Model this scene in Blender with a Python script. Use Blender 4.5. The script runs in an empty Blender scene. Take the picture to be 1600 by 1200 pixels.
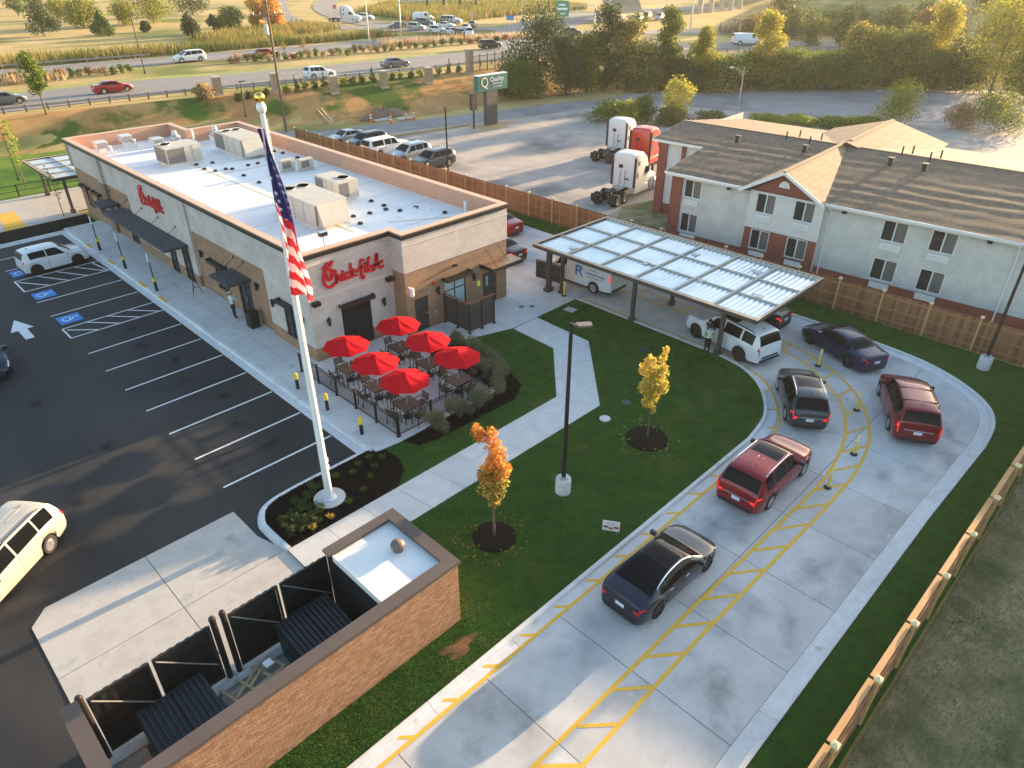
import bpy, bmesh, math, random
import numpy as np
from mathutils import Vector, Matrix
random.seed(7); RNG = np.random.default_rng(7)
S = bpy.context.scene
COL = S.collection
R = math.radians

# ---------------------------------------------------------------- camera
CAM_H = 18.5
FPX, PITCH, ROLL, YAW = 1094.4, R(31.63), R(.13), R(44.68)
cF = Vector((math.cos(PITCH)*math.cos(YAW), math.cos(PITCH)*math.sin(YAW), -math.sin(PITCH)))
cR = cF.cross(Vector((0, 0, 1))).normalized(); cU = cR.cross(cF)
cR, cU = cR*math.cos(ROLL)+cU*math.sin(ROLL), cU*math.cos(ROLL)-cR*math.sin(ROLL)
cam = bpy.data.objects.new('camera', bpy.data.cameras.new('camera')); COL.objects.link(cam)
cam.data.sensor_width = 36; cam.data.lens = 36*FPX/1600
cam.data.clip_start = .5; cam.data.clip_end = 4000
mw = Matrix((cR, cU, -cF)).transposed().to_4x4(); mw.translation = (0, 0, CAM_H)
cam.matrix_world = mw
S.camera = cam
# a photograph pixel (1600 x 1200) as a point on the level z
def G(px, py, z=0.):
    d = cF+cR*((px-800)/FPX)-cU*((py-600)/FPX)
    t = (z-CAM_H)/d.z
    return Vector((d.x*t, d.y*t, z))

# ---------------------------------------------------------------- light
SUN_EL, SUN_AZ = 8.6, -4.0           # degrees; azimuth measured from +X
S.world = bpy.data.worlds.new('World'); S.world.use_nodes = True
wn = S.world.node_tree.nodes; wl = S.world.node_tree.links
bg = wn['Background']; sky = wn.new('ShaderNodeTexSky'); sky.sky_type = 'NISHITA'
sky.sun_disc = False; sky.sun_elevation = R(SUN_EL); sky.sun_rotation = R(90-SUN_AZ)
sky.air_density = 1.0; sky.dust_density = 1.3; sky.ozone_density = 1.2
wl.new(sky.outputs[0], bg.inputs[0]); bg.inputs[1].default_value = .15
sl = bpy.data.lights.new('sun', 'SUN'); sl.energy = 5.0; sl.angle = R(.6); sl.color = (1., .70, .40)
so = bpy.data.objects.new('sun', sl); COL.objects.link(so)
sd = Vector((math.cos(R(SUN_EL))*math.cos(R(SUN_AZ)), math.cos(R(SUN_EL))*math.sin(R(SUN_AZ)), math.sin(R(SUN_EL))))
so.rotation_euler = (-sd).to_track_quat('-Z', 'Y').to_euler()
S.view_settings.view_transform = 'Standard'; S.view_settings.look = 'None'
S.view_settings.gamma = 1; S.view_settings.use_curve_mapping = False
S.view_settings.exposure = 2.0
S.render.engine = 'CYCLES'
S.cycles.use_denoising = True
S.cycles.max_bounces = 6; S.cycles.transparent_max_bounces = 8
S.cycles.sample_clamp_indirect = 6

# ---------------------------------------------------------------- materials
MATS = {}
def _n(nt, kind, **kw):
    n = nt.nodes.new(kind)
    for k, v in kw.items():
        if k in n.inputs: n.inputs[k].default_value = v
        else: setattr(n, k, v)
    return n
def c4(c): return (c[0], c[1], c[2], 1)
def M(name, c1, c2=None, rough=.6, metal=0., scale=3., detail=5., bump=0., bscale=30., coat=0., spec=.5, stretch=None, lo=.35, hi=.65, c3=None, scale3=.5, lo3=.5, hi3=.7, isl=0., trans=None, emit=None, alpha=None, orand=0.):
    if name in MATS: return MATS[name]
    m = bpy.data.materials.new(name); m.use_nodes = True; MATS[name] = m
    nt = m.node_tree; L = nt.links; b = nt.nodes['Principled BSDF']
    b.inputs['Base Color'].default_value = c4(c1); b.inputs['Roughness'].default_value = rough
    b.inputs['Metallic'].default_value = metal; b.inputs['Coat Weight'].default_value = coat
    b.inputs['Specular IOR Level'].default_value = spec
    b.inputs['Coat Roughness'].default_value = .05
    out = None
    geo = _n(nt, 'ShaderNodeNewGeometry'); vec = geo.outputs['Position']
    if stretch:
        mp = _n(nt, 'ShaderNodeMapping'); mp.inputs['Scale'].default_value = stretch
        L.new(vec, mp.inputs['Vector']); vec = mp.outputs[0]
    if c2 is not None:
        nz = _n(nt, 'ShaderNodeTexNoise', Scale=scale, Detail=detail, Roughness=.62); L.new(vec, nz.inputs['Vector'])
        rp = _n(nt, 'ShaderNodeMapRange'); rp.inputs[1].default_value = lo; rp.inputs[2].default_value = hi; L.new(nz.outputs['Fac'], rp.inputs[0])
        fac = rp.outputs[0]
        if isl:
            ad = _n(nt, 'ShaderNodeMath', operation='MULTIPLY_ADD'); ad.inputs[1].default_value = isl; L.new(geo.outputs['Random Per Island'], ad.inputs[0])
            mu = _n(nt, 'ShaderNodeMath', operation='MULTIPLY'); mu.inputs[1].default_value = 1-isl; L.new(fac, mu.inputs[0]); L.new(mu.outputs[0], ad.inputs[2]); fac = ad.outputs[0]
        mx = _n(nt, 'ShaderNodeMix', data_type='RGBA'); mx.inputs[6].default_value = c4(c1); mx.inputs[7].default_value = c4(c2)
        L.new(fac, mx.inputs[0]); out = mx.outputs[2]
        if c3 is not None:
            n3 = _n(nt, 'ShaderNodeTexNoise', Scale=scale3, Detail=4., Roughness=.6); L.new(vec, n3.inputs['Vector'])
            r3 = _n(nt, 'ShaderNodeMapRange'); r3.inputs[1].default_value = lo3; r3.inputs[2].default_value = hi3; L.new(n3.outputs['Fac'], r3.inputs[0])
            m3 = _n(nt, 'ShaderNodeMix', data_type='RGBA'); L.new(out, m3.inputs[6]); m3.inputs[7].default_value = c4(c3); L.new(r3.outputs[0], m3.inputs[0]); out = m3.outputs[2]
        if orand:
            oi = _n(nt, 'ShaderNodeObjectInfo'); hv = _n(nt, 'ShaderNodeHueSaturation'); ro = _n(nt, 'ShaderNodeMapRange'); ro.inputs[3].default_value = 1-orand; ro.inputs[4].default_value = 1+orand
            L.new(oi.outputs['Random'], ro.inputs[0]); L.new(ro.outputs[0], hv.inputs['Value']); L.new(out, hv.inputs['Color']); out = hv.outputs[0]
        L.new(out, b.inputs['Base Color'])
    if bump:
        nb = _n(nt, 'ShaderNodeTexNoise', Scale=bscale, Detail=6., Roughness=.65); L.new(vec, nb.inputs['Vector'])
        bp = _n(nt, 'ShaderNodeBump'); bp.inputs['Strength'].default_value = min(1, bump); bp.inputs['Distance'].default_value = .02*max(1, bump)
        L.new(nb.outputs['Fac'], bp.inputs['Height']); L.new(bp.outputs[0], b.inputs['Normal'])
    if trans:
        tb = _n(nt, 'ShaderNodeBsdfTranslucent'); ms = _n(nt, 'ShaderNodeMixShader'); ms.inputs[0].default_value = trans
        if out: L.new(out, tb.inputs[0])
        else: tb.inputs[0].default_value = c4(c1)
        L.new(b.outputs[0], ms.inputs[1]); L.new(tb.outputs[0], ms.inputs[2])
        L.new(ms.outputs[0], nt.nodes['Material Output'].inputs[0])
    if emit:
        b.inputs['Emission Color'].default_value = c4(emit[0]); b.inputs['Emission Strength'].default_value = emit[1]
    if alpha is not None: b.inputs['Alpha'].default_value = alpha
    return m
def brickmat(name, c1, c2, mortar, bw=.2, bh=.068, ms=.009, rough=.85, off=.5, var=.0, bump=.35, axis='wall', stain=None):
    """courses laid out from world position; 'wall': along (x+y, z); 'roof': along (y, x)"""
    if name in MATS: return MATS[name]
    m = bpy.data.materials.new(name); m.use_nodes = True; MATS[name] = m
    nt = m.node_tree; L = nt.links; b = nt.nodes['Principled BSDF']; b.inputs['Roughness'].default_value = rough
    geo = _n(nt, 'ShaderNodeNewGeometry'); sp = _n(nt, 'ShaderNodeSeparateXYZ'); L.new(geo.outputs['Position'], sp.inputs[0])
    cb = _n(nt, 'ShaderNodeCombineXYZ')
    if axis == 'wall':
        ad = _n(nt, 'ShaderNodeMath', operation='ADD'); L.new(sp.outputs[0], ad.inputs[0]); L.new(sp.outputs[1], ad.inputs[1])
        L.new(ad.outputs[0], cb.inputs[0]); L.new(sp.outputs[2], cb.inputs[1])
    else:
        L.new(sp.outputs[1], cb.inputs[0]); L.new(sp.outputs[0], cb.inputs[1])
    br = _n(nt, 'ShaderNodeTexBrick', offset=off)
    br.inputs['Color1'].default_value = c4(c1); br.inputs['Color2'].default_value = c4(c2); br.inputs['Mortar'].default_value = c4(mortar)
    br.inputs['Scale'].default_value = 1; br.inputs['Brick Width'].default_value = bw; br.inputs['Row Height'].default_value = bh
    br.inputs['Mortar Size'].default_value = ms; br.inputs['Mortar Smooth'].default_value = .3
    L.new(cb.outputs[0], br.inputs['Vector'])
    nz = _n(nt, 'ShaderNodeTexNoise', Scale=.9, Detail=6., Roughness=.6); L.new(geo.outputs['Position'], nz.inputs['Vector'])
    hs = _n(nt, 'ShaderNodeHueSaturation'); L.new(br.outputs['Color'], hs.inputs['Color'])
    rp = _n(nt, 'ShaderNodeMapRange'); rp.inputs[1].default_value = .25; rp.inputs[2].default_value = .75; rp.inputs[3].default_value = .82; rp.inputs[4].default_value = 1.15
    L.new(nz.outputs['Fac'], rp.inputs[0]); L.new(rp.outputs[0], hs.inputs['Value']); L.new(hs.outputs[0], b.inputs['Base Color'])
    bp = _n(nt, 'ShaderNodeBump', invert=True); bp.inputs['Strength'].default_value = bump; bp.inputs['Distance'].default_value = .01
    L.new(br.outputs['Fac'], bp.inputs['Height']); L.new(bp.outputs[0], b.inputs['Normal'])
    return m

# ---------------------------------------------------------------- mesh builder
class MB:
    def __init__(s): s.v = []; s.f = []; s.mi = []
    def add(s, vs, fs, mi=0):
        o = len(s.v); s.v += [tuple(p) for p in vs]; s.f += [tuple(i+o for i in f) for f in fs]; s.mi += [mi]*len(fs); return s
    def box(s, x0, x1, y0, y1, z0, z1, mi=0, M_=None):
        vs = [Vector((x, y, z)) for x in (x0, x1) for y in (y0, y1) for z in (z0, z1)]
        if M_ is not None: vs = [M_ @ p for p in vs]
        return s.add(vs, [(0, 1, 3, 2), (4, 6, 7, 5), (0, 4, 5, 1), (2, 3, 7, 6), (0, 2, 6, 4), (1, 5, 7, 3)], mi)
    def bar(s, a, b, w, h=None, up=(0, 0, 1), mi=0):
        """a box from a to b with a w x h section"""
        h = h or w; a = Vector(a); b = Vector(b); d = (b-a).normalized(); u = Vector(up)
        if abs(d.dot(u)) > .98: u = Vector((1, 0, 0))
        r = d.cross(u).normalized(); u = r.cross(d)
        vs = [p+r*(i*w/2)+u*(j*h/2) for p in (a, b) for i in (-1, 1) for j in (-1, 1)]
        return s.add(vs, [(0, 1, 3, 2), (4, 6, 7, 5), (0, 4, 5, 1), (2, 3, 7, 6), (0, 2, 6, 4), (1, 5, 7, 3)], mi)
    def prism(s, poly, z0, z1, mi=0, bottom=False):
        n = len(poly)
        if sum(poly[i][0]*poly[(i+1) % n][1]-poly[(i+1) % n][0]*poly[i][1] for i in range(n)) < 0: poly = list(reversed(poly))
        vs = [(p[0], p[1], z0) for p in poly]+[(p[0], p[1], z1) for p in poly]
        fs = [tuple(range(n, 2*n))]+[(i, (i+1) % n, n+(i+1) % n, n+i) for i in range(n)]
        if bottom: fs.append(tuple(reversed(range(n))))
        return s.add(vs, fs, mi)
    def cyl(s, a, b, r0, r1=None, n=10, mi=0, caps=True):
        r1 = r0 if r1 is None else r1; a = Vector(a); b = Vector(b); d = (b-a).normalized()
        u = Vector((0, 0, 1)) if abs(d.z) < .9 else Vector((1, 0, 0)); x = d.cross(u).normalized(); y = d.cross(x)
        vs = []
        for p, r in ((a, r0), (b, r1)):
            for i in range(n):
                t = 2*math.pi*i/n; vs.append(p+x*(math.cos(t)*r)+y*(math.sin(t)*r))
        fs = [(i, (i+1) % n, n+(i+1) % n, n+i) for i in range(n)]
        if caps: fs += [tuple(reversed(range(n))), tuple(range(n, 2*n))]
        return s.add(vs, fs, mi)
    def tube(s, pts, r, n=6, mi=0):
        pts = [Vector(p) for p in pts]; k = len(pts); rr = r if isinstance(r, (list, tuple)) else [r]*k; vs = []
        for i, p in enumerate(pts):
            d = (pts[min(i+1, k-1)]-pts[max(i-1, 0)]).normalized()
            u = Vector((0, 0, 1)) if abs(d.z) < .9 else Vector((1, 0, 0)); x = d.cross(u).normalized(); y = d.cross(x)
            for j in range(n):
                t = 2*math.pi*j/n; vs.append(p+x*(math.cos(t)*rr[i])+y*(math.sin(t)*rr[i]))
        fs = [(i*n+j, i*n+(j+1) % n, (i+1)*n+(j+1) % n, (i+1)*n+j) for i in range(k-1) for j in range(n)]
        fs += [tuple(reversed(range(n))), tuple(range((k-1)*n, k*n))]
        return s.add(vs, fs, mi)
    def lathe(s, prof, c=(0, 0, 0), n=20, axis='z', mi=0, caps=True):
        vs = []; k = len(prof); c = Vector(c)
        for r, z in prof:
            for j in range(n):
                t = 2*math.pi*j/n; p = (math.cos(t)*r, math.sin(t)*r, z)
                if axis == 'y': p = (p[0], p[2], p[1])
                elif axis == 'x': p = (p[2], p[0], p[1])
                vs.append(c+Vector(p))
        fs = [(i*n+j, i*n+(j+1) % n, (i+1)*n+(j+1) % n, (i+1)*n+j) for i in range(k-1) for j in range(n)]
        if caps and prof[0][0] > 1e-4: fs.append(tuple(reversed(range(n))))
        if caps and prof[-1][0] > 1e-4: fs.append(tuple(range((k-1)*n, k*n)))
        return s.add(vs, fs, mi)
    def grid(s, P, mi=0, wrap=False):
        """P: rows of points"""
        r = len(P); c = len(P[0]); vs = [p for row in P for p in row]
        fs = [(i*c+j, i*c+j+1, (i+1)*c+j+1, (i+1)*c+j) for i in range(r-1) for j in range(c-1)]
        return s.add(vs, fs, mi)
    def xf(s, mat): s.v = [tuple(mat @ Vector(p)) for p in s.v]; return s
    def mesh(s, name, mats, smooth=False, fix=True):
        me = bpy.data.meshes.new(name); me.from_pydata(s.v, [], s.f)
        for m in (mats if isinstance(mats, (list, tuple)) else [mats]): me.materials.append(m)
        if any(s.mi): me.polygons.foreach_set('material_index', s.mi)
        if fix:
            bm = bmesh.new(); bm.from_mesh(me); bmesh.ops.recalc_face_normals(bm, faces=bm.faces); bm.to_mesh(me); bm.free()
        if smooth:
            me.polygons.foreach_set('use_smooth', [True]*len(me.polygons))
            if smooth is not True: me.set_sharp_from_angle(angle=R(smooth))
        me.update(); return me
    def build(s, name, mats, parent=None, smooth=False, **kw):
        return link(name, s.mesh(name, mats, smooth), parent, **kw)
def link(name, me, parent=None, label=None, cat=None, group=None, kind=None, loc=None, rz=None):
    o = bpy.data.objects.new(name, me); COL.objects.link(o)
    if parent: o.parent = parent
    if loc is not None: o.location = loc
    if rz is not None: o.rotation_euler = (0, 0, rz)
    if label: o['label'] = label
    if cat: o['category'] = cat
    if group: o['group'] = group
    if kind: o['kind'] = kind
    return o
def thing(name, label, cat, loc=(0, 0, 0), rz=0., group=None): return link(name, None, None, label, cat, group, None, loc, rz)
def bmbox(x0, x1, y0, y1, z0, z1, name, mat, parent, bev=.0, **kw):
    o = MB().box(x0, x1, y0, y1, z0, z1)
    me = o.mesh(name, mat)
    if bev:
        bm = bmesh.new(); bm.from_mesh(me); bmesh.ops.bevel(bm, geom=bm.edges[:], offset=bev, segments=2, affect='EDGES', profile=.7); bm.to_mesh(me); bm.free()
    return link(name, me, parent, **kw)
ORD = 'first second third fourth fifth sixth seventh eighth ninth tenth eleventh twelfth thirteenth fourteenth fifteenth sixteenth seventeenth eighteenth nineteenth twentieth'.split()
ORD += ['twenty-'+o for o in ORD[:9]]+['thirtieth']+['thirty-'+o for o in ORD[:9]]
COUNT = {}
def nth(key):
    COUNT[key] = COUNT.get(key, 0)+1; return ORD[COUNT[key]-1]
def copy_tree(o, parent=None):
    c = o.copy(); COL.objects.link(c); c.parent = parent
    for ch in list(o.children): copy_tree(ch, c)
    return c
def npmesh(name, V, F, mats, smooth=False):
    """fast mesh from numpy arrays; F has one row of indices per face"""
    me = bpy.data.meshes.new(name); n, k = F.shape
    me.vertices.add(len(V)); me.vertices.foreach_set('co', np.asarray(V, np.float32).ravel())
    me.loops.add(n*k); me.loops.foreach_set('vertex_index', F.ravel().astype(np.int32))
    me.polygons.add(n); me.polygons.foreach_set('loop_start', (np.arange(n)*k).astype(np.int32))
    if smooth: me.polygons.foreach_set('use_smooth', [True]*n)
    for m in (mats if isinstance(mats, (list, tuple)) else [mats]): me.materials.append(m)
    me.update(calc_edges=True); return me
def text_mb(txt, size, mat_name=None, depth=.01):
    cu = bpy.data.curves.new('lettering', 'FONT'); cu.body = txt; cu.size = size; cu.extrude = depth; cu.align_x = 'LEFT'; cu.resolution_u = 3
    o = bpy.data.objects.new('lettering', cu); COL.objects.link(o)
    dg = bpy.context.evaluated_depsgraph_get(); me = bpy.data.meshes.new_from_object(o.evaluated_get(dg))
    bpy.data.objects.remove(o); bpy.data.curves.remove(cu); return me
def text(txt, size, mat, parent, mat4, name='lettering', depth=.01, fitw=None):
    me = text_mb(txt, size, depth=depth); me.name = name; me.materials.clear(); me.materials.append(mat)
    xs = [v.co.x for v in me.vertices]; w = max(xs)-min(xs)
    if fitw: me.transform(Matrix.Diagonal((fitw/w, 1, 1, 1)))
    me.transform(mat4); return link(name, me, parent)
def clip(poly, n, d):
    """keep the part of poly where n.p <= d"""
    out = []
    for i in range(len(poly)):
        a = poly[i]; b = poly[(i+1) % len(poly)]
        da = n[0]*a[0]+n[1]*a[1]-d; db = n[0]*b[0]+n[1]*b[1]-d
        if da <= 0: out.append(a)
        if (da < 0) != (db < 0) and da != db:
            t = da/(da-db); out.append((a[0]+(b[0]-a[0])*t, a[1]+(b[1]-a[1])*t))
    return out
def area(p): return .5*sum(p[i][0]*p[(i+1) % len(p)][1]-p[(i+1) % len(p)][0]*p[i][1] for i in range(len(p)))
def arc(cx, cy, r, a0, a1, n=12): return [(cx+r*math.cos(R(a0+(a1-a0)*i/n)), cy+r*math.sin(R(a0+(a1-a0)*i/n))) for i in range(n+1)]
def offset_line(pl, d):
    """open polyline moved d to its left"""
    out = []
    for i, p in enumerate(pl):
        a = Vector(pl[max(i-1, 0)][:2]); b = Vector(pl[min(i+1, len(pl)-1)][:2]); t = (b-a).normalized()
        out.append((p[0]-t.y*d, p[1]+t.x*d))
    return out
def smooth_line(pl, n=6):
    """Catmull-Rom through the points"""
    out = []; k = len(pl)
    for i in range(k-1):
        p = [Vector(pl[max(0, min(k-1, j))][:2]) for j in (i-1, i, i+1, i+2)]
        for q in range(n):
            t = q/n; out.append(tuple(.5*((2*p[1])+(p[2]-p[0])*t+(2*p[0]-5*p[1]+4*p[2]-p[3])*t*t+(3*p[1]-p[0]-3*p[2]+p[3])*t**3)))
    return out+[tuple(pl[-1][:2])]
def strip(mb, pl, w, z, mi=0, zf=None):
    """flat band of width w along a polyline"""
    a = offset_line(pl, w/2); b = offset_line(pl, -w/2)
    h = zf or (lambda x, y: z)
    return mb.grid([[(p[0], p[1], h(*p[:2])) for p in b], [(p[0], p[1], h(*p[:2])) for p in a]], mi)
# ================================================================ the ground
CONC = M('concrete', (.43, .425, .41), (.54, .53, .51), rough=.85, scale=.8, detail=9, bump=.2, bscale=25, c3=(.31, .305, .295), scale3=.42, lo3=.53, hi3=.72, orand=.055)
CONC2 = M('walk_concrete', (.48, .475, .46), (.56, .555, .54), rough=.85, scale=1.6, detail=8, bump=.12, bscale=25, c3=(.33, .32, .31), scale3=.8, lo3=.58, hi3=.8, orand=.05)
PADC = M('pad_concrete', (.40, .37, .33), (.50, .47, .43), rough=.85, scale=.9, detail=9, bump=.12, bscale=25, c3=(.27, .26, .25), scale3=.9, lo3=.55, hi3=.75)
KERBC = M('kerb_concrete', (.53, .535, .53), (.62, .62, .615), rough=.85, scale=2.2, detail=8, bump=.15, bscale=30, c3=(.33, .32, .31), scale3=1.5, lo3=.6, hi3=.8, orand=.05)
JOINT = M('joint_dark', (.075, .07, .065), rough=.9)  # plain dark base colour seen in the gaps between slabs
ASPH = M('new_asphalt', (.011, .0112, .012), (.019, .0188, .019), rough=.82, scale=.6, detail=8, bump=.3, bscale=70, c3=(.040, .036, .032), scale3=.22, lo3=.42, hi3=.72, stretch=(1, .45, 1))  # paler patches: tyre tracks, and patchy sunlight put into the colour
OLDASPH = M('worn_lot', (.30, .265, .235), (.40, .35, .31), rough=.9, scale=.5, detail=9, bump=.2, bscale=20, c3=(.15, .145, .145), scale3=.12, lo3=.52, hi3=.68)
OLDASPH2 = M('grey_lot', (.20, .20, .205), (.27, .265, .265), rough=.9, scale=.35, detail=9, bump=.2, bscale=20, c3=(.14, .14, .145), scale3=.1, lo3=.5, hi3=.7)
ROADM = M('highway_asphalt', (.19, .175, .168), (.225, .21, .2), rough=.88, scale=.3, detail=7, c3=(.16, .15, .145), scale3=.08, stretch=(.15, 1.4, 1))
LAWN = M('lawn_soil', (.028, .07, .012), (.05, .11, .02), rough=1, scale=2.5, detail=8, bump=.7, bscale=60, c3=(.05, .075, .02), scale3=.7, lo3=.58, hi3=.75, spec=.1)
BLADE = M('lawn_blade', (.040, .100, .020), (.16, .27, .065), rough=.85, scale=1.3, detail=8, isl=.5, trans=.3, spec=.15, c3=(.26, .24, .085), scale3=.55, lo3=.52, hi3=.78)
DRYM = M('dry_grass', (.15, .145, .07), (.34, .28, .165), rough=1, scale=.9, detail=10, bump=.8, bscale=25, c3=(.08, .11, .04), scale3=.35, lo3=.48, hi3=.68, spec=.1)
DRYB = M('dry_blade', (.18, .17, .08), (.42, .35, .21), rough=.9, scale=.8, detail=6, isl=.5, trans=.2, spec=.1, c3=(.09, .13, .04), scale3=.4, lo3=.5, hi3=.68)
MULCH = M('mulch', (.006, .005, .0045), (.018, .013, .010), rough=1, scale=14, detail=8, bump=1.2, bscale=45, spec=.15)
BARK = M('mulch_chip', (.008, .006, .005), (.032, .022, .016), rough=1, scale=3, isl=.8, spec=.15)
YEL = M('yellow_paint', (.74, .42, .03), (.64, .37, .04), rough=.75, scale=6, detail=8, c3=(.45, .33, .16), scale3=9, lo3=.6, hi3=.75)
WHT = M('white_paint', (.70, .70, .70), (.62, .62, .62), rough=.75, scale=6, detail=8, c3=(.4, .4, .4), scale3=11, lo3=.62, hi3=.75)
BLU = M('blue_paint', (.03, .23, .62), (.03, .2, .55), rough=.7, scale=5)

def terrain_field():
    g = M('terrain_grass', (.38, .285, .11), (.52, .38, .165), rough=1, scale=.07, detail=9, bump=.6, bscale=2.5, c3=(.16, .18, .05), scale3=.03, lo3=.50, hi3=.62, spec=.1)
    return g
TOE = ([-400, 15, 42, 52, 64, 76, 90, 100, 123, 143, 180, 260], [92, 92, 86, 79.5, 77, 77, 74, 69, 50, 27, -12, -100])
TOP = ([-400, 19, 47, 66, 82, 95, 110, 130, 150, 190, 270], [98.5, 97, 92.5, 89, 87, 84, 76, 59, 37, 0, -80])
def hz(x, y):
    a = np.interp(x, *TOE); b = np.interp(x, *TOP); t = np.clip((y-a)/(b-a), 0, 1); z = 3*t*t*(3-2*t)
    # bank under the far overpass, to the right of the cross road
    d = (x-172)-np.clip((y-92)*1.6, 0, 400)+np.clip((40-y)*.25, 0, 60)*-1; t = np.clip(d/75, 0, 1)
    return z+11*t*t*(3-2*t)
xs = np.unique(np.concatenate([np.linspace(-700, -60, 14), np.linspace(-60, 240, 151), np.linspace(240, 3000, 24)]))
ys = np.unique(np.concatenate([np.linspace(-700, -20, 12), np.linspace(-20, 190, 106), np.linspace(190, 3000, 26)]))
XX, YY = np.meshgrid(xs, ys); ZZ = hz(XX, YY)-.05
V = np.stack([XX, YY, ZZ], -1).reshape(-1, 3); ny, nx = XX.shape
ii, jj = np.meshgrid(np.arange(ny-1), np.arange(nx-1), indexing='ij'); q = (ii*nx+jj).ravel()
link('ground', npmesh('ground', V, np.stack([q, q+1, q+nx+1, q+nx], 1), terrain_field(), True), kind='structure')
def h1(x, y): return float(hz(np.float64(x), np.float64(y)))

def inside(P, poly):
    x, y = P[:, 0], P[:, 1]; r = np.zeros(len(P), bool); n = len(poly)
    for i in range(n):
        x0, y0 = poly[i][:2]; x1, y1 = poly[(i+1) % n][:2]
        c = (y0 > y) != (y1 > y)
        with np.errstate(divide='ignore', invalid='ignore'): r ^= c & (x < (x1-x0)*(y-y0)/(y1-y0+1e-12)+x0)
    return r
def blades(name, poly, dens, h, w, z, mat, label=None, holes=(), zf=None, lean=.5):
    p = np.array([q[:2] for q in poly]); lo = p.min(0); hi = p.max(0); n = int((hi-lo).prod()*dens)
    P = RNG.random((n, 2))*(hi-lo)+lo; k = inside(P, poly)
    for hl in holes:
        k &= ~inside(P, hl) if not (len(hl) == 3 and not hasattr(hl[0], '__len__')) else ((P[:, 0]-hl[0])**2+(P[:, 1]-hl[1])**2 > hl[2]**2)
    P = P[k]; n = len(P); a = RNG.random(n)*6.283; hh = h*(.55+.7*RNG.random(n)); ww = w*(.6+.8*RNG.random(n)); l = lean*hh*(RNG.random(n)-.1); a2 = RNG.random(n)*6.283
    z0 = np.full(n, z) if zf is None else zf(P[:, 0], P[:, 1])
    B = np.column_stack([P, z0-.01]); d = np.column_stack([np.cos(a), np.sin(a), np.zeros(n)])*ww[:, None]/2
    T = B+np.column_stack([np.cos(a2)*l, np.sin(a2)*l, hh])
    V = np.stack([B-d, B+d, T], 1).reshape(-1, 3); F = np.arange(3*n).reshape(-1, 3)
    return link(name, npmesh(name, V, F, mat), label=label, cat='grass' if label else None, kind='stuff')

# --- asphalt car park
MB().prism([(-45, 4), (1.5, 4), (1.5, 15.6), (12.6, 15.6), (12.6, 61.3), (-45, 61.0)], -.04, .004).build('car_park', ASPH, kind='structure')
# --- drive lane: dark base sheet with one slab object per pour
LK = [(-6, 10.45), (4.0, 10.45), (25.4, 10.35), (27.6, 10.75), (29.5, 11.9), (30.7, 13.4), (31.15, 15.2), (31.2, 17.5), (31.25, 25.3)]
LKs = [LK[0], LK[1]]+smooth_line(LK[2:], 5)
RK = [(-6, 2.95), (12, 2.95), (25.6, 2.8), (32.2, 2.6), (34.4, 2.8), (36.0, 3.5), (37.3, 4.9), (38.3, 7.0), (38.7, 9.6), (38.85, 13), (38.9, 20), (38.9, 64)]
RKs = [RK[0], RK[1], RK[2]]+smooth_line(RK[3:10], 5)+RK[10:]
lane_poly = LKs+[(28.75, 25.35), (28.75, 64)]+list(reversed(RKs))
MB().prism(lane_poly, -.05, -.012).build('drive_lane', JOINT, kind='structure')
lane = bpy.data.objects['drive_lane']
def slabs(poly, xsplit, ysplit, z0, z1, mat, parent, gap=.012, name='slab'):
    k = 0
    for i in range(len(xsplit)-1):
        for j in range(len(ysplit)-1):
            p = clip(clip(clip(clip(poly, (1, 0), xsplit[i+1]-gap), (-1, 0), -xsplit[i]-gap), (0, 1), ysplit[j+1]-gap), (0, -1), -ysplit[j]-gap)
            q = []
            for a in p:
                if not q or (a[0]-q[-1][0])**2+(a[1]-q[-1][1])**2 > 1e-6: q.append(a)
            if len(q) > 2 and abs(area(q)) > .05:
                MB().prism(q, z0, z1).build(name, mat, parent); k += 1
    return k
PAN = .62
inner = offset_line(LKs, -PAN)+[(29.2, 25.35), (29.2, 64)]+list(reversed(offset_line(RKs, PAN)))
tx = [5.6+3.28*i for i in range(-4, 11)]
lower = clip(inner, (0, 1), 12.6); upper = clip(inner, (0, -1), -12.6)
slabs(lower, tx, [-5, 6.97, 12.61], -.04, .004, CONC, lane)
slabs(upper, [28, 31.9, 35.3, 40], [12.59]+[12.6+3.7*i for i in range(1, 14)]+[66], -.04, .004, CONC, lane)
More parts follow.
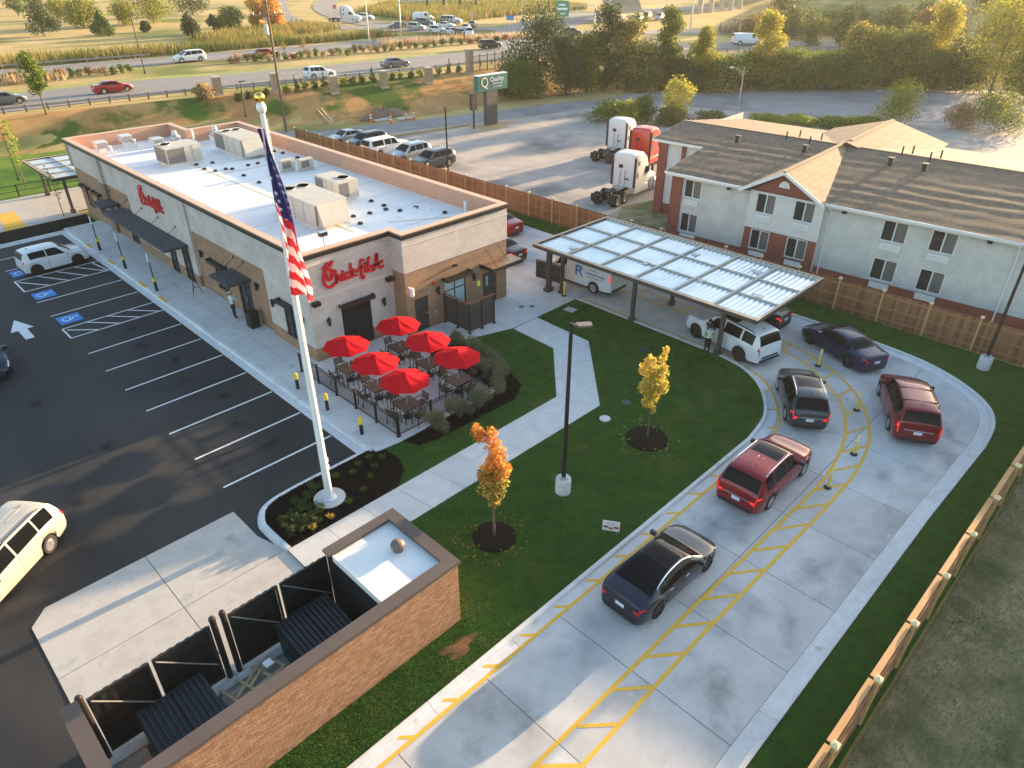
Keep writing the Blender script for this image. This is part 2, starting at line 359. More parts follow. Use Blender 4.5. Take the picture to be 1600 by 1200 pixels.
# gutter pans and kerbs, cast in lengths
def resample(pl, step):
    out = [Vector(pl[0][:2])]; acc = 0.
    segs = [[Vector(pl[0][:2])]]
    for i in range(len(pl)-1):
        a = Vector(pl[i][:2]); b = Vector(pl[i+1][:2]); L_ = (b-a).length
        if L_ < 1e-6: continue
        t = 0.
        while acc+(L_-t) >= step:
            t += step-acc; p = a.lerp(b, t/L_); segs[-1].append(p); segs.append([p]); acc = 0.
        acc += L_-t; segs[-1].append(b)
    return [s for s in segs if len(s) > 1 and sum((s[i+1]-s[i]).length for i in range(len(s)-1)) > .1]
def kerb_run(pl, side, parent, pan=PAN, w=.17, h=.13, step=3.28, z=0., name='kerb_stone'):
    """kerb along pl (its grass edge); side=-1 puts the gutter to the right of the line"""
    for sg in resample(pl, step):
        # small gap at the end of each length
        s2 = [p.copy() for p in sg]; d = (s2[-1]-s2[-2]).normalized(); s2[-1] -= d*.012
        prof = [(0, -.05), (0, h-.01), (.015, h), (w-.03, h-.005), (w-.005, h-.03), (w+.02, .02), (w+.05, .010), (pan-.012, .004), (pan-.012, -.05)]
        rows = [[(q[0], q[1], z+zz) for q in offset_line([tuple(p) for p in s2], side*o)] for o, zz in prof]
        mb = MB().grid(rows); n = len(s2)
        mb.f += [tuple(i*n for i in range(len(prof))), tuple(i*n+n-1 for i in reversed(range(len(prof))))]; mb.mi += [0, 0]
        mb.build(name, KERBC, parent)
kl = link('lane_kerb', MB().box(-6, -5.9, 10.5, 10.6, -.06, -.05).mesh('k', JOINT), kind='structure')
kerb_run(LKs, -1, kl)
kr = link('outer_kerb', MB().box(-6, -5.9, 2.7, 2.8, -.06, -.05).mesh('k', JOINT), kind='structure')
kerb_run(RKs, 1, kr)

# --- pads, walks
MB().prism([(-.15, 15.0), (9.6, 15.0), (9.6, 17.9), (7.55, 18.0), (7.1, 20.5), (7.0, 22.1), (.35, 22.1), (-.15, 21.5)], -.05, -.006).build('loading_pad', JOINT, kind='structure')
pad = bpy.data.objects['loading_pad']
padp = [(-.15, 15.05), (7.6, 15.05), (7.6, 18.0), (7.0, 20.2), (7.0, 22.1), (.4, 22.1), (-.15, 21.5)]
slabs(padp, [-1, 3.65, 8], [14, 18.85, 23], -.04, .02, PADC, pad)
# path from the pad across the lawn to the building
path_l = [(7.4, 18.72), (21.95, 18.66), (25.5, 22.05), (25.6, 25.2)]
path_r = [(7.4, 16.75), (22.85, 16.68), (27.5, 21.2), (27.66, 25.3)]
pth = MB().prism(path_l+list(reversed(path_r)), -.05, .06).build('garden_path', JOINT, kind='structure')
def quad_slabs(a0, a1, b0, b1, n, z, mat, parent, g=.008):
    a0, a1, b0, b1 = map(Vector, (a0, a1, b0, b1))
    for i in range(n):
        t0 = i/n+g/((a1-a0).length); t1 = (i+1)/n-g/((a1-a0).length)
        MB().prism([tuple(a0.lerp(a1, t0)), tuple(a0.lerp(a1, t1)), tuple(b0.lerp(b1, t1)), tuple(b0.lerp(b1, t0))], -.02, z).build('slab', mat, parent)
quad_slabs(path_l[0], path_l[1], path_r[0], path_r[1], 9, .085, CONC2, pth)
quad_slabs(path_l[1], path_l[2], path_r[1], path_r[2], 3, .085, CONC2, pth)
quad_slabs(path_l[2], path_l[3], path_r[2], path_r[3], 2, .085, CONC2, pth)
# walk along the car park, patio, apron by the drive-thru door
WZ = .13
walk = MB().prism([(13.1, 21.2), (14.3, 21.05), (15.7, 21.05), (15.7, 62), (13.1, 62)], -.05, WZ-.03).build('front_walk', JOINT, kind='structure')
slabs([(13.1, 21.2), (14.3, 21.05), (15.75, 21.05), (15.75, 62), (13.1, 62)], [13.0, 14.45, 16], [20.9]+[21.1+2.0*i for i in range(1, 21)]+[62.2], -.02, WZ, CONC2, walk)
pat = MB().prism([(15.72, 21.05), (20.3, 21.05), (20.3, 26.4), (22.6, 26.4), (22.6, 29.6), (15.72, 29.6)], -.05, WZ-.03).build('patio', JOINT, kind='structure')
slabs([(15.76, 21.1), (20.3, 21.1), (20.3, 26.4), (22.6, 26.4), (22.6, 29.7), (15.76, 29.7)], [15.7, 18.2, 20.6, 23], [20.9, 23.2, 25.4, 27.6, 29.8], -.02, WZ, CONC2, pat)
apr = MB().prism([(22.64, 26.22), (25.56, 25.32), (31.1, 25.36), (31.1, 28.85), (22.64, 28.85)], -.05, WZ-.03).build('apron', JOINT, kind='structure')
slabs([(22.62, 26.2), (25.55, 25.3), (29.1, 25.3), (31.15, 25.35), (31.15, 28.9), (22.62, 28.9)], [22.6, 25.6, 28.4, 32], [25, 27.1, 29.1], -.02, WZ-.01, CONC2, apr)
MB().box(28.5, 29.2, 28.9, 62, -.05, .10).build('side_walk', CONC2, kind='structure')
# kerb of the car park in front of the walk
kc = link('car_park_kerb', MB().box(12.6, 12.7, 30, 31, -.06, -.05).mesh('k', JOINT), kind='structure')
kerb_run([(13.12, 62), (13.12, 21.4)], -1, kc, pan=.62, w=.2, step=3.05)
# --- planted islands
isl_line = [(13.1, 21.55), (11.6, 21.55), (9.2, 21.55), (8.1, 21.35), (7.6, 20.7), (7.52, 20.1), (7.55, 18.75)]
isl_s = smooth_line(isl_line, 5)
kerb_run(list(reversed(isl_s)), 1, kc, pan=.3, w=.16, step=2.4)
isl_bed = isl_s+[(12.4, 18.72), (13.2, 19.4), (13.55, 20.2), (13.5, 21.05), (13.12, 21.2)]
bed0 = MB().prism(isl_bed, -.05, .10).build('flagpole_bed', MULCH, kind='structure')
fb = [(13.12, 21.2), (13.5, 21.05), (13.55, 20.2), (13.2, 19.4), (12.4, 18.72), (21.95, 18.66), (25.5, 22.05), (25.6, 25.25), (22.6, 26.4), (20.35, 26.4), (20.35, 21.0), (14.3, 21.0)]
MB().prism(fb, -.05, .085).build('patio_lawn', LAWN, kind='structure')
pbed = [(14.5, 20.98), (14.7, 20.3), (15.6, 20.05), (20.4, 19.95), (21.5, 20.6), (22.2, 22.5), (22.5, 24.5), (22.4, 26.3), (20.36, 26.35), (20.36, 21.0)]
MB().prism(pbed, .0, .115).build('patio_bed', MULCH, kind='structure')
lawn_p = LKs+[(29.15, 25.3), (27.66, 25.3), (27.5, 21.2), (22.85, 16.68), (9.8, 16.75), (9.8, 11.98), (-6, 11.98)]
MB().prism(lawn_p, -.05, .075).build('lawn', LAWN, kind='structure')
strip_p = RKs[:-1]+[(38.9, 62), (41.3, 62), (41.3, 3), (41.6, .9), (-6, 1.45)]
MB().prism(strip_p, -.05, .075).build('verge', LAWN, kind='structure')
MB().prism([(-6, 1.3), (41.7, .8), (41.7, -40), (-6, -40)], -.04, .02).build('dry_field', DRYM, kind='structure')
far_bed = [(6.5, 61.6), (13.1, 61.75), (15.4, 62.2), (15.4, 64.7), (9, 64.5), (6.3, 63.4)]
MB().prism(far_bed, -.05, .10).build('far_bed', MULCH, kind='structure')
kerb_run([(13.0, 61.6), (6.6, 61.35)], 1, kc, pan=.55, w=.2)
MB().prism([(-45, 66.3), (6.0, 66.3), (6.0, 64.6), (15.3, 64.9), (15.3, 66.3), (29, 66.3), (29, 74), (-45, 74)], -.05, .006).build('service_lane', PADC, kind='structure')
MB().prism([(-45, 61.2), (6.0, 61.2), (6.0, 66.2), (-45, 66.2)], -.05, .008).build('service_lane', PADC, kind='structure')
# --- grass
mulch_rings = [(13.15, 13.9, .82), (22.2, 13.5, .95)]
blades('lawn_grass', lawn_p, 1000, .062, .03, .075, BLADE, 'mown green lawn between the garden path and the drive-thru lane', holes=mulch_rings)
blades('patio_lawn_grass', fb, 900, .06, .03, .085, BLADE, 'short green lawn beside the patio railing and shrubs', holes=[pbed])
blades('verge_grass', clip(strip_p, (0, 1), 45), 700, .05, .024, .075, BLADE, 'green grass strip between the outer kerb and the wooden fence')
blades('field_grass', [(9, 1.25), (41, .9), (41, -12), (9, -12)], 420, .09, .028, .02, DRYB, 'patchy dry grass beyond the wooden fence')
# --- tree mulch rings
for (x, y, r), lab in zip(mulch_rings, ('round dark mulch ring under the orange young tree', 'round dark mulch ring under the yellow young tree')):
    n = 22; prof = [(r, .07), (r*.97, .13), (r*.7, .17), (r*.25, .2), (0, .2)]
    MB().lathe(prof, (x, y, 0), n).build('mulch_ring', MULCH, label=lab, cat='mulch', group='mulch rings under the lawn trees')
def chips(name, poly, dens, z, label):
    p = np.array([q[:2] for q in poly]); lo = p.min(0); hi = p.max(0); n = int((hi-lo).prod()*dens)
    P = RNG.random((n, 2))*(hi-lo)+lo; P = P[inside(P, poly)]; n = len(P)
    c = np.column_stack([P, z+RNG.random(n)*.02]); u = RNG.normal(size=(n, 3)); u[:, 2] *= .35; u /= np.linalg.norm(u, axis=1)[:, None]
    v = np.cross(u, RNG.normal(size=(n, 3))); v[:, 2] *= .5; v /= np.linalg.norm(v, axis=1)[:, None]
    u *= .04; v *= .014
    V = np.stack([c-u-v, c+u-v, c+u+v, c-u+v], 1).reshape(-1, 3)
    link(name, npmesh(name, V, np.arange(4*n).reshape(-1, 4), BARK), label=label, cat='mulch', kind='stuff')
chips('mulch_chips', isl_bed, 500, .11, 'dark bark mulch covering the flagpole island')
chips('mulch_chips', pbed, 450, .125, 'dark bark mulch around the shrubs by the patio')
# bare clay patch by the enclosure
CLAY = M('clay', (.17, .065, .03), (.27, .115, .05), rough=1, scale=8, detail=8, bump=1, bscale=20, c3=(.10, .07, .03), scale3=4)
def heap(name, x, y, rx, ry, h, mat, n=9, m=26, seed=1, **kw):
    rng = np.random.default_rng(seed); rows = []
    for i in range(n):
        f = i/(n-1); row = []
        for j in range(m):
            a = 2*math.pi*j/m; rr = (1-f)*(1+.22*math.sin(3*a+seed)+.12*math.sin(5*a+2*seed))
            row.append((x+rx*rr*math.cos(a), y+ry*rr*math.sin(a), kw.get('z', 0)+h*(1-(1-f)**2)*(1+.12*rng.normal()*min(1, f*3))))
        rows.append(row+[row[0]])
    kw.pop('z', None)
    return MB().grid(rows).build(name, mat, smooth=True, **kw)
heap('clay_patch', 9.0, 11.2, .6, .3, .035, CLAY, z=.075, label='bare orange clay patch in the grass by the brick enclosure', cat='soil')
# --- painted markings
def mark(name, mb, mat, parent): return mb.build(name, mat, parent)
PZ = .0085
gl = [(5.0-9, 9.9), (5.0, 9.9), (22.1, 9.75), (26.2, 9.7), (27.6, 9.95), (29.2, 10.9), (30.4, 12.0), (31.2, 13.4), (31.72, 15.5), (31.75, 18.1), (31.75, 25.2)]
ll = gl[:3]+smooth_line(gl[3:], 5)
mark('yellow_line', strip(MB(), ll, .12, PZ), YEL, lane)
cl = [(-4, 7.05), (7.9, 7.0), (16, 6.9), (23, 6.72), (25, 6.72), (26.7, 6.9), (28.2, 7.2), (29.4, 7.6), (30.4, 8.05), (31.4, 8.7), (32.3, 9.6), (33.0, 10.4), (33.6, 11.3), (34.1, 12.5), (34.4, 13.6), (34.5, 15.5), (34.5, 28)]
cr = [(-4, 6.15), (8.8, 6.1), (15, 6.1), (22.2, 5.92), (25.7, 5.92), (27.5, 6.1), (29, 6.4), (30.1, 6.8), (31.1, 7.3), (32.2, 8.05), (33.1, 8.9), (33.8, 9.8), (34.4, 10.8), (35.0, 12.2), (35.4, 13.7), (35.5, 15.5), (35.5, 28)]
cls = cl[:3]+smooth_line(cl[3:], 4); crs = cr[:3]+smooth_line(cr[3:], 4)
mark('yellow_line', strip(MB(), cls, .13, PZ), YEL, lane); mark('yellow_line', strip(MB(), crs, .13, PZ), YEL, lane)
def walk_line(pl, step, start=0.):
    """points every step metres along a polyline"""
    out = []; d = start; acc = 0.
    for i in range(len(pl)-1):
        a = Vector(pl[i]); b = Vector(pl[i+1]); L_ = (b-a).length
        while d <= acc+L_: out.append(a.lerp(b, (d-acc)/L_)); d += step
        acc += L_
    return out
A_ = walk_line(cls, 1.62, .6); B_ = walk_line(crs, 1.66, 1.25)
for a, b in zip(A_, B_): mark('yellow_hatch', strip(MB(), [tuple(a.lerp(b, .06)), tuple(a.lerp(b, .94))], .12, PZ+.001), YEL, lane)
for p, q in zip(walk_line(ll, 1.62, .5), walk_line(offset_line(ll, .42), 1.62, -.05+.1)):
    mark('yellow_hatch', strip(MB(), [tuple(p), tuple(q)], .11, PZ+.0015), YEL, lane)
# damp stains and tyre scuffs on the pours
def stain_mat(nm, c, k):
    m = bpy.data.materials.new(nm); m.use_nodes = True; nt = m.node_tree; L = nt.links; b = nt.nodes['Principled BSDF']; b.inputs['Base Color'].default_value = c4(c); b.inputs['Roughness'].default_value = .8
    tc = _n(nt, 'ShaderNodeTexCoord'); sp = _n(nt, 'ShaderNodeSeparateXYZ'); L.new(tc.outputs['Generated'], sp.inputs[0])
    def mth(op, a, v=None, w=None):
        n = _n(nt, 'ShaderNodeMath', operation=op); L.new(a, n.inputs[0])
        if v is not None:
            if hasattr(v, 'links'): L.new(v, n.inputs[1])
            else: n.inputs[1].default_value = v
        if w is not None: n.inputs[2].default_value = w
        return n.outputs[0]
    fs = [mth('SUBTRACT', mth('MULTIPLY', mth('ABSOLUTE', mth('SUBTRACT', sp.outputs[i], .5)), -2.), -1.) for i in (0, 1)]
    nz = _n(nt, 'ShaderNodeTexNoise', Scale=1.6, Detail=6., Roughness=.6); g = _n(nt, 'ShaderNodeNewGeometry'); L.new(g.outputs['Position'], nz.inputs['Vector'])
    f = mth('ADD', mth('MULTIPLY', fs[0], fs[1]), mth('MULTIPLY_ADD', nz.outputs['Fac'], 2.4, -1.45))
    n = _n(nt, 'ShaderNodeMapRange'); L.new(f, n.inputs[0]); n.inputs[1].default_value = .0; n.inputs[2].default_value = .75; n.inputs[4].default_value = k
    L.new(n.outputs[0], b.inputs['Alpha']); return m
STN1 = stain_mat('damp_stain', (.20, .195, .185), .30); STN2 = stain_mat('tyre_scuff', (.16, .16, .165), .24)
for x, y, w, d, rz, mt_ in ((13.5, 4.6, 4.2, 1.6, 15, STN1), (20.0, 4.7, 5.5, 1.3, -8, STN1), (17.0, 4.2, 3.2, 1.0, 30, STN1), (32.5, 4.2, 2.0, 1.0, 20, STN1), (8.6, 8.6, 5.2, 2.6, -20, STN2), (12.0, 8.4, 3.5, 2.6, 25, STN2), (6.0, 8.3, 4.0, 2.8, 0, STN2), (19.0, 8.4, 3.0, 2.0, 10, STN2), (27.0, 5.0, 3.0, 1.0, 12, STN1), (34.8, 6.5, 1.6, 3.2, 10, STN1)):
    link('stain', MB().grid([[(-w/2, -d/2, 0), (w/2, -d/2, 0)], [(-w/2, d/2, 0), (w/2, d/2, 0)]]).mesh('stain', mt_), lane, loc=(x, y, .0065), rz=R(rz))
kerb_z = PZ
# car park lines
cp = bpy.data.objects['car_park']
def wline(a, b, w=.1, m=WHT): mark('parking_line', strip(MB(), [a, b], w, .0085), m, cp)
ST = [23.76+2.625*i for i in range(7)]
for y in ST: wline((7.4, y), (12.45, y))
for y in (48.65, 45.95, 55.7, 58.3): wline((7.4, y), (12.45, y))
for y0, y1 in ((42.1, 43.65), (51.0, 53.3)):
    for y in (y0, y1): wline((7.35, y), (12.5, y))
    wline((7.35, y0), (7.35, y1))
    for k in range(4 if y0 < 45 else 5):
        x = 7.5+k*1.15; wline((x, y1-.02 if k else y1-.3), (min(x+1.3, 12.4), y0+.05), .1)
STN3 = stain_mat('oil_spot', (.004, .004, .004), .6)
for k, (x, y) in enumerate(((10.2, 25.1), (9.9, 27.8), (10.6, 30.4), (10.1, 33.0), (10.4, 35.5), (9.8, 38.3), (10.3, 40.8), (5.0, 30.0), (4.0, 36.0), (3.0, 27.0))): link('stain', MB().grid([[(-.6, -.5, 0), (.6, -.5, 0)], [(-.6, .5, 0), (.6, .5, 0)]]).mesh('stain', STN3), cp, loc=(x, y, .0062), rz=k)
# arrow and wheelchair squares
ar = [(6.0, 43.6), (5.55, 43.75), (5.72, 45.1), (5.15, 45.25), (5.85, 46.95), (6.35, 45.0), (6.05, 45.05)]
ar = [(5.5, 43.7), (5.95, 43.7), (5.95, 45.2), (6.3, 45.2), (5.72, 46.9), (5.12, 45.2), (5.5, 45.2)]
MB().prism(ar, .005, .0086).build('arrow', WHT, cp)
for y in (44.85, 49.7, 54.7):
    MB().box(7.5, 8.7, y-.6, y+.6, .005, .0086).build('blue_square', BLU, cp)
    mb = MB(); z = .0105
    ring = arc(8.0, y+.05, .27, 40, 330, 16); strip(mb, ring, .075, z)
    strip(mb, [(8.42, y+.1), (8.15, y+.12), (8.1, y-.15), (7.85, y-.32)], .075, z+.0006); strip(mb, [(8.28, y+.12), (8.28, y-.1)], .06, z+.0012)
    mb.prism(arc(8.52, y+.1, .075, 0, 330, 10), z-.001, z+.001); mb.build('wheelchair_symbol', WHT, cp)
MB().prism([(9.6, 64.75), (11.1, 64.85), (11.5, 70), (10.3, 70)], .004, .0125).build('yellow_crossing', YEL, cp)
MB().prism([(-2.6, 64), (-2.2, 64), (-2.2, 65.4), (-1.9, 65.4), (-2.4, 66.1), (-2.9, 65.4), (-2.6, 65.4)], .006, .0125).build('arrow', WHT, cp)
for y in (57.0, 52.5, 47.0, 43.8): MB().box(12.93, 13.13, y-1.0, y+.2, .12, .138).build('yellow_kerb_mark', YEL, kc)
# --- the lot behind, its drive and the highway
MB().prism([(41.6, 31), (41.6, 69.5), (44, 74.5), (56.5, 71.5), (69, 67.5), (80, 66), (97, 69), (110, 58), (125, 45), (140, 29), (170, -10), (120, -10), (84, 14), (66, 31), (56, 33.5)], -.05, .004).build('back_lot', OLDASPH, kind='structure')
sr = [(39, 82.5), (45.5, 76.6), (55, 74), (70, 70.2), (85, 66.5), (100, 58), (118, 42), (130, 24), (140, -4)]
strip(MB(), smooth_line(sr, 5), 5.4, .012).build('back_drive', OLDASPH2, kind='structure')
MB().prism([(92, 56), (104, 58), (118, 47), (136, 29), (146, 5), (128, -2), (112, 20), (100, 34)], -.05, .016).build('grey_yard', OLDASPH2, kind='structure')
MB().prism([(41.6, 30.8), (48.5, 34.8), (56, 33.3), (53, 30), (45, 26), (41.6, 20)], -.04, .02).build('hotel_grass', DRYM, kind='structure')
near_c = [(-160, 106), (18, 106.3), (50, 103), (70, 100.3), (100, 97.5), (118, 90), (140, 74), (165, 52), (200, 15), (240, -35)]
far_c = [(-160, 134), (18, 133.5), (50, 131.3), (75, 130), (100, 128), (125, 119), (150, 103), (180, 78), (215, 42), (260, -15)]
hw = strip(MB(), smooth_line(near_c, 5), 13.2, 0, zf=lambda x, y: h1(x, y)*0+3.02).build('highway', ROADM, kind='structure')
hw2 = strip(MB(), smooth_line(far_c, 5), 9.5, 3.02).build('highway', ROADM, kind='structure')
# cross road and ramps at the junction
xr = smooth_line([(104, 98), (118, 112), (135, 126), (160, 140), (190, 146), (230, 140), (300, 128)], 5)
strip(MB(), xr, 17, 3.035).build('cross_road', ROADM, kind='structure')
rampl = smooth_line([(120, 134), (112, 150), (105, 168), (108, 195), (125, 230), (160, 290), (220, 380)], 5)
strip(MB(), rampl, 9, 3.03).build('ramp', ROADM, kind='structure')
strip(MB(), smooth_line([(135, 126), (122, 145), (116, 160), (124, 190), (150, 240), (210, 320)], 5), 8, 3.045).build('ramp', ROADM, kind='structure')
WHL = M('lane_white', (.5, .5, .48), rough=.8)
def dashes(pl, off, parent, dash=3., gap=9., w=.14, z=3.03, solid=False):
    l = offset_line(smooth_line(pl, 5), off); mb = MB()
    if solid: strip(mb, l, w, z)
    else:
        for p, q in zip(walk_line(l, dash+gap, 0), walk_line(l, dash+gap, dash)): strip(mb, [tuple(p), tuple(q)], w, z)
    mb.build('lane_marking', WHL, parent)
dashes(near_c, -1.5, hw); dashes(near_c, -6.1, hw, solid=True); dashes(near_c, 6.0, hw, solid=True); dashes(near_c, 2.1, hw)
dashes(far_c, 0, hw2); dashes(far_c, 4.3, hw2, solid=True); dashes(far_c, -4.3, hw2, solid=True)
MEDG = M('median_grass', (.20, .23, .045), (.30, .29, .07), rough=1, scale=.4, detail=8, bump=.6, bscale=8)
strip(MB(), smooth_line([(a[0], a[1]+7.9) for a in near_c[:6]], 5), 2.6, 3.03).build('median_verge', MEDG, kind='structure')
EMB = M('bank_grass', (.36, .19, .07), (.48, .275, .105), rough=1, scale=.25, detail=9, bump=.8, bscale=5, c3=(.07, .115, .02), scale3=.11, lo3=.50, hi3=.58, spec=.1)
P_ = []
xg = np.linspace(-30, 88, 100)
for f in np.linspace(0, 1, 12):
    P_.append([(x, (y := float(np.interp(x, *TOE))*(1-f)+float(np.interp(x, *TOP))*f), h1(x, y)-.0) for x in xg])
MB().grid(P_).build('bank', EMB, kind='structure', smooth=True)
GRN = M('bright_grass', (.085, .17, .02), (.16, .23, .04), rough=1, scale=.6, detail=8, bump=.6, bscale=12, spec=.1)
MB().prism([(-45, 74.2), (28, 74.2), (40, 76), (42.5, 85.5), (18, 92.2), (-45, 93)], -.04, .01).build('service_verge', GRN, kind='structure')
MB().prism([(22, 66.6), (39, 66.6), (39, 74), (29, 74)], -.045, .012).build('service_verge', GRN, kind='structure')
# ================================================================ the restaurant
WBR = brickmat('pale_brick', (.56, .48, .435), (.63, .55, .50), (.36, .305, .28), bw=.22, bh=.085, ms=.012, bump=.4)
BBR = brickmat('tan_brick', (.275, .155, .09), (.335, .195, .115), (.22, .14, .095), bw=.4, bh=.2, ms=.008, bump=.15)
TRIMB = M('bronze_trim', (.035, .028, .024), rough=.45, metal=.3)
DARK = M('dark_metal', (.03, .03, .032), rough=.5, metal=.4)
BLK = M('black_paint', (.012, .012, .013), rough=.5)
CAPM = M('parapet_metal', (.62, .40, .26), (.56, .36, .235), rough=.5, scale=1.5, detail=4)
INNER = M('parapet_inner', (.52, .29, .195), (.46, .255, .17), rough=.8, scale=1, detail=5)
ROOFM = M('roof_membrane', (.76, .755, .735), (.82, .81, .79), rough=.55, scale=.45, detail=7, c3=(.64, .63, .61), scale3=.6, lo3=.55, hi3=.78)
GLASSD = M('dark_glass', (.012, .014, .016), (.03, .033, .035), rough=.08, scale=.7, spec=.25)
GLASSB = M('frosted_glass', (.30, .42, .43), (.36, .48, .48), rough=.12, scale=.8)
STEEL = M('galvanised', (.45, .45, .45), (.52, .52, .51), rough=.4, metal=.6, scale=4)
UNITM = M('unit_paint', (.45, .42, .36), (.50, .465, .40), rough=.6, scale=1.2, detail=5)
GRILLE = M('grille', (.16, .15, .14), rough=.7)
WHITE = M('white_plastic', (.72, .72, .70), rough=.5)
REDM = M('sign_red', (.58, .012, .022), rough=.35)
REDD = M('sign_red_side', (.30, .01, .015), rough=.4)
YBOLL = M('bollard_yellow', (.80, .55, .02), rough=.45)
LAMPL = M('lens', (.8, .78, .7), rough=.3)

rest = thing('restaurant', 'pale brick and tan restaurant with red script signs and a white flat roof', 'restaurant', (0, 0, 0))
def wall(mb, ax, pos, out, a0, a1, z0, z1, op=(), depth=.14):
    """wall face in the plane ax=pos with openings (a0,a1,z0,z1); out = outward sign"""
    A = sorted({a0, a1, *[o[0] for o in op], *[o[1] for o in op]}); Z_ = sorted({z0, z1, *[o[2] for o in op], *[o[3] for o in op]})
    A = [a for a in A if a0 <= a <= a1]; Z_ = [z for z in Z_ if z0 <= z <= z1]
    P = (lambda a, z, d=0: (pos-out*d, a, z)) if ax == 'x' else (lambda a, z, d=0: (a, pos-out*d, z))
    for i in range(len(A)-1):
        for j in range(len(Z_)-1):
            am = (A[i]+A[i+1])/2; zm = (Z_[j]+Z_[j+1])/2
            if any(o[0] < am < o[1] and o[2] < zm < o[3] for o in op): continue
            mb.add([P(A[i], Z_[j]), P(A[i+1], Z_[j]), P(A[i+1], Z_[j+1]), P(A[i], Z_[j+1])], [(0, 1, 2, 3)])
    for o in op:
        l, r, b, t = o[0], o[1], max(o[2], z0), min(o[3], z1)
        if t <= b or r <= a0 or l >= a1: continue
        for (p, q) in (((l, b), (l, t)), ((r, b), (r, t)), ((l, b), (r, b)), ((l, t), (r, t))):
            if p[1] == q[1] and ((p[1] == z0 and o[2] < z0) or (p[1] == z1 and o[3] > z1)): continue
            mb.add([P(*p), P(*q), P(*q, depth), P(*p, depth)], [(0, 1, 2, 3)])
    return mb
def window(parent, ax, pos, out, a0, a1, z0, z1, nx=2, zs=(.68,), fr=.06, glass=None, framem=None, name='window', depth=.1, handle=None):
    """frame as the part, each pane a sub-part, set back from the wall face"""
    d0 = pos-out*depth; d1 = pos-out*(depth-.06)
    B = (lambda mb, a, b, c, d, p, q: mb.box(min(p, q), max(p, q), a, b, c, d)) if ax == 'x' else (lambda mb, a, b, c, d, p, q: mb.box(a, b, min(p, q), max(p, q), c, d))
    mb = MB(); g = framem or TRIMB
    xs_ = [a0+(a1-a0)*i/nx for i in range(nx+1)]; zz = [z0]+[z0+(z1-z0)*f for f in zs]+[z1]
    B(mb, a0, a0+fr, z0, z1, d0, d1); B(mb, a1-fr, a1, z0, z1, d0, d1); B(mb, a0+fr, a1-fr, z0, z0+fr, d0, d1); B(mb, a0+fr, a1-fr, z1-fr, z1, d0, d1)
    for x in xs_[1:-1]: B(mb, x-fr/2, x+fr/2, z0+fr, z1-fr, d0, d1-out*.004)
    for z in zz[1:-1]: B(mb, a0+fr, a1-fr, z-fr/2, z+fr/2, d0, d1-out*.008)
    f = mb.build(name, g, parent)
    for i in range(nx):
        for j in range(len(zz)-1):
            m2 = MB(); B(m2, xs_[i]+fr/2+.002, xs_[i+1]-fr/2-.002, zz[j]+fr/2+.002, zz[j+1]-fr/2-.002, d0+out*.008, d0+out*.028); m2.build('pane', glass or GLASSD, f)
    if handle is not None:
        m2 = MB(); h = handle; B(m2, h-.02, h+.02, z0+.85, z0+1.25, d1+out*.03, d1+out*.06); m2.build('handle', STEEL, f)
    return f
X0, X1, Y1, Y2, YB, YC, XS = 15.6, 28.5, 29.75, 28.7, 65.1, 61.6, 20.8
ZP, ZD, ZW = 6.0, 5.0, 3.85
REC = .18
# openings: (a0, a1, z0, z1)
w_front = (17.35, 19.2, .13, 2.75); w_l1 = (31.35, 32.65, .7, 2.7)
ent2 = (36.7, 38.3, .13, 2.5); w_l2 = (39.6, 41.2, .75, 2.5)
ent1a = (44.3, 45.6, .13, 2.55); ent1b = (46.6, 47.8, .13, 2.55); w_l3 = [(49.2, 50.2, .9, 2.5), (51.0, 52.0, .9, 2.5), (54.0, 55.4, .13, 2.5)]
w_l4 = [(60.0, 61.4, .9, 2.5), (62.6, 64.0, .9, 2.5)]
d1 = (21.35, 22.3, .13, 2.15); w2 = (23.5, 25.15, .75, 2.7); d2 = (26.5, 27.65, .13, 2.15)
BASE = .85
wh = MB(); tn = MB()
# west wall: pale blocks stand proud of the tan bays
for a, b, op in ((Y1, 34.25, [w_l1]), (43.5, 53.3, [ent1a, ent1b]+w_l3[:2])):
    wall(wh, 'x', X0, -1, a, b, BASE, ZP-.25, op); wall(tn, 'x', X0-.02, -1, a-.02 if a == Y1 else a, b, 0, BASE, op)
    for y in (a, b):
        if y != Y1: wh.add([(X0, y, BASE), (X0+REC, y, BASE), (X0+REC, y, ZP-.25), (X0, y, ZP-.25)], [(0, 1, 2, 3)]); tn.add([(X0-.02, y, 0), (X0+REC, y, 0), (X0+REC, y, BASE), (X0-.02, y, BASE)], [(0, 1, 2, 3)])
for a, b, op in ((34.25, 43.5, [ent2, w_l2]), (53.3, YB, [w_l3[2]]+w_l4)):
    wall(tn, 'x', X0+REC, -1, a, b, 0, ZW, op); wall(wh, 'x', X0+REC-.03, -1, a, b, ZW, ZP-.25)
    wh.add([(X0+REC, a, ZW), (X0+REC-.03, a, ZW), (X0+REC-.03, b, ZW), (X0+REC, b, ZW)], [(0, 1, 2, 3)])
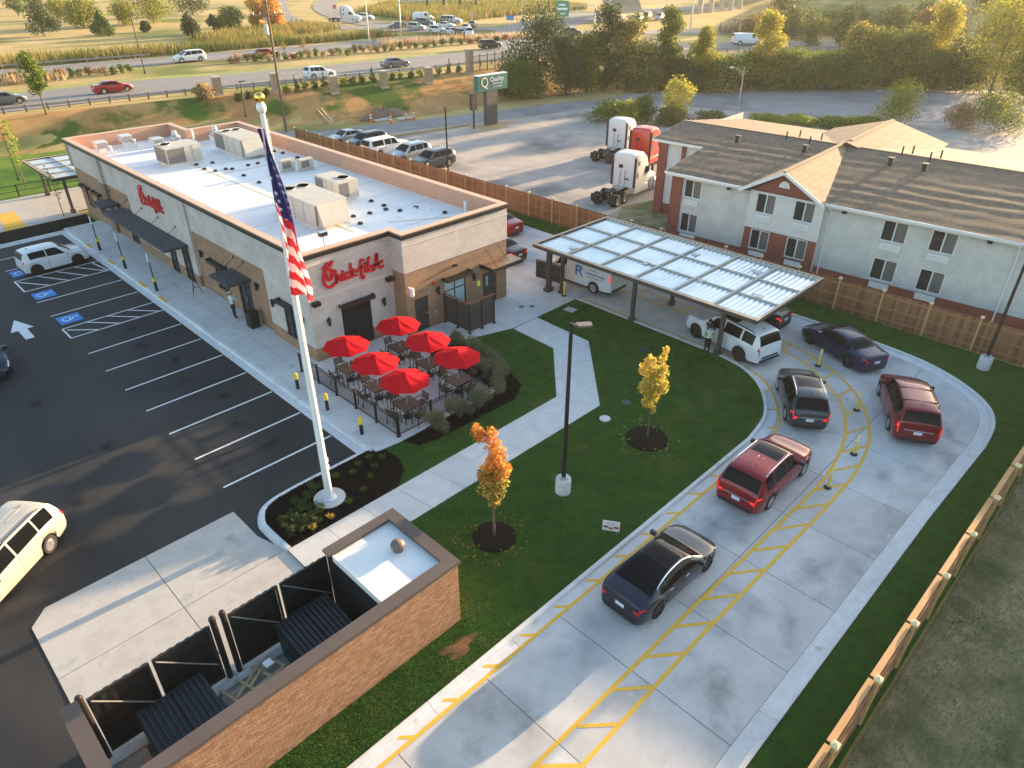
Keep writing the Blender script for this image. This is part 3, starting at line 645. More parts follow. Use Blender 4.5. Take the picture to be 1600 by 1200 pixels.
# front
wall(wh, 'y', Y1, -1, X0, XS, BASE, ZP-.25, [w_front]); wall(tn, 'y', Y1-.02, -1, X0-.02, XS, 0, BASE, [w_front])
wall(tn, 'y', Y2, -1, XS, X1, 0, ZW, [d1, w2, d2]); wall(wh, 'y', Y2-.03, -1, XS-.03, X1+.03, ZW, ZP-.25)
wh.add([(XS-.03, Y2-.03, ZW), (XS-.03, Y1, ZW), (XS-.03, Y1, ZP-.25), (XS-.03, Y2-.03, ZP-.25)], [(0, 1, 2, 3)])
tn.add([(XS, Y2, 0), (XS, Y1, 0), (XS, Y1, ZW), (XS, Y2, ZW)], [(0, 1, 2, 3)])
wh.add([(XS-.03, Y2-.03, ZW), (X1+.03, Y2-.03, ZW), (X1+.03, Y2, ZW), (XS-.03, Y2, ZW)], [(0, 1, 2, 3)])
# east and rear
wall(tn, 'x', X1, 1, Y2, YC, 0, ZW); wall(wh, 'x', X1+.03, 1, Y2, YC, ZW, ZP-.25)
wall(tn, 'y', YB, 1, X0+REC, 24.0, 0, ZW); wall(wh, 'y', YB, 1, X0, 24.0, ZW, ZP-.25)
wall(tn, 'x', 24.0, 1, YC, YB, 0, ZW); wall(wh, 'x', 24.0, 1, YC, YB, ZW, ZP-.25); wall(tn, 'y', YC, 1, 24.0, X1, 0, ZW); wall(wh, 'y', YC, 1, 24, X1, ZW, ZP-.25)
wh.build('upper_wall', WBR, rest); tn.build('lower_wall', BBR, rest)
# tan piers on the west side
for y, z1 in ((58.4, ZW),):
    MB().box(X0-.05, X0+REC+.01, y-.45, y+.45, 0, z1).build('pier', M('pier_tan', (.19, .125, .085), (.23, .15, .1), rough=.85, scale=3), rest)
MB().box(X0-.06, X0+REC+.01, 57.95, 58.85, ZW+.004, ZP-.25).build('pier', M('pier_pale', (.40, .35, .31), (.45, .4, .36), rough=.85, scale=3), rest)
# soldier band of bricks under the sign
BAND = M('pale_band', (.54, .475, .435), (.58, .515, .475), rough=.85, scale=4)
MB().box(X0-.015, XS-.06, Y1-.018, Y1-.001, 3.55, 3.68).build('brick_band', BAND, rest)
MB().box(X0-.015, XS-.06, Y1-.018, Y1-.001, 5.33, 5.40).build('brick_band', BAND, rest)
MB().box(X0-.018, X0-.001, Y1-.015, 34.2, 3.55, 3.68).build('brick_band', BAND, rest)
MB().box(XS-.05, X1+.045, Y2-.048, Y2-.031, 5.33, 5.40).build('brick_band', BAND, rest)
# cornice (dark) and cap (copper-toned) round the outline
out_l = [(X0, Y1), (XS, Y1), (XS, Y2), (X1, Y2), (X1, YC), (24.0, YC), (24.0, YB), (X0, YB)]
def ring(o_out, o_in, z0, z1, name, mat):
    n = len(out_l)
    def off(d):
        r = []
        for i in range(n):
            p0, p1, p2 = (Vector(out_l[(i+k) % n]) for k in (-1, 0, 1)); t0 = (p1-p0).normalized(); t1 = (p2-p1).normalized()
            n0 = Vector((t0.y, -t0.x)); n1 = Vector((t1.y, -t1.x)); r.append(tuple(p1+(n0+n1)*d if abs(n0.dot(n1)) < .5 else p1+n0*d))
        return r
    A, B = off(o_out), off(-o_in); mb = MB()
    for i in range(n):
        j = (i+1) % n
        mb.add([(*A[i], z0), (*A[j], z0), (*A[j], z1), (*A[i], z1), (*B[i], z0), (*B[j], z0), (*B[j], z1), (*B[i], z1)], [(0, 1, 2, 3), (3, 2, 6, 7), (7, 6, 5, 4), (4, 5, 1, 0)])
    return mb.build(name, mat, rest)
ring(.10, .02, ZP-.25, ZP-.12, 'cornice', TRIMB); ring(.16, .02, ZP-.12, ZP-.02, 'cornice', TRIMB)
ring(.06, .34, ZP-.02, ZP+.03, 'parapet_cap', CAPM)
ring(-.26, .32, ZD-.02, ZP-.02, 'parapet_inner', INNER)
MB().prism([(X0+.3, Y1+.3), (XS+.3, Y1+.3), (XS+.3, Y2+.3), (X1-.3, Y2+.3), (X1-.3, YC-.3), (23.7, YC-.3), (23.7, YB-.3), (X0+.3, YB-.3)], ZD-.2, ZD).build('roof', ROOFM, rest)
bpy.data.objects['roof']['label'] = 'white membrane flat roof'
roof_o = bpy.data.objects['roof']
SEAM = M('yellow_roof_line', (.62, .47, .17), rough=.7); SEAMW = M('roof_seam', (.60, .595, .57), rough=.6)
for i in range(11): MB().box(X0+.4, X1-.4, 32.0+i*3.0, 32.0+i*3.0+.1, ZD, ZD+.006).build('seam', SEAMW, roof_o)
for a in (((20.9, 33.3), (20.9, 58.5)), ((20.9, 50.2), (27.8, 50.2)), ((23.3, 33.3), (28.0, 30.6))): strip(MB(), list(a), .09, ZD+.012).build('gas_pipe_line', SEAM, roof_o)
# windows and doors
window(rest, 'y', Y1, -1, *w_front, nx=2, zs=(.72,)); window(rest, 'x', X0, -1, *w_l1, nx=2, zs=(.72,))
window(rest, 'x', X0+REC, -1, *w_l2, nx=2, zs=()); window(rest, 'x', X0+REC, -1, *ent2, nx=2, zs=(.8,), name='entrance_door', handle=37.4)
for o in (ent1a, ent1b): window(rest, 'x', X0, -1, *o, nx=2, zs=(.8,), name='entrance_door', handle=(o[0]+o[1])/2-.1)
for o in w_l3[:2]: window(rest, 'x', X0, -1, *o, nx=1, zs=())
window(rest, 'x', X0+REC, -1, *w_l3[2], nx=2, zs=(.8,), name='entrance_door', handle=54.6)
for o in w_l4: window(rest, 'x', X0+REC, -1, *o, nx=2, zs=())
window(rest, 'y', Y2, -1, *w2, nx=2, zs=(.6,), glass=GLASSB)
DOORM = M('door_paint', (.045, .038, .034), rough=.5)
for o, vis in ((d1, False), (d2, True)):
    d = MB().box(o[0], o[1], Y2+.06, Y2+.12, o[2], o[3]).build('service_door', DOORM, rest)
    MB().cyl((o[1]-.12, Y2+.0, 1.1), (o[1]-.12, Y2+.06, 1.1), .035).build('handle', STEEL, d)
    if vis: MB().box(o[0]+.3, o[0]+.48, Y2+.045, Y2+.059, 1.3, 1.9).build('door_light', GLASSB, d)
WPAN = M('white_poster', (.68, .68, .66), rough=.5)
for a, b in ((48.3, 49.0), (50.3, 50.95)): MB().box(X0-.04, X0-.001, a, b, 1.0, 2.35).build('wall_panel', WPAN, rest)
# awnings: steel channel hoods and flat canopies on rods
def hood_y(xa, xb, y, z, d=.35):
    o = MB().box(xa, xb, y-d, y-.002, z, z+.06).box(xa, xb, y-d-.03, y-d, z-.05, z+.16).box(xa-.03, xa, y-d, y, z-.05, z+.16).box(xb, xb+.03, y-d, y, z-.05, z+.16)
    for k in range(3): o.box(xa, xb, y-d+.08+k*.08, y-d+.1+k*.08, z+.061, z+.11)
    return o.build('awning', TRIMB, rest)
def hood_x(ya, yb, x, z, d=.35): return MB().box(x-d, x-.002, ya, yb, z, z+.06).box(x-d-.03, x-d, ya-.03, yb+.03, z-.05, z+.16).box(x-d, x, ya-.03, ya, z-.05, z+.16).box(x-d, x, yb, yb+.03, z-.05, z+.16).build('awning', TRIMB, rest)
hood_y(17.25, 19.3, Y1, 2.76); hood_y(23.4, 25.3, Y2, 2.72, .5); hood_x(31.2, 32.8, X0, 2.71); hood_x(39.4, 41.4, X0+REC, 2.52); hood_x(59.9, 61.5, X0+REC, 2.52); hood_x(62.5, 64.1, X0+REC, 2.52)
AWN = M('canopy_cloth', (.045, .045, .055), (.06, .06, .07), rough=.7, scale=3)
def flat_canopy(ya, yb, x, z, d, n):
    c = MB().box(x-d, x-.003, ya, yb, z, z+.16).build('flat_canopy', AWN, rest)
    for i in range(n):
        y = ya+(yb-ya)*(i+.5)/n; MB().cyl((x-.01, y, z+1.0), (x-d+.2, y, z+.16), .018, n=6).box(x-.03, x-.002, y-.07, y+.07, z+.93, z+1.07).build('rod', BLK, c)
flat_canopy(44.2, 55.0, X0, 2.62, 1.5, 4); flat_canopy(36.4, 38.7, X0+REC, 2.6, 1.4, 2); flat_canopy(56.0, 58.0, X0, 2.62, 1.2, 1)
c = MB().box(26.3, 28.8, Y2-1.15, Y2-.003, 2.72, 2.80).box(26.3, 28.8, Y2-1.19, Y2-1.15, 2.64, 2.86).box(26.26, 26.3, Y2-1.19, Y2, 2.64, 2.86).build('flat_canopy', TRIMB, rest)
MB().box(26.34, 28.76, Y2-1.12, Y2-.02, 2.803, 2.83).build('deck', M('copper_deck', (.36, .23, .13), (.30, .19, .11), rough=.45, scale=3, metal=.4), c)
for x in (26.75, 27.75): MB().cyl((x, Y2-.03, 3.68), (x, Y2-1.0, 2.86), .02, n=6).build('rod', BLK, c)
# wall lights, speakers, cameras
def sconce(p, ax):
    x, y, z = p
    if ax == 'y': MB().box(x-.07, x+.07, y-.05, y-.001, z-.1, z+.1).cyl((x, y-.14, z-.22), (x, y-.14, z+.22), .075, n=10).build('wall_light', BLK, rest)
    else: MB().box(x-.05, x-.001, y-.07, y+.07, z-.1, z+.1).cyl((x-.14, y, z-.22), (x-.14, y, z+.22), .075, n=10).build('wall_light', BLK, rest)
for x in (16.5, 20.0): sconce((x, Y1, 2.2), 'y')
for x in (23.0, 25.75): sconce((x, Y2, 2.25), 'y')
for y in (30.6, 33.6): sconce((X0, y, 2.3), 'x')
for y in (35.6, 42.6, 56.2): sconce((X0+REC, y, 2.6), 'x')
for x in (15.9, 20.45): MB().box(x-.2, x+.2, Y1-.3, Y1-.02, 3.3, 3.5).build('speaker', BLK, rest)
MB().cyl((21.0, Y2-.3, 2.8), (21.0, Y2-.3, 3.05), .12, n=12).lathe([(0, -.28), (.09, -.24), (.13, -.14), (.12, -.04), (0, 0)], (21.0, Y2-.3, 2.8), 12).box(20.95, 21.05, Y2-.3, Y2-.001, 2.98, 3.04).build('camera_dome', WHITE, rest, smooth=40)
MB().cyl((22.75, Y2-.001, 2.75), (22.75, Y2-.05, 2.75), .09, n=14).build('alarm_bell', REDM, rest)
MB().box(26.05, 26.28, Y2-.02, Y2-.001, 1.5, 1.85).build('warning_sign', M('hi_vis', (.75, .8, .05), rough=.5), rest)
MB().box(24.2, 24.45, Y2-.15, Y2-.001, 3.3, 3.42).build('wall_light', BLK, rest)
MB().cyl((22.75, Y2-.001, 1.0), (22.75, Y2-.12, 1.0), .09, n=12).build('hose_bib', STEEL, rest)
# red script sign
def script_sign(parent, to3):
    # strokes in a frame 3.6 wide and 1.3 high
    S_ = [[(.64, .80), (.53, .87), (.40, .96), (.26, .97), (.13, .88), (.04, .70), (.0, .45), (.03, .25), (.12, .08), (.27, .0), (.45, .03), (.6, .1), (.72, .2)],
          [(.25, .72), (.22, .55), (.26, .42), (.36, .38), (.47, .47), (.53, .64), (.52, .80)],
          [(.72, .78), (.74, .55), (.73, .28), (.72, .10)], [(.73, .28), (.83, .47), (.93, .44), (.95, .28), (1.0, .16), (1.08, .18)],
          [(1.14, .46), (1.13, .25), (1.17, .16), (1.26, .2)], [(1.14, .60), (1.15, .62)],
          [(1.46, .46), (1.36, .47), (1.29, .36), (1.31, .22), (1.42, .16), (1.54, .22)],
          [(1.66, .88), (1.64, .60), (1.64, .16)], [(1.65, .34), (1.76, .46), (1.84, .52)], [(1.68, .34), (1.78, .22), (1.92, .16)],
          [(1.96, .36), (2.10, .38)],
          [(2.44, .86), (2.34, .92), (2.26, .82), (2.25, .55), (2.26, .22), (2.24, -.02), (2.32, -.12), (2.38, -.02)], [(2.12, .48), (2.30, .54), (2.46, .56)],
          [(2.52, .46), (2.52, .24), (2.58, .17), (2.68, .22)], [(2.53, .64), (2.54, .66)],
          [(2.82, .92), (2.74, .80), (2.73, .45), (2.75, .22), (2.86, .17)],
          [(2.90, .36), (3.02, .36)],
          [(2.98, .12), (3.08, .22), (3.18, .52), (3.27, .96), (3.31, .96)], [(3.31, .96), (3.30, .55), (3.38, .22), (3.52, .15), (3.62, .2)], [(3.06, .40), (3.30, .42), (3.62, .48)]]
    for st in S_:
        l = smooth_line(st, 4) if len(st) > 2 else st
        mb = MB(); n = len(l); w = .068
        L_ = offset_line(l, w); R_ = offset_line(l, -w); o0, o1 = .10, .19
        rows = [[(*p, o0) for p in L_], [(*p, o1) for p in L_], [(*p, o1) for p in R_], [(*p, o0) for p in R_], [(*p, o0) for p in L_]]
        mb.grid(rows)
        for p in (l[0], l[-1]):
            c = arc(p[0], p[1], w, 0, 360, 10)[:-1]; k = len(mb.v); mb.v += [(*q, o0) for q in c]+[(*q, o1-.002) for q in c]
            m = len(c); mb.f += [tuple(k+m+i for i in range(m))]+[(k+i, k+(i+1) % m, k+m+(i+1) % m, k+m+i) for i in range(m)]; mb.mi += [0]*(m+1)
        mb.v = [to3(*p) for p in mb.v]; mb.build('letter_stroke', REDM, parent)
    # the comb and the beak on the capital
    for cx, cy, a, b, rot in ((.10, 1.10, .13, .065, 60), (.30, 1.20, .17, .085, 80), (.53, 1.22, .20, .10, 45)):
        el = [(cx+a*math.cos(t)*math.cos(R(rot))-b*math.sin(t)*math.sin(R(rot)), cy+a*math.cos(t)*math.sin(R(rot))+b*math.sin(t)*math.cos(R(rot))) for t in [2*math.pi*i/16 for i in range(16)]]
        mb = MB().prism(el, .10, .185, bottom=True); mb.v = [to3(*p) for p in mb.v]; mb.build('comb', REDM, parent)
    mb = MB().prism([(.60, .90), (.80, .80), (.66, .68)], .10, .185, bottom=True); mb.v = [to3(*p) for p in mb.v]; mb.build('beak', REDM, parent)
for nm, to3 in (('wall_sign', lambda u, v, w: (16.55+u, Y1-w+.08, 4.02+v*.98)), ('wall_sign', lambda u, v, w: (X0-w+.08, 50.5-u, 4.08+v*.95))):
    sg = link(nm, None, rest); script_sign(sg, to3)
# ---------------- roof equipment
def unit(x0, x1, y0, y1, h, label, fans, hood=None, wz=.12):
    t = thing('rooftop_unit', label, 'air conditioner', ((x0+x1)/2, (y0+y1)/2, ZD), group='air conditioning units on the restaurant roof')
    cx, cy = (x0+x1)/2, (y0+y1)/2; a, b = (x1-x0)/2, (y1-y0)/2
    MB().box(-a+.08, a-.08, -b+.08, b-.08, 0, wz).build('curb', WHITE, t)
    bmbox(-a, a, -b, b, wz, h, 'casing', UNITM, t, .02)
    lng = b > a
    for k in range(3):
        p = -1+2*(k+1)/4
        (MB().box(-a-.012, -a+.01, p*b-.012, p*b+.012, wz+.03, h-.03) if lng else MB().box(p*a-.012, p*a+.012, -b-.012, -b+.01, wz+.03, h-.03)).build('panel_seam', GRILLE, t)
    MB().box(-a-.008, -a+.01, -b+.06 if not lng else b*.25, b-.06, wz+.12, h-.12).build('coil_grille', GRILLE, t)
    MB().box(-a+.08, a*.05, -b-.008, -b+.01, wz+.12, h-.12).build('coil_grille', GRILLE, t)
    for fx, fy, fr in fans:
        f = MB().lathe([(fr, 0), (fr, .05), (fr*.96, .05), (fr*.96, .012)], (fx, fy, h), 20, caps=False).build('fan_guard', UNITM, t)
        MB().lathe([(fr*.95, .01), (.0, .01)], (fx, fy, h), 20).build('fan_well', BLK, f)
    if hood:
        hx0, hx1, hy, dz = hood
        MB().add([(hx0, hy, wz+.1), (hx1, hy, wz+.1), (hx1, hy, h-.06), (hx0, hy, h-.06), (hx0, hy-.55, wz+.12), (hx1, hy-.55, wz+.12)], [(0, 1, 2, 3), (3, 2, 5, 4), (0, 4, 5, 1), (0, 3, 4), (1, 5, 2)]).build('intake_hood', UNITM, t)
    return t
unit(19.3, 21.9, 54.5, 56.6, 1.35, 'single fan air conditioner nearest the parapet at the rear of the roof', [(-.75, .3, .42)])
unit(24.3, 26.4, 53.0, 57.4, 1.45, 'long beige air conditioner at the far rear corner of the roof', [(-.4, 1.3, .38), (.45, 1.3, .38)], (-.9, .9, -2.2, 0))
unit(19.6, 21.8, 35.1, 39.6, 1.45, 'large beige air conditioner with sloped intake hood closest to the front sign', [(-.45, 1.5, .42), (.5, 1.5, .42)], (-.9, .9, -2.25, 0))
unit(23.4, 24.9, 38.5, 41.2, 1.25, 'small air conditioner with one fan beside the large hooded unit', [(.2, -.5, .42)])
def cond(x, y, lab):
    t = thing('condenser', lab, 'condenser', (x, y, ZD), group='small condensers on the roof')
    bmbox(-.55, .55, -.22, .22, .14, .85, 'casing', UNITM, t, .02); MB().box(-.5, .5, -.2, .2, 0, .14).build('feet', STEEL, t)
    MB().box(-.45, .2, -.235, -.21, .25, .75).build('coil_grille', GRILLE, t)
    MB().tube([(.45, -.3, 0), (.45, -.3, .5), (.5, -.4, .62), (.6, -.5, .55), (.62, -.52, .05)], .06, 7).build('pipe_gooseneck', WHITE, t, smooth=True)
cond(25.0, 47.6, 'front condenser box with white gooseneck pipes in mid roof'); cond(26.1, 46.9, 'second condenser box nearer the parapet in mid roof')
def exhaust(x, y, lab, s=1.):
    t = thing('exhaust_fan', lab, 'exhaust fan', (x, y, ZD), group='exhaust fans by the rear parapet')
    MB().box(-.4*s, .4*s, -.4*s, .4*s, 0, .55*s).build('curb', WHITE, t)
    MB().lathe([(.3*s, .55*s), (.42*s, .62*s), (.42*s, .8*s), (.2*s, 1.0*s), (.17*s, 1.25*s), (.0, 1.27*s)], (0, 0, 0), 16).build('fan_housing', STEEL, t, smooth=40)
    MB().tube([(.35*s, -.3, .3), (.9*s, -.5, .35), (1.4*s, -.6, .15)], [.16, .2, .22], 8).build('duct', WHITE, t, smooth=True)
exhaust(22.5, 60.6, 'exhaust fan with a white duct left of the tall vent pipe'); exhaust(25.6, 60.0, 'exhaust fan with a white duct near the rear corner of the roof')
for x, y, lab in ((17.4, 62.4, 'leftmost square vent hood by the rear parapet'), (19.6, 63.4, 'second square vent hood from the left by the rear parapet'), (21.0, 60.6, 'low vent hood beside the first exhaust fan')):
    t = thing('vent_hood', lab, 'vent', (x, y, ZD), group='square vent hoods by the rear parapet')
    MB().box(-.25, .25, -.25, .25, 0, .45).build('curb', WHITE, t); bmbox(-.42, .42, -.42, .42, .45, .95, 'hood', M('vent_metal', (.55, .57, .58), rough=.4, metal=.3), t, .03)
    for k in range(4): MB().box(-.38, .38, -.436, -.415, .5+k*.1, .55+k*.1).build('louvre', GRILLE, t)
    MB().tube([(.5, -.6, 0), (.5, -.6, .5), (.45, -.7, .62), (.35, -.8, .58)], .07, 7).build('pipe_gooseneck', WHITE, t, smooth=True)
for x, y, h in ((24.0, 60.8, 1.1), (27.6, 31.3, .75), (26.4, 33.2, .3), (25.6, 33.6, .3)):
    MB().cyl((x, y, ZD), (x, y, ZD+h), .09, n=10).lathe([(.17, 0), (.1, .05), (.09, .1)], (x, y, ZD), 10).build('vent_pipe', WHITE, label={1.1: 'tall white vent pipe by the rear parapet', .75: 'white vent pipe at the front right corner of the roof'}.get(h, 'short white vent stub, %s, near the front right of the roof' % ('right one' if x > 26 else 'left one')), cat='pipe', group='white vent pipes on the roof')
sp = [G(x, y, ZD) for x, y in ((307, 258), (320, 265), (332, 255), (337, 268), (353, 265), (363, 265), (381, 275), (405, 286), (388, 259), (403, 256), (448, 250), (465, 247), (428, 237), (442, 240), (580, 315), (600, 322), (603, 328), (625, 330), (578, 334), (650, 325), (695, 333), (552, 339), (563, 350))]
for p in sorted(sp, key=lambda q: (q.x-q.y)):
    MB().lathe([(.16, 0), (.15, .10), (.10, .13), (0, .14)], (0, 0, 0), 10).build('roof_drain', BLK, label='small black drain on the white roof, %s from the far left' % nth('drain'), cat='roof drain', group='black drains on the white roof', loc=(p.x, p.y, ZD))
t = thing('flood_light', 'small flood light on a post at the front edge of the roof', 'flood light', (17.4, 30.6, ZD))
MB().cyl((0, 0, 0), (0, 0, 1.35), .02, n=6).build('post', DARK, t); MB().box(-.22, .22, -.12, .12, 1.35, 1.55).build('lamp_head', DARK, t); MB().box(-.19, .19, -.1, .1, 1.552, 1.565).build('lens', M('led_lens', (.35, .55, .7), rough=.2), t)
# ---------------- steel mesh screen by the service door
SCR = M('screen_mesh', (.045, .038, .034), (.06, .05, .045), rough=.7, scale=20)
t = thing('screen_enclosure', 'dark mesh screen enclosure with brown top rail before the service window', 'screen', (23.4, 28.6, WZ))
for (xa, ya), (xb, yb) in (((0, 0), (0, -1.05)), ((0, -1.05), (0, -2.1)), ((0, -2.1), (.95, -2.1)), ((.95, -2.1), (1.9, -2.1))):
    a = Vector((xa, ya, 0)); b = Vector((xb, yb, 0)); d = (b-a).normalized()*.05
    for z0, z1 in ((.12, 1.1), (1.16, 1.72)): MB().bar(a+d+Vector((0, 0, (z0+z1)/2)), b-d+Vector((0, 0, (z0+z1)/2)), .02, z1-z0).build('panel', SCR, t)
    MB().bar(a+d+Vector((0, 0, 1.13)), b-d+Vector((0, 0, 1.13)), .03, .05).build('rail', TRIMB, t)
for x, y in ((0, 0), (0, -1.05), (0, -2.1), (.95, -2.1), (1.9, -2.1)): MB().box(x-.04, x+.04, y-.04, y+.04, 0, 1.8).box(x-.1, x+.1, y-.1, y+.1, 0, .02).build('post', TRIMB, t)
BRN = M('brown_rail', (.18, .07, .04), rough=.5)
MB().box(-.06, .06, -2.16, .0, 1.8, 1.86).build('top_rail', BRN, t); MB().box(.06, 1.96, -2.16, -2.04, 1.8, 1.859).build('top_rail', BRN, t)
# ================================================================ brick bin enclosure
EBR = [M('red_brick_%d' % i, c, c2, rough=.9, scale=12, detail=4) for i, (c, c2) in enumerate((((.34, .165, .085), (.40, .205, .11)), ((.28, .13, .07), (.34, .165, .09)), ((.40, .215, .12), (.45, .25, .15))))]
MORT = M('mortar', (.24, .18, .14), rough=.95)
CAPB = M('enclosure_cap', (.085, .062, .05), (.105, .078, .062), rough=.55, scale=.8, detail=5)
enc = thing('bin_enclosure', 'brown brick bin enclosure with dark metal coping and black gates', 'enclosure', (0, 0, 0))
ex0, ex1, ey0, ey1, eh = -.35, 9.75, 11.95, 15.2, 2.62
# cores of the walls, bricks stand 8 mm proud of the mortar
MB().box(ex0, ex1, ey0+.012, ey0+.28, 0, eh).build('front_wall', MORT, enc)
MB().box(ex1-.28, ex1-.012, ey0+.282, ey1, 0, eh).build('side_wall', MORT, enc)
MB().box(ex0+.012, ex0+.28, ey0+.282, ey1-.1, 0, eh).build('side_wall', MORT, enc)
MB().box(7.2, 7.42, ey0+.282, ey1-.02, 0, eh-.25).build('divider_wall', DARK, enc)
MB().box(ex0+.3, ex1-.3, ey0+.282, ey0+.31, 0, eh-.03).build('inner_lining', M('lining', (.10, .085, .075), rough=.8), enc)
bl, bh, bg_ = .215, .068, .010
def brick_me(mat, w, flat):
    mb = MB()
    if flat == 'y': mb.box(0, w, -.012, .03, 0, bh-bg_)
    else: mb.box(-.03, .012, 0, w, 0, bh-bg_)
    me = mb.mesh('brick', mat); return me
BM = {(k, h): brick_me(EBR[k], (bl if not h else bl/2)-bg_, 'y') for k in range(3) for h in (0, 1)}
rest_mb = MB(); cnt = 0
allb = []
rows_n = int(eh/bh)
for r in range(rows_n):
    x = ex0+.005
    first = r % 2
    while x < ex1-.06:
        half = first; first = 0; w = bl/2 if half else bl
        if x+w > ex1: w = ex1-x
        allb.append((x, r*bh+.004, w, half)); x += w
allb = [b for b in allb if b[2] > .08]
def key(b): return (b[0]-2.8)**2*.05-b[1]*.9        # what shows largest: high on the wall, near the bottom of the frame
order = sorted(range(len(allb)), key=lambda i: key(allb[i])); big = set(order[:300])
random.seed(3)
for i, (x, z, w, half) in enumerate(allb):
    k = random.choice((0, 0, 1, 2)); full = abs(w-(bl/2 if half else bl)) < .001
    if i in big and full: link('brick', BM[(k, half)], enc, loc=(x, ey0+.012, z))
    else: rest_mb.box(x, x+w-bg_, ey0, ey0+.03, z, z+bh-bg_, mi=k)
for r in range(rows_n):
    y = ey0+.03+(bl/2 if r % 2 else 0)
    while y < ey1-.1: rest_mb.box(ex1-.03, ex1, y, min(y+bl-bg_, ey1), r*bh+.004, r*bh+bh-bg_+.004, mi=random.choice((0, 0, 1, 2))); y += bl
o = rest_mb.build('brickwork', EBR, enc); o['kind'] = 'stuff'
MB().box(ex0-.06, ex1+.06, ey0-.06, ey0+.36, eh, eh+.10).build('coping', CAPB, enc)
MB().box(ex0-.06, ex0+.36, ey0+.362, ey1-.05, eh, eh+.098).build('coping', CAPB, enc)
MB().box(ex1-.36, ex1+.06, ey0+.362, ey1+.1, eh, eh+.098).build('coping', CAPB, enc)
MB().box(7.1, ex1-.362, ey1-.25, ey1+.1, eh, eh+.096).build('coping', CAPB, enc)
rf = MB().box(7.3, ex1-.3, ey0+.3, ey1-.22, eh-.22, eh-.06).build('store_roof', M('store_membrane', (.66, .67, .67), (.74, .74, .73), rough=.55, scale=.8, detail=5), enc)
MB().box(7.22, 7.299, ey0+.3, ey1-.25, eh-.26, eh-.02).build('roof_edge', WHITE, rf)
MB().lathe([(.17, 0), (.16, .12), (.22, .16), (.23, .24), (.2, .3), (.12, .36), (0, .38)], (8.85, 13.75, eh-.06), 18).build('turbine_vent', M('vent_brown', (.14, .10, .085), rough=.5), rf, smooth=40)
MB().box(7.4, 9.5, ey1+.02, ey1+.06, .05, 2.4).build('store_door', DARK, enc)
MB().box(ex0+.32, 7.18, ey0+.32, ey1-.08, .0, .035).build('floor', PADC, enc)
MB().box(ex0+.33, 7.17, ey1-.35, ey1-.1, .036, .16).build('wheel_stop', KERBC, enc)
GATE = M('gate_black', (.020, .019, .016), (.028, .026, .022), rough=.55, scale=3)
for x in (.05, 3.52, 3.82, 7.32):
    MB().cyl((x, ey1+.12, 0), (x, ey1+.12, 2.5), .09, n=12).lathe([(.1, 0), (.1, .06), (.07, .12), (0, .14)], (x, ey1+.12, 2.5), 12).build('gate_post', M('gate_post', (.05, .035, .028), rough=.4, metal=.4), enc, smooth=40)
def gate(xa, xb):
    g = MB().box(xa, xb, ey1+.1, ey1+.16, 2.28, 2.36).box(xa, xb, ey1+.1, ey1+.16, .12, .2).box(xa, xa+.06, ey1+.1, ey1+.16, .2, 2.28).box(xb-.06, xb, ey1+.1, ey1+.16, .2, 2.28).build('gate', GATE, enc)
    n = int((xb-xa-.12)/.115)
    for i in range(n):
        a = xa+.06+(xb-xa-.12)*i/n; b = xa+.06+(xb-xa-.12)*(i+1)/n+.006
        MB().box(a, b, ey1+.162+(.03 if i % 2 else 0), ey1+.182+(.03 if i % 2 else 0), .15, 2.33).build('slat', GATE, g)
    for z in (.85, 1.55): MB().box(xa+.06, xb-.06, ey1+.11, ey1+.15, z, z+.05).build('rail', GATE, g)
    MB().bar((xa+.08, ey1+.09, 2.25), (xb-.1, ey1+.09, .8), .03, .03).build('brace', STEEL, g)
gate(.17, 1.72); gate(1.80, 3.40); gate(3.94, 5.5); gate(5.58, 7.2)
MB().box(ex0+.3, ex0+.34, ey0+.4, ey1-.12, 1.2, 1.26).build('guard_bar', STEEL, enc)
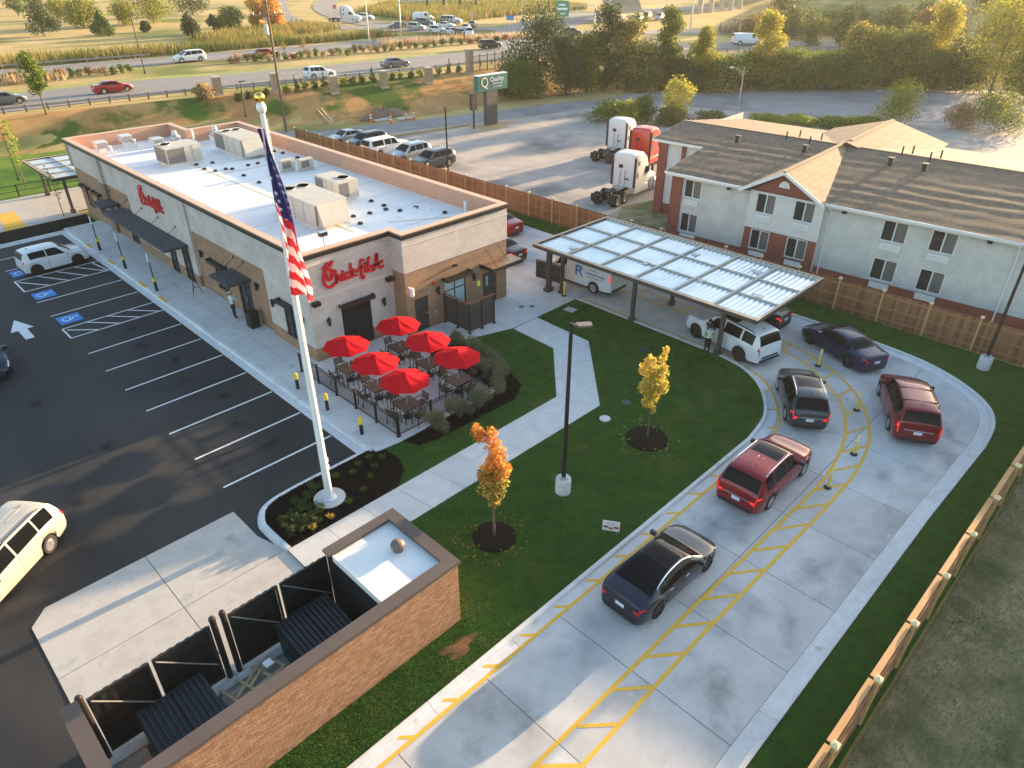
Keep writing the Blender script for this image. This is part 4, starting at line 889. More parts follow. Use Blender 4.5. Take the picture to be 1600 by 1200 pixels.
for x, lab in ((.95, 'dark green bin with ribbed black lid at the left end of the enclosure'), (4.98, 'dark green bin with ribbed black lid beside the roofed store')):
    t = thing('dumpster', lab, 'dumpster', (x, 13.35, .04), group='bins inside the enclosure')
    BING = M('bin_green', (.012, .035, .03), (.018, .045, .04), rough=.5, scale=4); LID = M('bin_lid', (.012, .014, .018), rough=.3)
    MB().add([(0, .1, .15), (1.8, .1, .15), (1.8, 1.35, .15), (0, 1.35, .15), (0, 0, 1.1), (1.8, 0, 1.1), (1.8, 1.5, 1.25), (0, 1.5, 1.25)], [(0, 1, 5, 4), (1, 2, 6, 5), (2, 3, 7, 6), (3, 0, 4, 7), (0, 3, 2, 1)]).box(-.02, 1.82, -.05, .03, 1.02, 1.12).build('body', BING, t)
    for i in range(2):
        ld = MB().add([(i*.9+.01, -.04, 1.14), (i*.9+.89, -.04, 1.14), (i*.9+.89, 1.55, 1.29), (i*.9+.01, 1.55, 1.29), (i*.9+.01, -.04, 1.18), (i*.9+.89, -.04, 1.18), (i*.9+.89, 1.55, 1.33), (i*.9+.01, 1.55, 1.33)], [(0, 1, 2, 3), (4, 5, 6, 7), (0, 1, 5, 4), (1, 2, 6, 5), (2, 3, 7, 6), (3, 0, 4, 7)]).build('lid', LID, t)
        for k in range(6):
            xx = i*.9+.07+k*.148; MB().add([(xx-.045, -.02, 1.178), (xx+.045, -.02, 1.178), (xx+.045, 1.5, 1.322), (xx-.045, 1.5, 1.322), (xx-.03, .03, 1.255), (xx+.03, .03, 1.255), (xx+.03, 1.44, 1.395), (xx-.03, 1.44, 1.395)], [(4, 5, 6, 7), (0, 1, 5, 4), (1, 2, 6, 5), (2, 3, 7, 6), (3, 0, 4, 7)]).build('lid_rib', LID, ld)
    MB().cyl((0, -.06, 1.13), (1.8, -.06, 1.13), .018, n=6).build('hinge_rod', STEEL, t)
    for xx in (-.06, 1.86): MB().box(xx-.05, xx+.05, .3, .9, .6, .78).build('fork_pocket', BING, t)
    for xx in (.15, 1.65):
        for yy in (.25, 1.2): MB().cyl((xx-.03, yy, .075), (xx+.03, yy, .075), .075, n=10).build('castor', BLK, t)
WOOD = M('raw_pine', (.52, .40, .22), (.60, .47, .27), rough=.8, scale=6)
t = thing('wooden_crate_frame', 'pale pine crate frame leaning on the inside of the brick wall', 'crate', (3.15, 13.1, .45), R(4))
tilt = Matrix.Rotation(R(-28), 4, 'X')
def plank(a, b, w=.09, h=.03): 
    mb = MB().bar(a, b, w, h); mb.v = [tuple(tilt @ Vector(p)+Vector((0, .75, .25))) for p in mb.v]; mb.build('plank', WOOD, t)
for y in (0, .62, 1.2): plank((0, y, 0), (1.6, y, 0))
for x in (.04, .55, 1.1, 1.56): plank((x, -.05, .035), (x, 1.25, .035))
plank((.1, .1, .07), (1.3, 1.1, .07)); plank((.5, .05, .1), (1.5, .9, .1))
MB().box(1.1, 1.35, .85, 1.1, .52, .55).build('paper_tag', WHITE, t)

# ================================================================ drive-thru canopy
CAN = M('canopy_steel', (.055, .047, .042), (.065, .056, .05), rough=.5, scale=2)
CANL = M('canopy_purlin', (.33, .315, .27), (.38, .36, .31), rough=.5, metal=.2, scale=2)
CANR = M('canopy_sheet', (.50, .59, .63), (.64, .71, .73), rough=.28, scale=.8, detail=4, metal=.3)
FASC = M('fascia_top', (.42, .30, .20), rough=.5)
def make_canopy(x0, x1, y0, y1, zt, posts, label, nx, ny, name='drive_canopy'):
    t = thing(name, label, 'canopy', (x0, y0, 0))
    a, b = x1-x0, y1-y0; zb = zt-.24
    for (p, q, r, s) in ((0, a, 0, .12), (0, a, b-.12, b), (0, .12, .12, b-.12), (a-.12, a, .12, b-.12)):
        f = MB().box(p, q, r, s, zb, zt-.03).build('fascia', CAN, t); MB().box(p-.01, q+.01, r-.01, s+.01, zt-.03, zt).build('cap', FASC, f)
    mb = MB(); n = int(b/.30)
    # one corrugated sheet per bay
    for i in range(nx):
        for j in range(ny):
            xa = .13+(a-.26)*i/nx; xb = .13+(a-.26)*(i+1)/nx; ya = .13+(b-.26)*j/ny; yb = .13+(b-.26)*(j+1)/ny
            rows = []; m = max(4, int((yb-ya)/.075))
            for k in range(m+1):
                y = ya+(yb-ya)*k/m; z = zt-.17+(.045 if (k//2) % 2 else 0)
                rows.append([(xa, y, z), (xb, y, z)])
            MB().grid(rows).build('roof_sheet', CANR, t)
    for i in range(1, nx): MB().box(.12+(a-.24)*i/nx-.05, .12+(a-.24)*i/nx+.05, .12, b-.12, zt-.15, zt-.05).build('beam', CANL, t)
    for j in range(1, ny): MB().box(.12, a-.12, .12+(b-.24)*j/ny-.06, .12+(b-.24)*j/ny+.06, zt-.14, zt-.025).build('beam', CANL, t)
    for x in (.28, a-.28): MB().box(x-.05, x+.05, .12, b-.12, zt-.15, zt-.045).build('beam', CANL, t)
    # soffit
    MB().box(.13, a-.13, .13, b-.13, zb+.01, zb+.03).build('soffit', CANL, t)
    mb = MB()
    for k in range(int(b/.32)): mb = MB().box(a-.24, a-.14, .2+k*.32, .42+k*.32, zt-.05, zt-.045).build('gutter_guard', WHITE, t)
    for (x, y) in posts:
        p = MB().box(x-x0-.1, x-x0+.1, y-y0-.1, y-y0+.1, 0, zb).build('post', CAN, t); MB().box(x-x0-.17, x-x0+.17, y-y0-.17, y-y0+.17, 0, .3).build('base_cover', CAN, p)
    return t
dc = make_canopy(30.5, 38.0, 13.2, 28.4, 3.12, [(31.25, 26.5), (31.28, 21.05), (31.25, 15.35), (34.9, 20.7), (34.9, 26.2), (34.9, 15.1)], 'flat steel drive-thru canopy with corrugated panels over the two lanes', 3, 6)
for x, y in ((31.9, 26.2), (33.0, 21.6), (36.3, 20.3), (33.1, 17.9), (36.4, 16.3), (33.4, 14.6)):
    MB().box(x-30.5-.2, x-30.5+.2, y-13.2-.16, y-13.2+.16, 2.945, 3.06).cyl((x-30.5, y-13.2, 3.06), (x-30.5+.1, y-13.2+.5, 3.03), .03, n=6).build('conduit_box', STEEL, dc)
rc = make_canopy(14.0, 20.5, 65.35, 73.6, 3.1, [(14.9, 66.0), (14.9, 72.9), (19.8, 66.0), (19.8, 72.9)], 'small steel canopy with corrugated roof beyond the far end of the restaurant', 3, 4)
t = thing('menu_board', 'dark drive-thru menu board on a stout post at the canopy corner', 'menu board', (30.95, 27.35, .12), R(8))
MB().box(-.14, .14, -.14, .14, 0, 3.0-.3).build('post', CAN, t); MB().box(-.28, .28, -.22, .22, 0, .22).build('base_cover', CAN, t)
for y0, y1 in ((-.95, -.16), (.16, .95)): MB().box(-.09, .09, y0, y1, .75, 1.9).build('board', CAN, t); MB().box(-.105, -.092, y0+.06, y1-.06, 1.35, 1.8).build('panel', DARK, t); MB().box(-.105, -.092, y0+.06, y1-.06, .82, 1.28).build('panel', DARK, t)
# delineator posts and lane paddles
def delin(x, y, lab, z=.004):
    t = thing('delineator_post', lab, 'delineator post', (x, y, z), group='yellow delineator posts')
    MB().lathe([(.16, 0), (.16, .03), (.08, .06), (.05, .07), (0, .07)], (0, 0, 0), 14).build('base', BLK, t)
    MB().cyl((0, 0, .06), (0, 0, 1.0), .05, n=10).build('tube', YBOLL, t)
    for z0 in (.62, .78): MB().cyl((0, 0, z0+.06), (0, 0, z0+.15), .053, n=10).build('band', WHITE, t)
for (px, py), lab in zip(((1278, 572), (1338, 641), (1334, 710), (1293, 762)), ('delineator post between the blue saloon and the grey estate', 'delineator post beside the dark red minivan', 'delineator post just below the dark red minivan', 'delineator post nearest the maroon off-roader')):
    p = G(px, py); delin(p.x, p.y, lab)
p = G(881, 465); delin(p.x, p.y, 'delineator post at the foot of the canopy corner', .12)
# ================================================================ flagpole
fx, fy = 10.02, 20.03
t = thing('flagpole', 'tall white flagpole with gold ball on a round concrete footing', 'flagpole', (fx, fy, .1))
POLE = M('pole_white', (.74, .74, .73), rough=.25, coat=.3)
MB().cyl((0, 0, 0), (0, 0, .05), .62, n=32).build('footing', CONC2, t)
MB().lathe([(.28, .05), (.27, .09), (.2, .12), (.17, .2), (.155, .22), (.15, .6), (.075, 14.5), (.0, 14.5)], (0, 0, 0), 20).build('pole', POLE, t, smooth=40)
MB().lathe([(0, 0), (.1, .02), (.14, .1), (.14, .2), (.1, .28), (.06, .3)], (0, 0, 14.45), 14).build('truck', POLE, t, smooth=True)
MB().lathe([(0, -.15), (.08, -.13), (.13, -.08), (.15, 0), (.13, .08), (.08, .13), (0, .15)], (0, 0, 14.88), 18).build('ball', M('gold', (.85, .55, .12), rough=.22, metal=1), t, smooth=True)
for z in (1.4, 1.75): MB().box(.13, .2, -.05, .05, z, z+.2).build('cleat', POLE, t)
MB().cyl((.17, 0, 1.4), (.12, 0, 14.3), .008, n=5).build('halyard', WHITE, t)
# limp flag: vertical folds hanging beside the pole
fl = thing('national_flag', 'limp stars and stripes flag hanging down the flagpole', 'flag', (fx, fy, 0))
FR, FW, FB = (M('flag_red', (.60, .025, .045), rough=.85, trans=.2), M('flag_white', (.80, .79, .78), rough=.85, trans=.2), M('flag_blue', (.035, .04, .16), rough=.85, trans=.2))
ztop, zbot, nr, nc = 14.15, 9.05, 150, 40
side = Vector((cR.x, cR.y, 0)).normalized(); fwd = Vector((cF.x, cF.y, 0)).normalized()
def fpt(s, u):
    # s down the cloth, u across it; the lower fly corner swings out
    width = (.24+.62*s-.22*max(0, s-.55)-.5*max(0, s-.88))*1.0
    fold = math.sin(u*9.4+s*3.0)*(.10+.10*s)+.05*math.sin(u*21+s*7)
    off = (-.15+.15*s+.12*math.sin(s*2.6))
    z = ztop-(ztop-zbot)*s-.28*u*min(1, s*1.5)
    q = side*(off+width*(u-.12)*.95+.05*math.sin(s*11+u*4))+fwd*(-.16-.05*s+fold)
    return Vector((q.x, q.y, z))
def fcol(s, u):
    if s < .40+.22*u and u > .18: return 2
    if s < .42 and u <= .18: return 2
    return 0 if int((s*17-u*3.4)+20) % 2 else 1
mb = MB(); P_ = [[fpt(i/nr, j/nc) for j in range(nc+1)] for i in range(nr+1)]
mb.grid(P_); mb.mi = [fcol((i+.5)/nr, (j+.5)/nc) for i in range(nr) for j in range(nc)]
mb.build('cloth', [FR, FW, FB], fl, smooth=True)
for k in range(22):
    s = .07+.50*(k//2)/11; u = (.42 if k % 2 else .72)+.03*math.sin(k); 
    if fcol(s, u) != 2 or s > .40+.22*u-.05: continue
    c = fpt(s, u); du = (fpt(s, u+.02)-fpt(s, u-.02)).normalized(); dv = (fpt(s-.01, u)-fpt(s+.01, u)).normalized(); nn = du.cross(dv).normalized()
    if nn.dot(cF) > 0: nn = -nn
    mb = MB(); r_ = .085
    pts = [c+nn*.02+du*(math.cos(R(90+36*i))*(r_ if i % 2 == 0 else r_*.4))+dv*(math.sin(R(90+36*i))*(r_ if i % 2 == 0 else r_*.4)) for i in range(10)]
    mb.add(pts, [tuple(range(10))]); mb.build('star', FW, fl)
# ================================================================ lamp posts
def lamp(x, y, h, label, rz, z=.07, heads=1, conc=True):
    t = thing('lamp_post', label, 'lamp post', (x, y, z), rz, group='dark parking lot lamp posts')
    if conc: MB().lathe([(.31, -.1), (.31, .66), (.29, .69), (0, .69)], (0, 0, 0), 24).build('footing', CONC2, t, smooth=40)
    b = .69 if conc else 0
    MB().box(-.14, .14, -.14, .14, b, b+.1).build('base_cover', STEEL, t)
    MB().add([(sx*.075, sy*.075, b+.1) for sx, sy in ((-1, -1), (1, -1), (1, 1), (-1, 1))]+[(sx*.055, sy*.055, h) for sx, sy in ((-1, -1), (1, -1), (1, 1), (-1, 1))], [(0, 1, 5, 4), (1, 2, 6, 5), (2, 3, 7, 6), (3, 0, 4, 7), (4, 5, 6, 7)]).build('pole', M('lamp_bronze', (.022, .017, .015), rough=.5, metal=.3), t)
    hd = MB().box(.05, .22, -.04, .04, h-.12, h-.05).box(.2, .72, -.15, .15, h-.13, h-.06).build('lamp_head', M('head_bronze', (.16, .13, .11), rough=.45), t)
    MB().box(.26, .68, -.11, .11, h-.145, h-.131).build('lens', LAMPL, hd); return t
lamp(16.87, 13.8, 7.55, 'tall dark lamp post on a round concrete footing in the middle of the lawn', R(-38))
lamp(39.75, 4.75, 8.0, 'tall dark lamp post on a concrete footing beside the hotel fence', R(180))
lamp(42.3, 50.2, 6.9, 'dark lamp post behind the restaurant by the wooden fence', R(150), 0, conc=False)
# ================================================================ bollards, bins, small things on the walk
def bollard(x, y, lab):
    t = thing('bollard', lab, 'bollard', (x, y, WZ), group='black bollards with yellow caps')
    MB().cyl((0, 0, 0), (0, 0, .58), .085, n=14).build('post', BLK, t, smooth=40); MB().lathe([(.095, .56), (.095, .82), (.07, .88), (0, .9)], (0, 0, 0), 14).build('cap', YBOLL, t, smooth=40)
for y, lab in ((22.72, 'yellow capped bollard nearest the flagpole island'), (25.5, 'yellow capped bollard second from the flagpole island'), (28.15, 'yellow capped bollard third from the flagpole island')): bollard(13.43, y, lab)
for y, lab in ((44.95, 'slim sign post in a yellow collared bollard nearest the entrance'), (50.2, 'slim sign post in a yellow collared bollard, middle one of three'), (55.05, 'slim sign post in a yellow collared bollard farthest along the walk')):
    t = thing('sign_post', lab, 'sign post', (13.3, y, WZ), group='accessible parking sign posts')
    MB().cyl((0, 0, 0), (0, 0, .8), .09, n=14).build('bollard', BLK, t, smooth=40); MB().cyl((0, 0, .62), (0, 0, .86), .1, n=14).build('collar', YBOLL, t, smooth=40)
    MB().cyl((0, 0, .8), (0, 0, 2.5), .035, n=8).build('pole', BLK, t); MB().box(-.045, -.035, -.15, .15, 1.95, 2.5).build('sign_plate', M('sign_blue_white', (.6, .66, .74), rough=.4), t)
t = thing('trash_bin', 'dark square trash bin beside the entrance door', 'trash bin', (15.2, 35.9, WZ))
bmbox(-.28, .28, -.28, .28, .03, .85, 'body', DARK, t, .02); bmbox(-.31, .31, -.31, .31, .85, 1.0, 'lid', BLK, t, .03); MB().box(-.25, .25, -.25, .25, 0, .03).build('base', BLK, t)
for k in range(4): MB().box(-.292, -.279, -.2+k*.13, -.12+k*.13, .12, .78).build('slat', TRIMB, t)
t = thing('easel_sign', 'folding black easel sign standing on the walk by the entrance', 'easel', (14.9, 42.6, WZ))
for a, b in (((-.3, 0, 0), (0, .1, 1.3)), ((.3, 0, 0), (0, .1, 1.3)), ((0, .6, 0), (0, .1, 1.3))): MB().cyl(a, b, .02, n=6).build('leg', BLK, t)
MB().bar((-.2, .03, .45), (.2, .03, .45), .05, .03).build('ledge', BLK, t)
for (x, y, lab) in ((28.0, 26.9, 'left dark cleanout cover in the pale apron'), (28.5, 26.5, 'right dark cleanout cover in the pale apron')):
    MB().lathe([(.17, 0), (.17, .012), (.05, .016), (0, .016)], (0, 0, 0), 16).build('cover_plate', BLK, label=lab, cat='manhole', group='cleanout covers', loc=(x, y, WZ-.012))
for (px, py, lab) in ((945, 657, 'pale round cover in the lawn beside the yellow tree'), (978, 632, 'dark round drain in the lawn above the yellow tree'), (1006, 549, 'flat green box lid in the lawn by the canopy')):
    p = G(px, py); MB().lathe([(.26, 0), (.26, .05), (.22, .065), (0, .065)], (0, 0, 0), 18).build('lawn_cover', CONC2 if px == 945 else M('cover_green', (.04, .06, .045), rough=.7), label=lab, cat='manhole', loc=(p.x, p.y, .075))
for k, (px, py) in enumerate(((888, 485), (894, 487))):
    p = G(px, py); MB().box(-.28, .28, -.18, .18, 0, .04).build('utility_cover', CONC2, label=('left' if k == 0 else 'right')+' grey utility cover in the lawn corner by the canopy', cat='manhole', loc=(p.x, p.y, .075), rz=R(5))
# lawn sign with three pictured sandwiches
t = thing('lawn_sign', 'small white lawn sign with pictured sandwiches by the lane kerb', 'sign', (16.3, 10.95, .08), R(-58))
MB().box(-.32, .32, -.012, .012, .15, .62).build('board', WHITE, t)
for x in (-.22, .22): MB().cyl((x, 0, -.1), (x, 0, .2), .006, n=5).build('wire', STEEL, t)
BUN = M('print_bun', (.42, .14, .05), rough=.5); BUND = M('print_brown', (.22, .04, .025), rough=.5)
for x, z, m in ((-.19, .34, BUND), (0, .28, BUN), (.19, .34, BUND)):
    MB().add([(x+.1*math.cos(a), -.0135, z+.055*math.sin(a)) for a in [2*math.pi*i/14 for i in range(14)]], [tuple(range(14))]).build('print', m, t)
    MB().add([(x+.085*math.cos(a), -.0145, z+.018+.03*math.sin(a)) for a in [math.pi*i/8 for i in range(9)]], [tuple(range(9))]).build('print', BUND if m is BUN else BUN, t)
for z, w in ((.53, .26), (.47, .36)): MB().box(-w/2, w/2, -.0145, -.0125, z, z+.018).build('print', M('print_red', (.5, .12, .14), rough=.5), t)
# ================================================================ patio
RED_U = M('umbrella_red', (.56, .006, .014), (.62, .010, .020), rough=.9, scale=1.5, trans=.2, spec=.08)
TBL = M('patio_slat', (.07, .05, .038), (.10, .075, .055), rough=.6, scale=8); FRM = M('patio_frame', (.018, .016, .015), rough=.5)
def make_table(lab):
    t = thing('patio_table', lab, 'table', (0, 0, WZ), group='patio tables under the red parasols')
    for i in range(6): MB().box(-.5, .5, -.49+i*.165, -.49+i*.165+.15, .72, .745).build('slat', TBL, t)
    MB().box(-.48, .48, -.47, -.43, .66, .719).box(-.48, .48, .43, .47, .66, .719).box(-.48, -.44, -.43, .43, .66, .719).box(.44, .48, -.43, .43, .66, .719).build('frame', FRM, t)
    for x in (-.45, .45):
        for y in (-.45, .45): MB().box(x-.025, x+.025, y-.025, y+.025, 0, .66).build('leg', FRM, t)
    return t
def make_umb(lab):
    t = thing('parasol', lab, 'parasol', (0, 0, WZ), group='red parasols on the patio')
    MB().cyl((0, 0, 0), (0, 0, 2.3), .022, n=8).build('pole', STEEL, t); MB().lathe([(.24, 0), (.22, .05), (.05, .09), (.04, .3)], (0, 0, 0), 16).build('base', DARK, t)
    n = 8; rr = 1.18; apex = Vector((0, 0, 2.34))
    for i in range(n):
        a0, a1 = R(360*i/n+22), R(360*(i+1)/n+22); am = (a0+a1)/2
        e0 = Vector((math.cos(a0)*rr, math.sin(a0)*rr, 1.93)); e1 = Vector((math.cos(a1)*rr, math.sin(a1)*rr, 1.93)); em = (e0+e1)/2*.985; em.z = 1.955
        m0 = apex.lerp(e0, .5)+Vector((0, 0, .02)); m1 = apex.lerp(e1, .5)+Vector((0, 0, .02)); mm = apex.lerp(em, .5)-Vector((0, 0, .012))
        MB().add([apex, m0, mm, m1, e0, em, e1], [(0, 1, 2), (0, 2, 3), (1, 4, 5, 2), (2, 5, 6, 3)]).build('canopy_panel', RED_U, t)
        MB().cyl(apex-Vector((0, 0, .03)), e0-Vector((0, 0, .02)), .008, n=5).build('rib', STEEL, t)
    MB().lathe([(.16, 2.33), (.1, 2.38), (.03, 2.41), (.02, 2.46), (0, 2.47)], (0, 0, 0), 8).build('top_vent', RED_U, t)
    return t
def make_chair(lab):
    t = thing('patio_chair', lab, 'chair', (0, 0, WZ), group='patio chairs round the tables')
    for i in range(5): MB().box(-.21, .21, -.2+i*.085, -.2+i*.085+.075, .44, .455).build('slat', TBL, t)
    for i in range(4): MB().box(-.2, .2, .2+.02*i, .215+.02*i, .56+i*.085, .56+i*.085+.075).build('back_slat', TBL, t)
    for sx in (-1, 1):
        MB().bar((sx*.22, -.21, 0), (sx*.22, -.2, .64), .03).build('leg', FRM, t); MB().bar((sx*.22, .28, 0), (sx*.22, .2, .44), .03).build('leg', FRM, t)
        MB().bar((sx*.22, .2, .44), (sx*.22, .29, .92), .03).build('back_post', FRM, t); MB().bar((sx*.22, -.2, .65), (sx*.22, .24, .65), .04, .025).build('armrest', FRM, t)
    MB().box(-.205, .205, -.215, -.19, .41, .44).build('seat_rail', FRM, t)
    return t
spots = [(15.75, 27.0, 'by the restaurant corner'), (18.88, 26.95, 'by the front window'), (15.75, 24.6, 'in the middle of the car park side'), (18.85, 24.55, 'in the middle of the lawn side'), (18.83, 22.3, 'at the shrub corner'), (15.75, 22.35, 'at the railing corner')]
t0 = u0 = c0 = None
for k, (x, y, w) in enumerate(spots):
    if k == 0: tb, um = make_table('x'), make_umb('x'); t0, u0 = tb, um
    else: tb, um = copy_tree(t0), copy_tree(u0)
    tb.location = (x, y, WZ); um.location = (x, y, WZ); tb['label'] = 'dark slatted patio table '+w; um['label'] = 'red octagonal parasol '+w
    um.rotation_euler = (0, 0, R(random.uniform(-8, 8)))
    for j, (dx, dy, rz, d) in enumerate(((0, -.78, 180, 'car lane side'), (0, .78, 0, 'restaurant side'), (-.78, 0, 90, 'car park side'), (.78, 0, -90, 'lawn side'))):
        if c0 is None: c0 = ch = make_chair('x')
        else: ch = copy_tree(c0)
        ch.location = (x+dx*random.uniform(.95, 1.08), y+dy*random.uniform(.95, 1.08), WZ); ch.rotation_euler = (0, 0, R(rz+random.uniform(-9, 9)))
        ch['label'] = 'dark chair, %s of the table %s' % (d, w)
# railing
def railing(a, b, lab, n):
    t = thing('railing', lab, 'railing', (a[0], a[1], WZ)); A = Vector((0, 0, 0)); B = Vector((b[0]-a[0], b[1]-a[1], 0)); L_ = (B-A).length
    for z in (.10, .86, .98): MB().bar(A+Vector((0, 0, z)), B+Vector((0, 0, z)), .035, .035).build('rail', BLK, t)
    for i in range(n+1):
        p = A.lerp(B, i/n); MB().box(p.x-.04, p.x+.04, p.y-.04, p.y+.04, 0, 1.08).box(p.x-.07, p.x+.07, p.y-.07, p.y+.07, 0, .015).build('post', BLK, t)
    m = int(L_/.115); me = MB().box(-.008, .008, -.008, .008, .1, .86).mesh('baluster', BLK)
    for i in range(1, m):
        p = A.lerp(B, i/m); link('baluster', me, t, loc=p)
railing((14.45, 21.4), (14.45, 29.5), 'black iron railing along the car park edge of the patio', 5)
railing((14.51, 21.4), (20.1, 21.4), 'black iron railing between the patio and the shrub bed', 3)
railing((20.1, 21.47), (20.1, 25.9), 'black iron railing hidden behind shrubs on the lawn side', 2)
# ================================================================ wooden fences
PK = [M('picket_%d' % i, c, c2, rough=.85, scale=1.5, detail=6, stretch=(3, 3, .6)) for i, (c, c2) in enumerate((((.20, .085, .036), (.25, .115, .05)), ((.15, .06, .027), (.19, .08, .036)), ((.25, .115, .052), (.30, .145, .07))))]
PINE = M('fence_post_pine', (.40, .26, .10), (.47, .32, .14), rough=.8, scale=3, detail=5, stretch=(3, 3, .5)); RAILW = M('fence_rail', (.26, .13, .06), (.32, .17, .08), rough=.8, scale=2, stretch=(1, 1, 4))
RAILT = M('fence_top_rail', (.42, .22, .085), (.50, .28, .12), rough=.8, scale=2, stretch=(1, 3, 3))
CAPW = M('post_cap_pine', (.62, .50, .28), (.68, .56, .33), rough=.75, scale=5)
def fence(a, b, lab, side, near, bay=2.52, h=1.92, caps=True, rail_top=True):
    """pickets on one face, posts and rails on the side given by the sign"""
    t = thing('wooden_fence', lab, 'fence', (a[0], a[1], 0)); A = Vector((0, 0)); B = Vector((b[0]-a[0], b[1]-a[1])); L_ = (B-A).length
    d = (B-A).normalized(); n_ = Vector((-d.y, d.x))*side; ang = math.atan2(d.y, d.x)
    n = round(L_/bay); post = MB().box(-.05, .05, -.05, .05, 0, h+.10).mesh('post', PINE)
    cap = MB().add([(-.1, -.1, h+.1), (.1, -.1, h+.1), (.1, .1, h+.1), (-.1, .1, h+.1), (-.1, -.1, h+.16), (.1, -.1, h+.16), (.1, .1, h+.16), (-.1, .1, h+.16), (0, 0, h+.24)], [(0, 1, 5, 4), (1, 2, 6, 5), (2, 3, 7, 6), (3, 0, 4, 7), (4, 5, 8), (5, 6, 8), (6, 7, 8), (7, 4, 8), (3, 2, 1, 0)]).mesh('post_cap', CAPW)
    for i in range(n+1):
        p = A+d*(L_*i/n)+n_*.075; o = link('post', post, t, loc=(p.x, p.y, 0), rz=ang)
        if caps: link('post_cap', cap, o)
    for i in range(n):
        p = A+d*(L_*i/n+.055)+n_*.045; q = A+d*(L_*(i+1)/n-.055)+n_*.045
        for z in (.35, 1.0, h-.2): MB().bar((p.x, p.y, z), (q.x, q.y, z), .04, .09).build('rail', RAILW, t)
        if rail_top: p2 = p-n_*.11; q2 = q-n_*.11; MB().bar((p2.x, p2.y, h+.022), (q2.x, q2.y, h+.022), .17, .04).build('top_rail', RAILT, t)
    m = int(L_/.148); cents = []
    pm = [MB().box(-.071, .071, -.01, .01, .04, h).mesh('picket', k) for k in PK]
    idx = sorted(range(m), key=lambda i: (A+d*(L_*(i+.5)/m)+Vector(a)-Vector(near)).length); big = set(idx[:290]); rest_ = MB()
    for i in range(m):
        p = A+d*(L_*(i+.5)/m)+n_*(.012+random.uniform(-.003, .003)); k = random.choice((0, 0, 1, 2))
        if i in big: link('picket', pm[k], t, loc=(p.x, p.y, random.uniform(-.012, .006)), rz=ang)
        else: rest_.box(-.071, .071, -.01, .01, .04, h, mi=k, M_=Matrix.Translation((p.x, p.y, 0)) @ Matrix.Rotation(ang, 4, 'Z'))
    if rest_.v: o = rest_.build('pickets', PK, t); o['kind'] = 'stuff'
fence((7.4, 1.52), (41.4, .98), 'new wooden fence with pale post caps between the drive lane and the dry field', -1, (20, 0))
fence((41.55, 3.3), (40.5, 73.9), 'long brown wooden fence in front of the hotel and behind the restaurant', 1, (41, 8), rail_top=False)
# ================================================================ vehicles
def pchip(pts):
    x = np.array([p[0] for p in pts], float); y = np.array([p[1] for p in pts], float); h = np.diff(x); d = np.diff(y)/h
    m = np.zeros(len(x)); m[0], m[-1] = d[0], d[-1]
    for i in range(1, len(x)-1):
        if d[i-1]*d[i] > 0: w1 = 2*h[i]+h[i-1]; w2 = h[i]+2*h[i-1]; m[i] = (w1+w2)/(w1/d[i-1]+w2/d[i])
    def f(q):
        q = min(max(q, x[0]), x[-1]); i = min(int(np.searchsorted(x, q, side='right'))-1, len(h)-1); i = max(i, 0); t = (q-x[i])/h[i]
        return float((2*t**3-3*t*t+1)*y[i]+(t**3-2*t*t+t)*h[i]*m[i]+(-2*t**3+3*t*t)*y[i+1]+(t**3-t*t)*h[i]*m[i+1])
    return f
CARG = M('car_glass', (.006, .007, .008), rough=.05, spec=.12)
TYRE = M('tyre', (.014, .014, .014), rough=.85); RIMS = M('rim_silver', (.55, .55, .56), rough=.3, metal=.8); RIMB = M('rim_black', (.03, .03, .032), rough=.35, metal=.5)
TRIM = M('car_trim', (.016, .016, .017), rough=.6); CHROME = M('chrome', (.75, .75, .76), rough=.12, metal=1)
TAIL = M('tail_red', (.55, .008, .012), rough=.15, coat=.5); TAILON = M('brake_light', (.7, .02, .02), rough=.2, emit=((1, .03, .02), .18))
HEAD = M('head_lens', (.65, .66, .68), rough=.08, coat=.6); PLATE = M('licence_plate', (.62, .66, .70), rough=.5); SEAMC = M('panel_gap', (.006, .006, .006), rough=.9)
def paint(name, c, metal=.0, rough=.28): return M('paint_'+name, c, rough=rough, metal=metal, coat=.45, spec=.35)
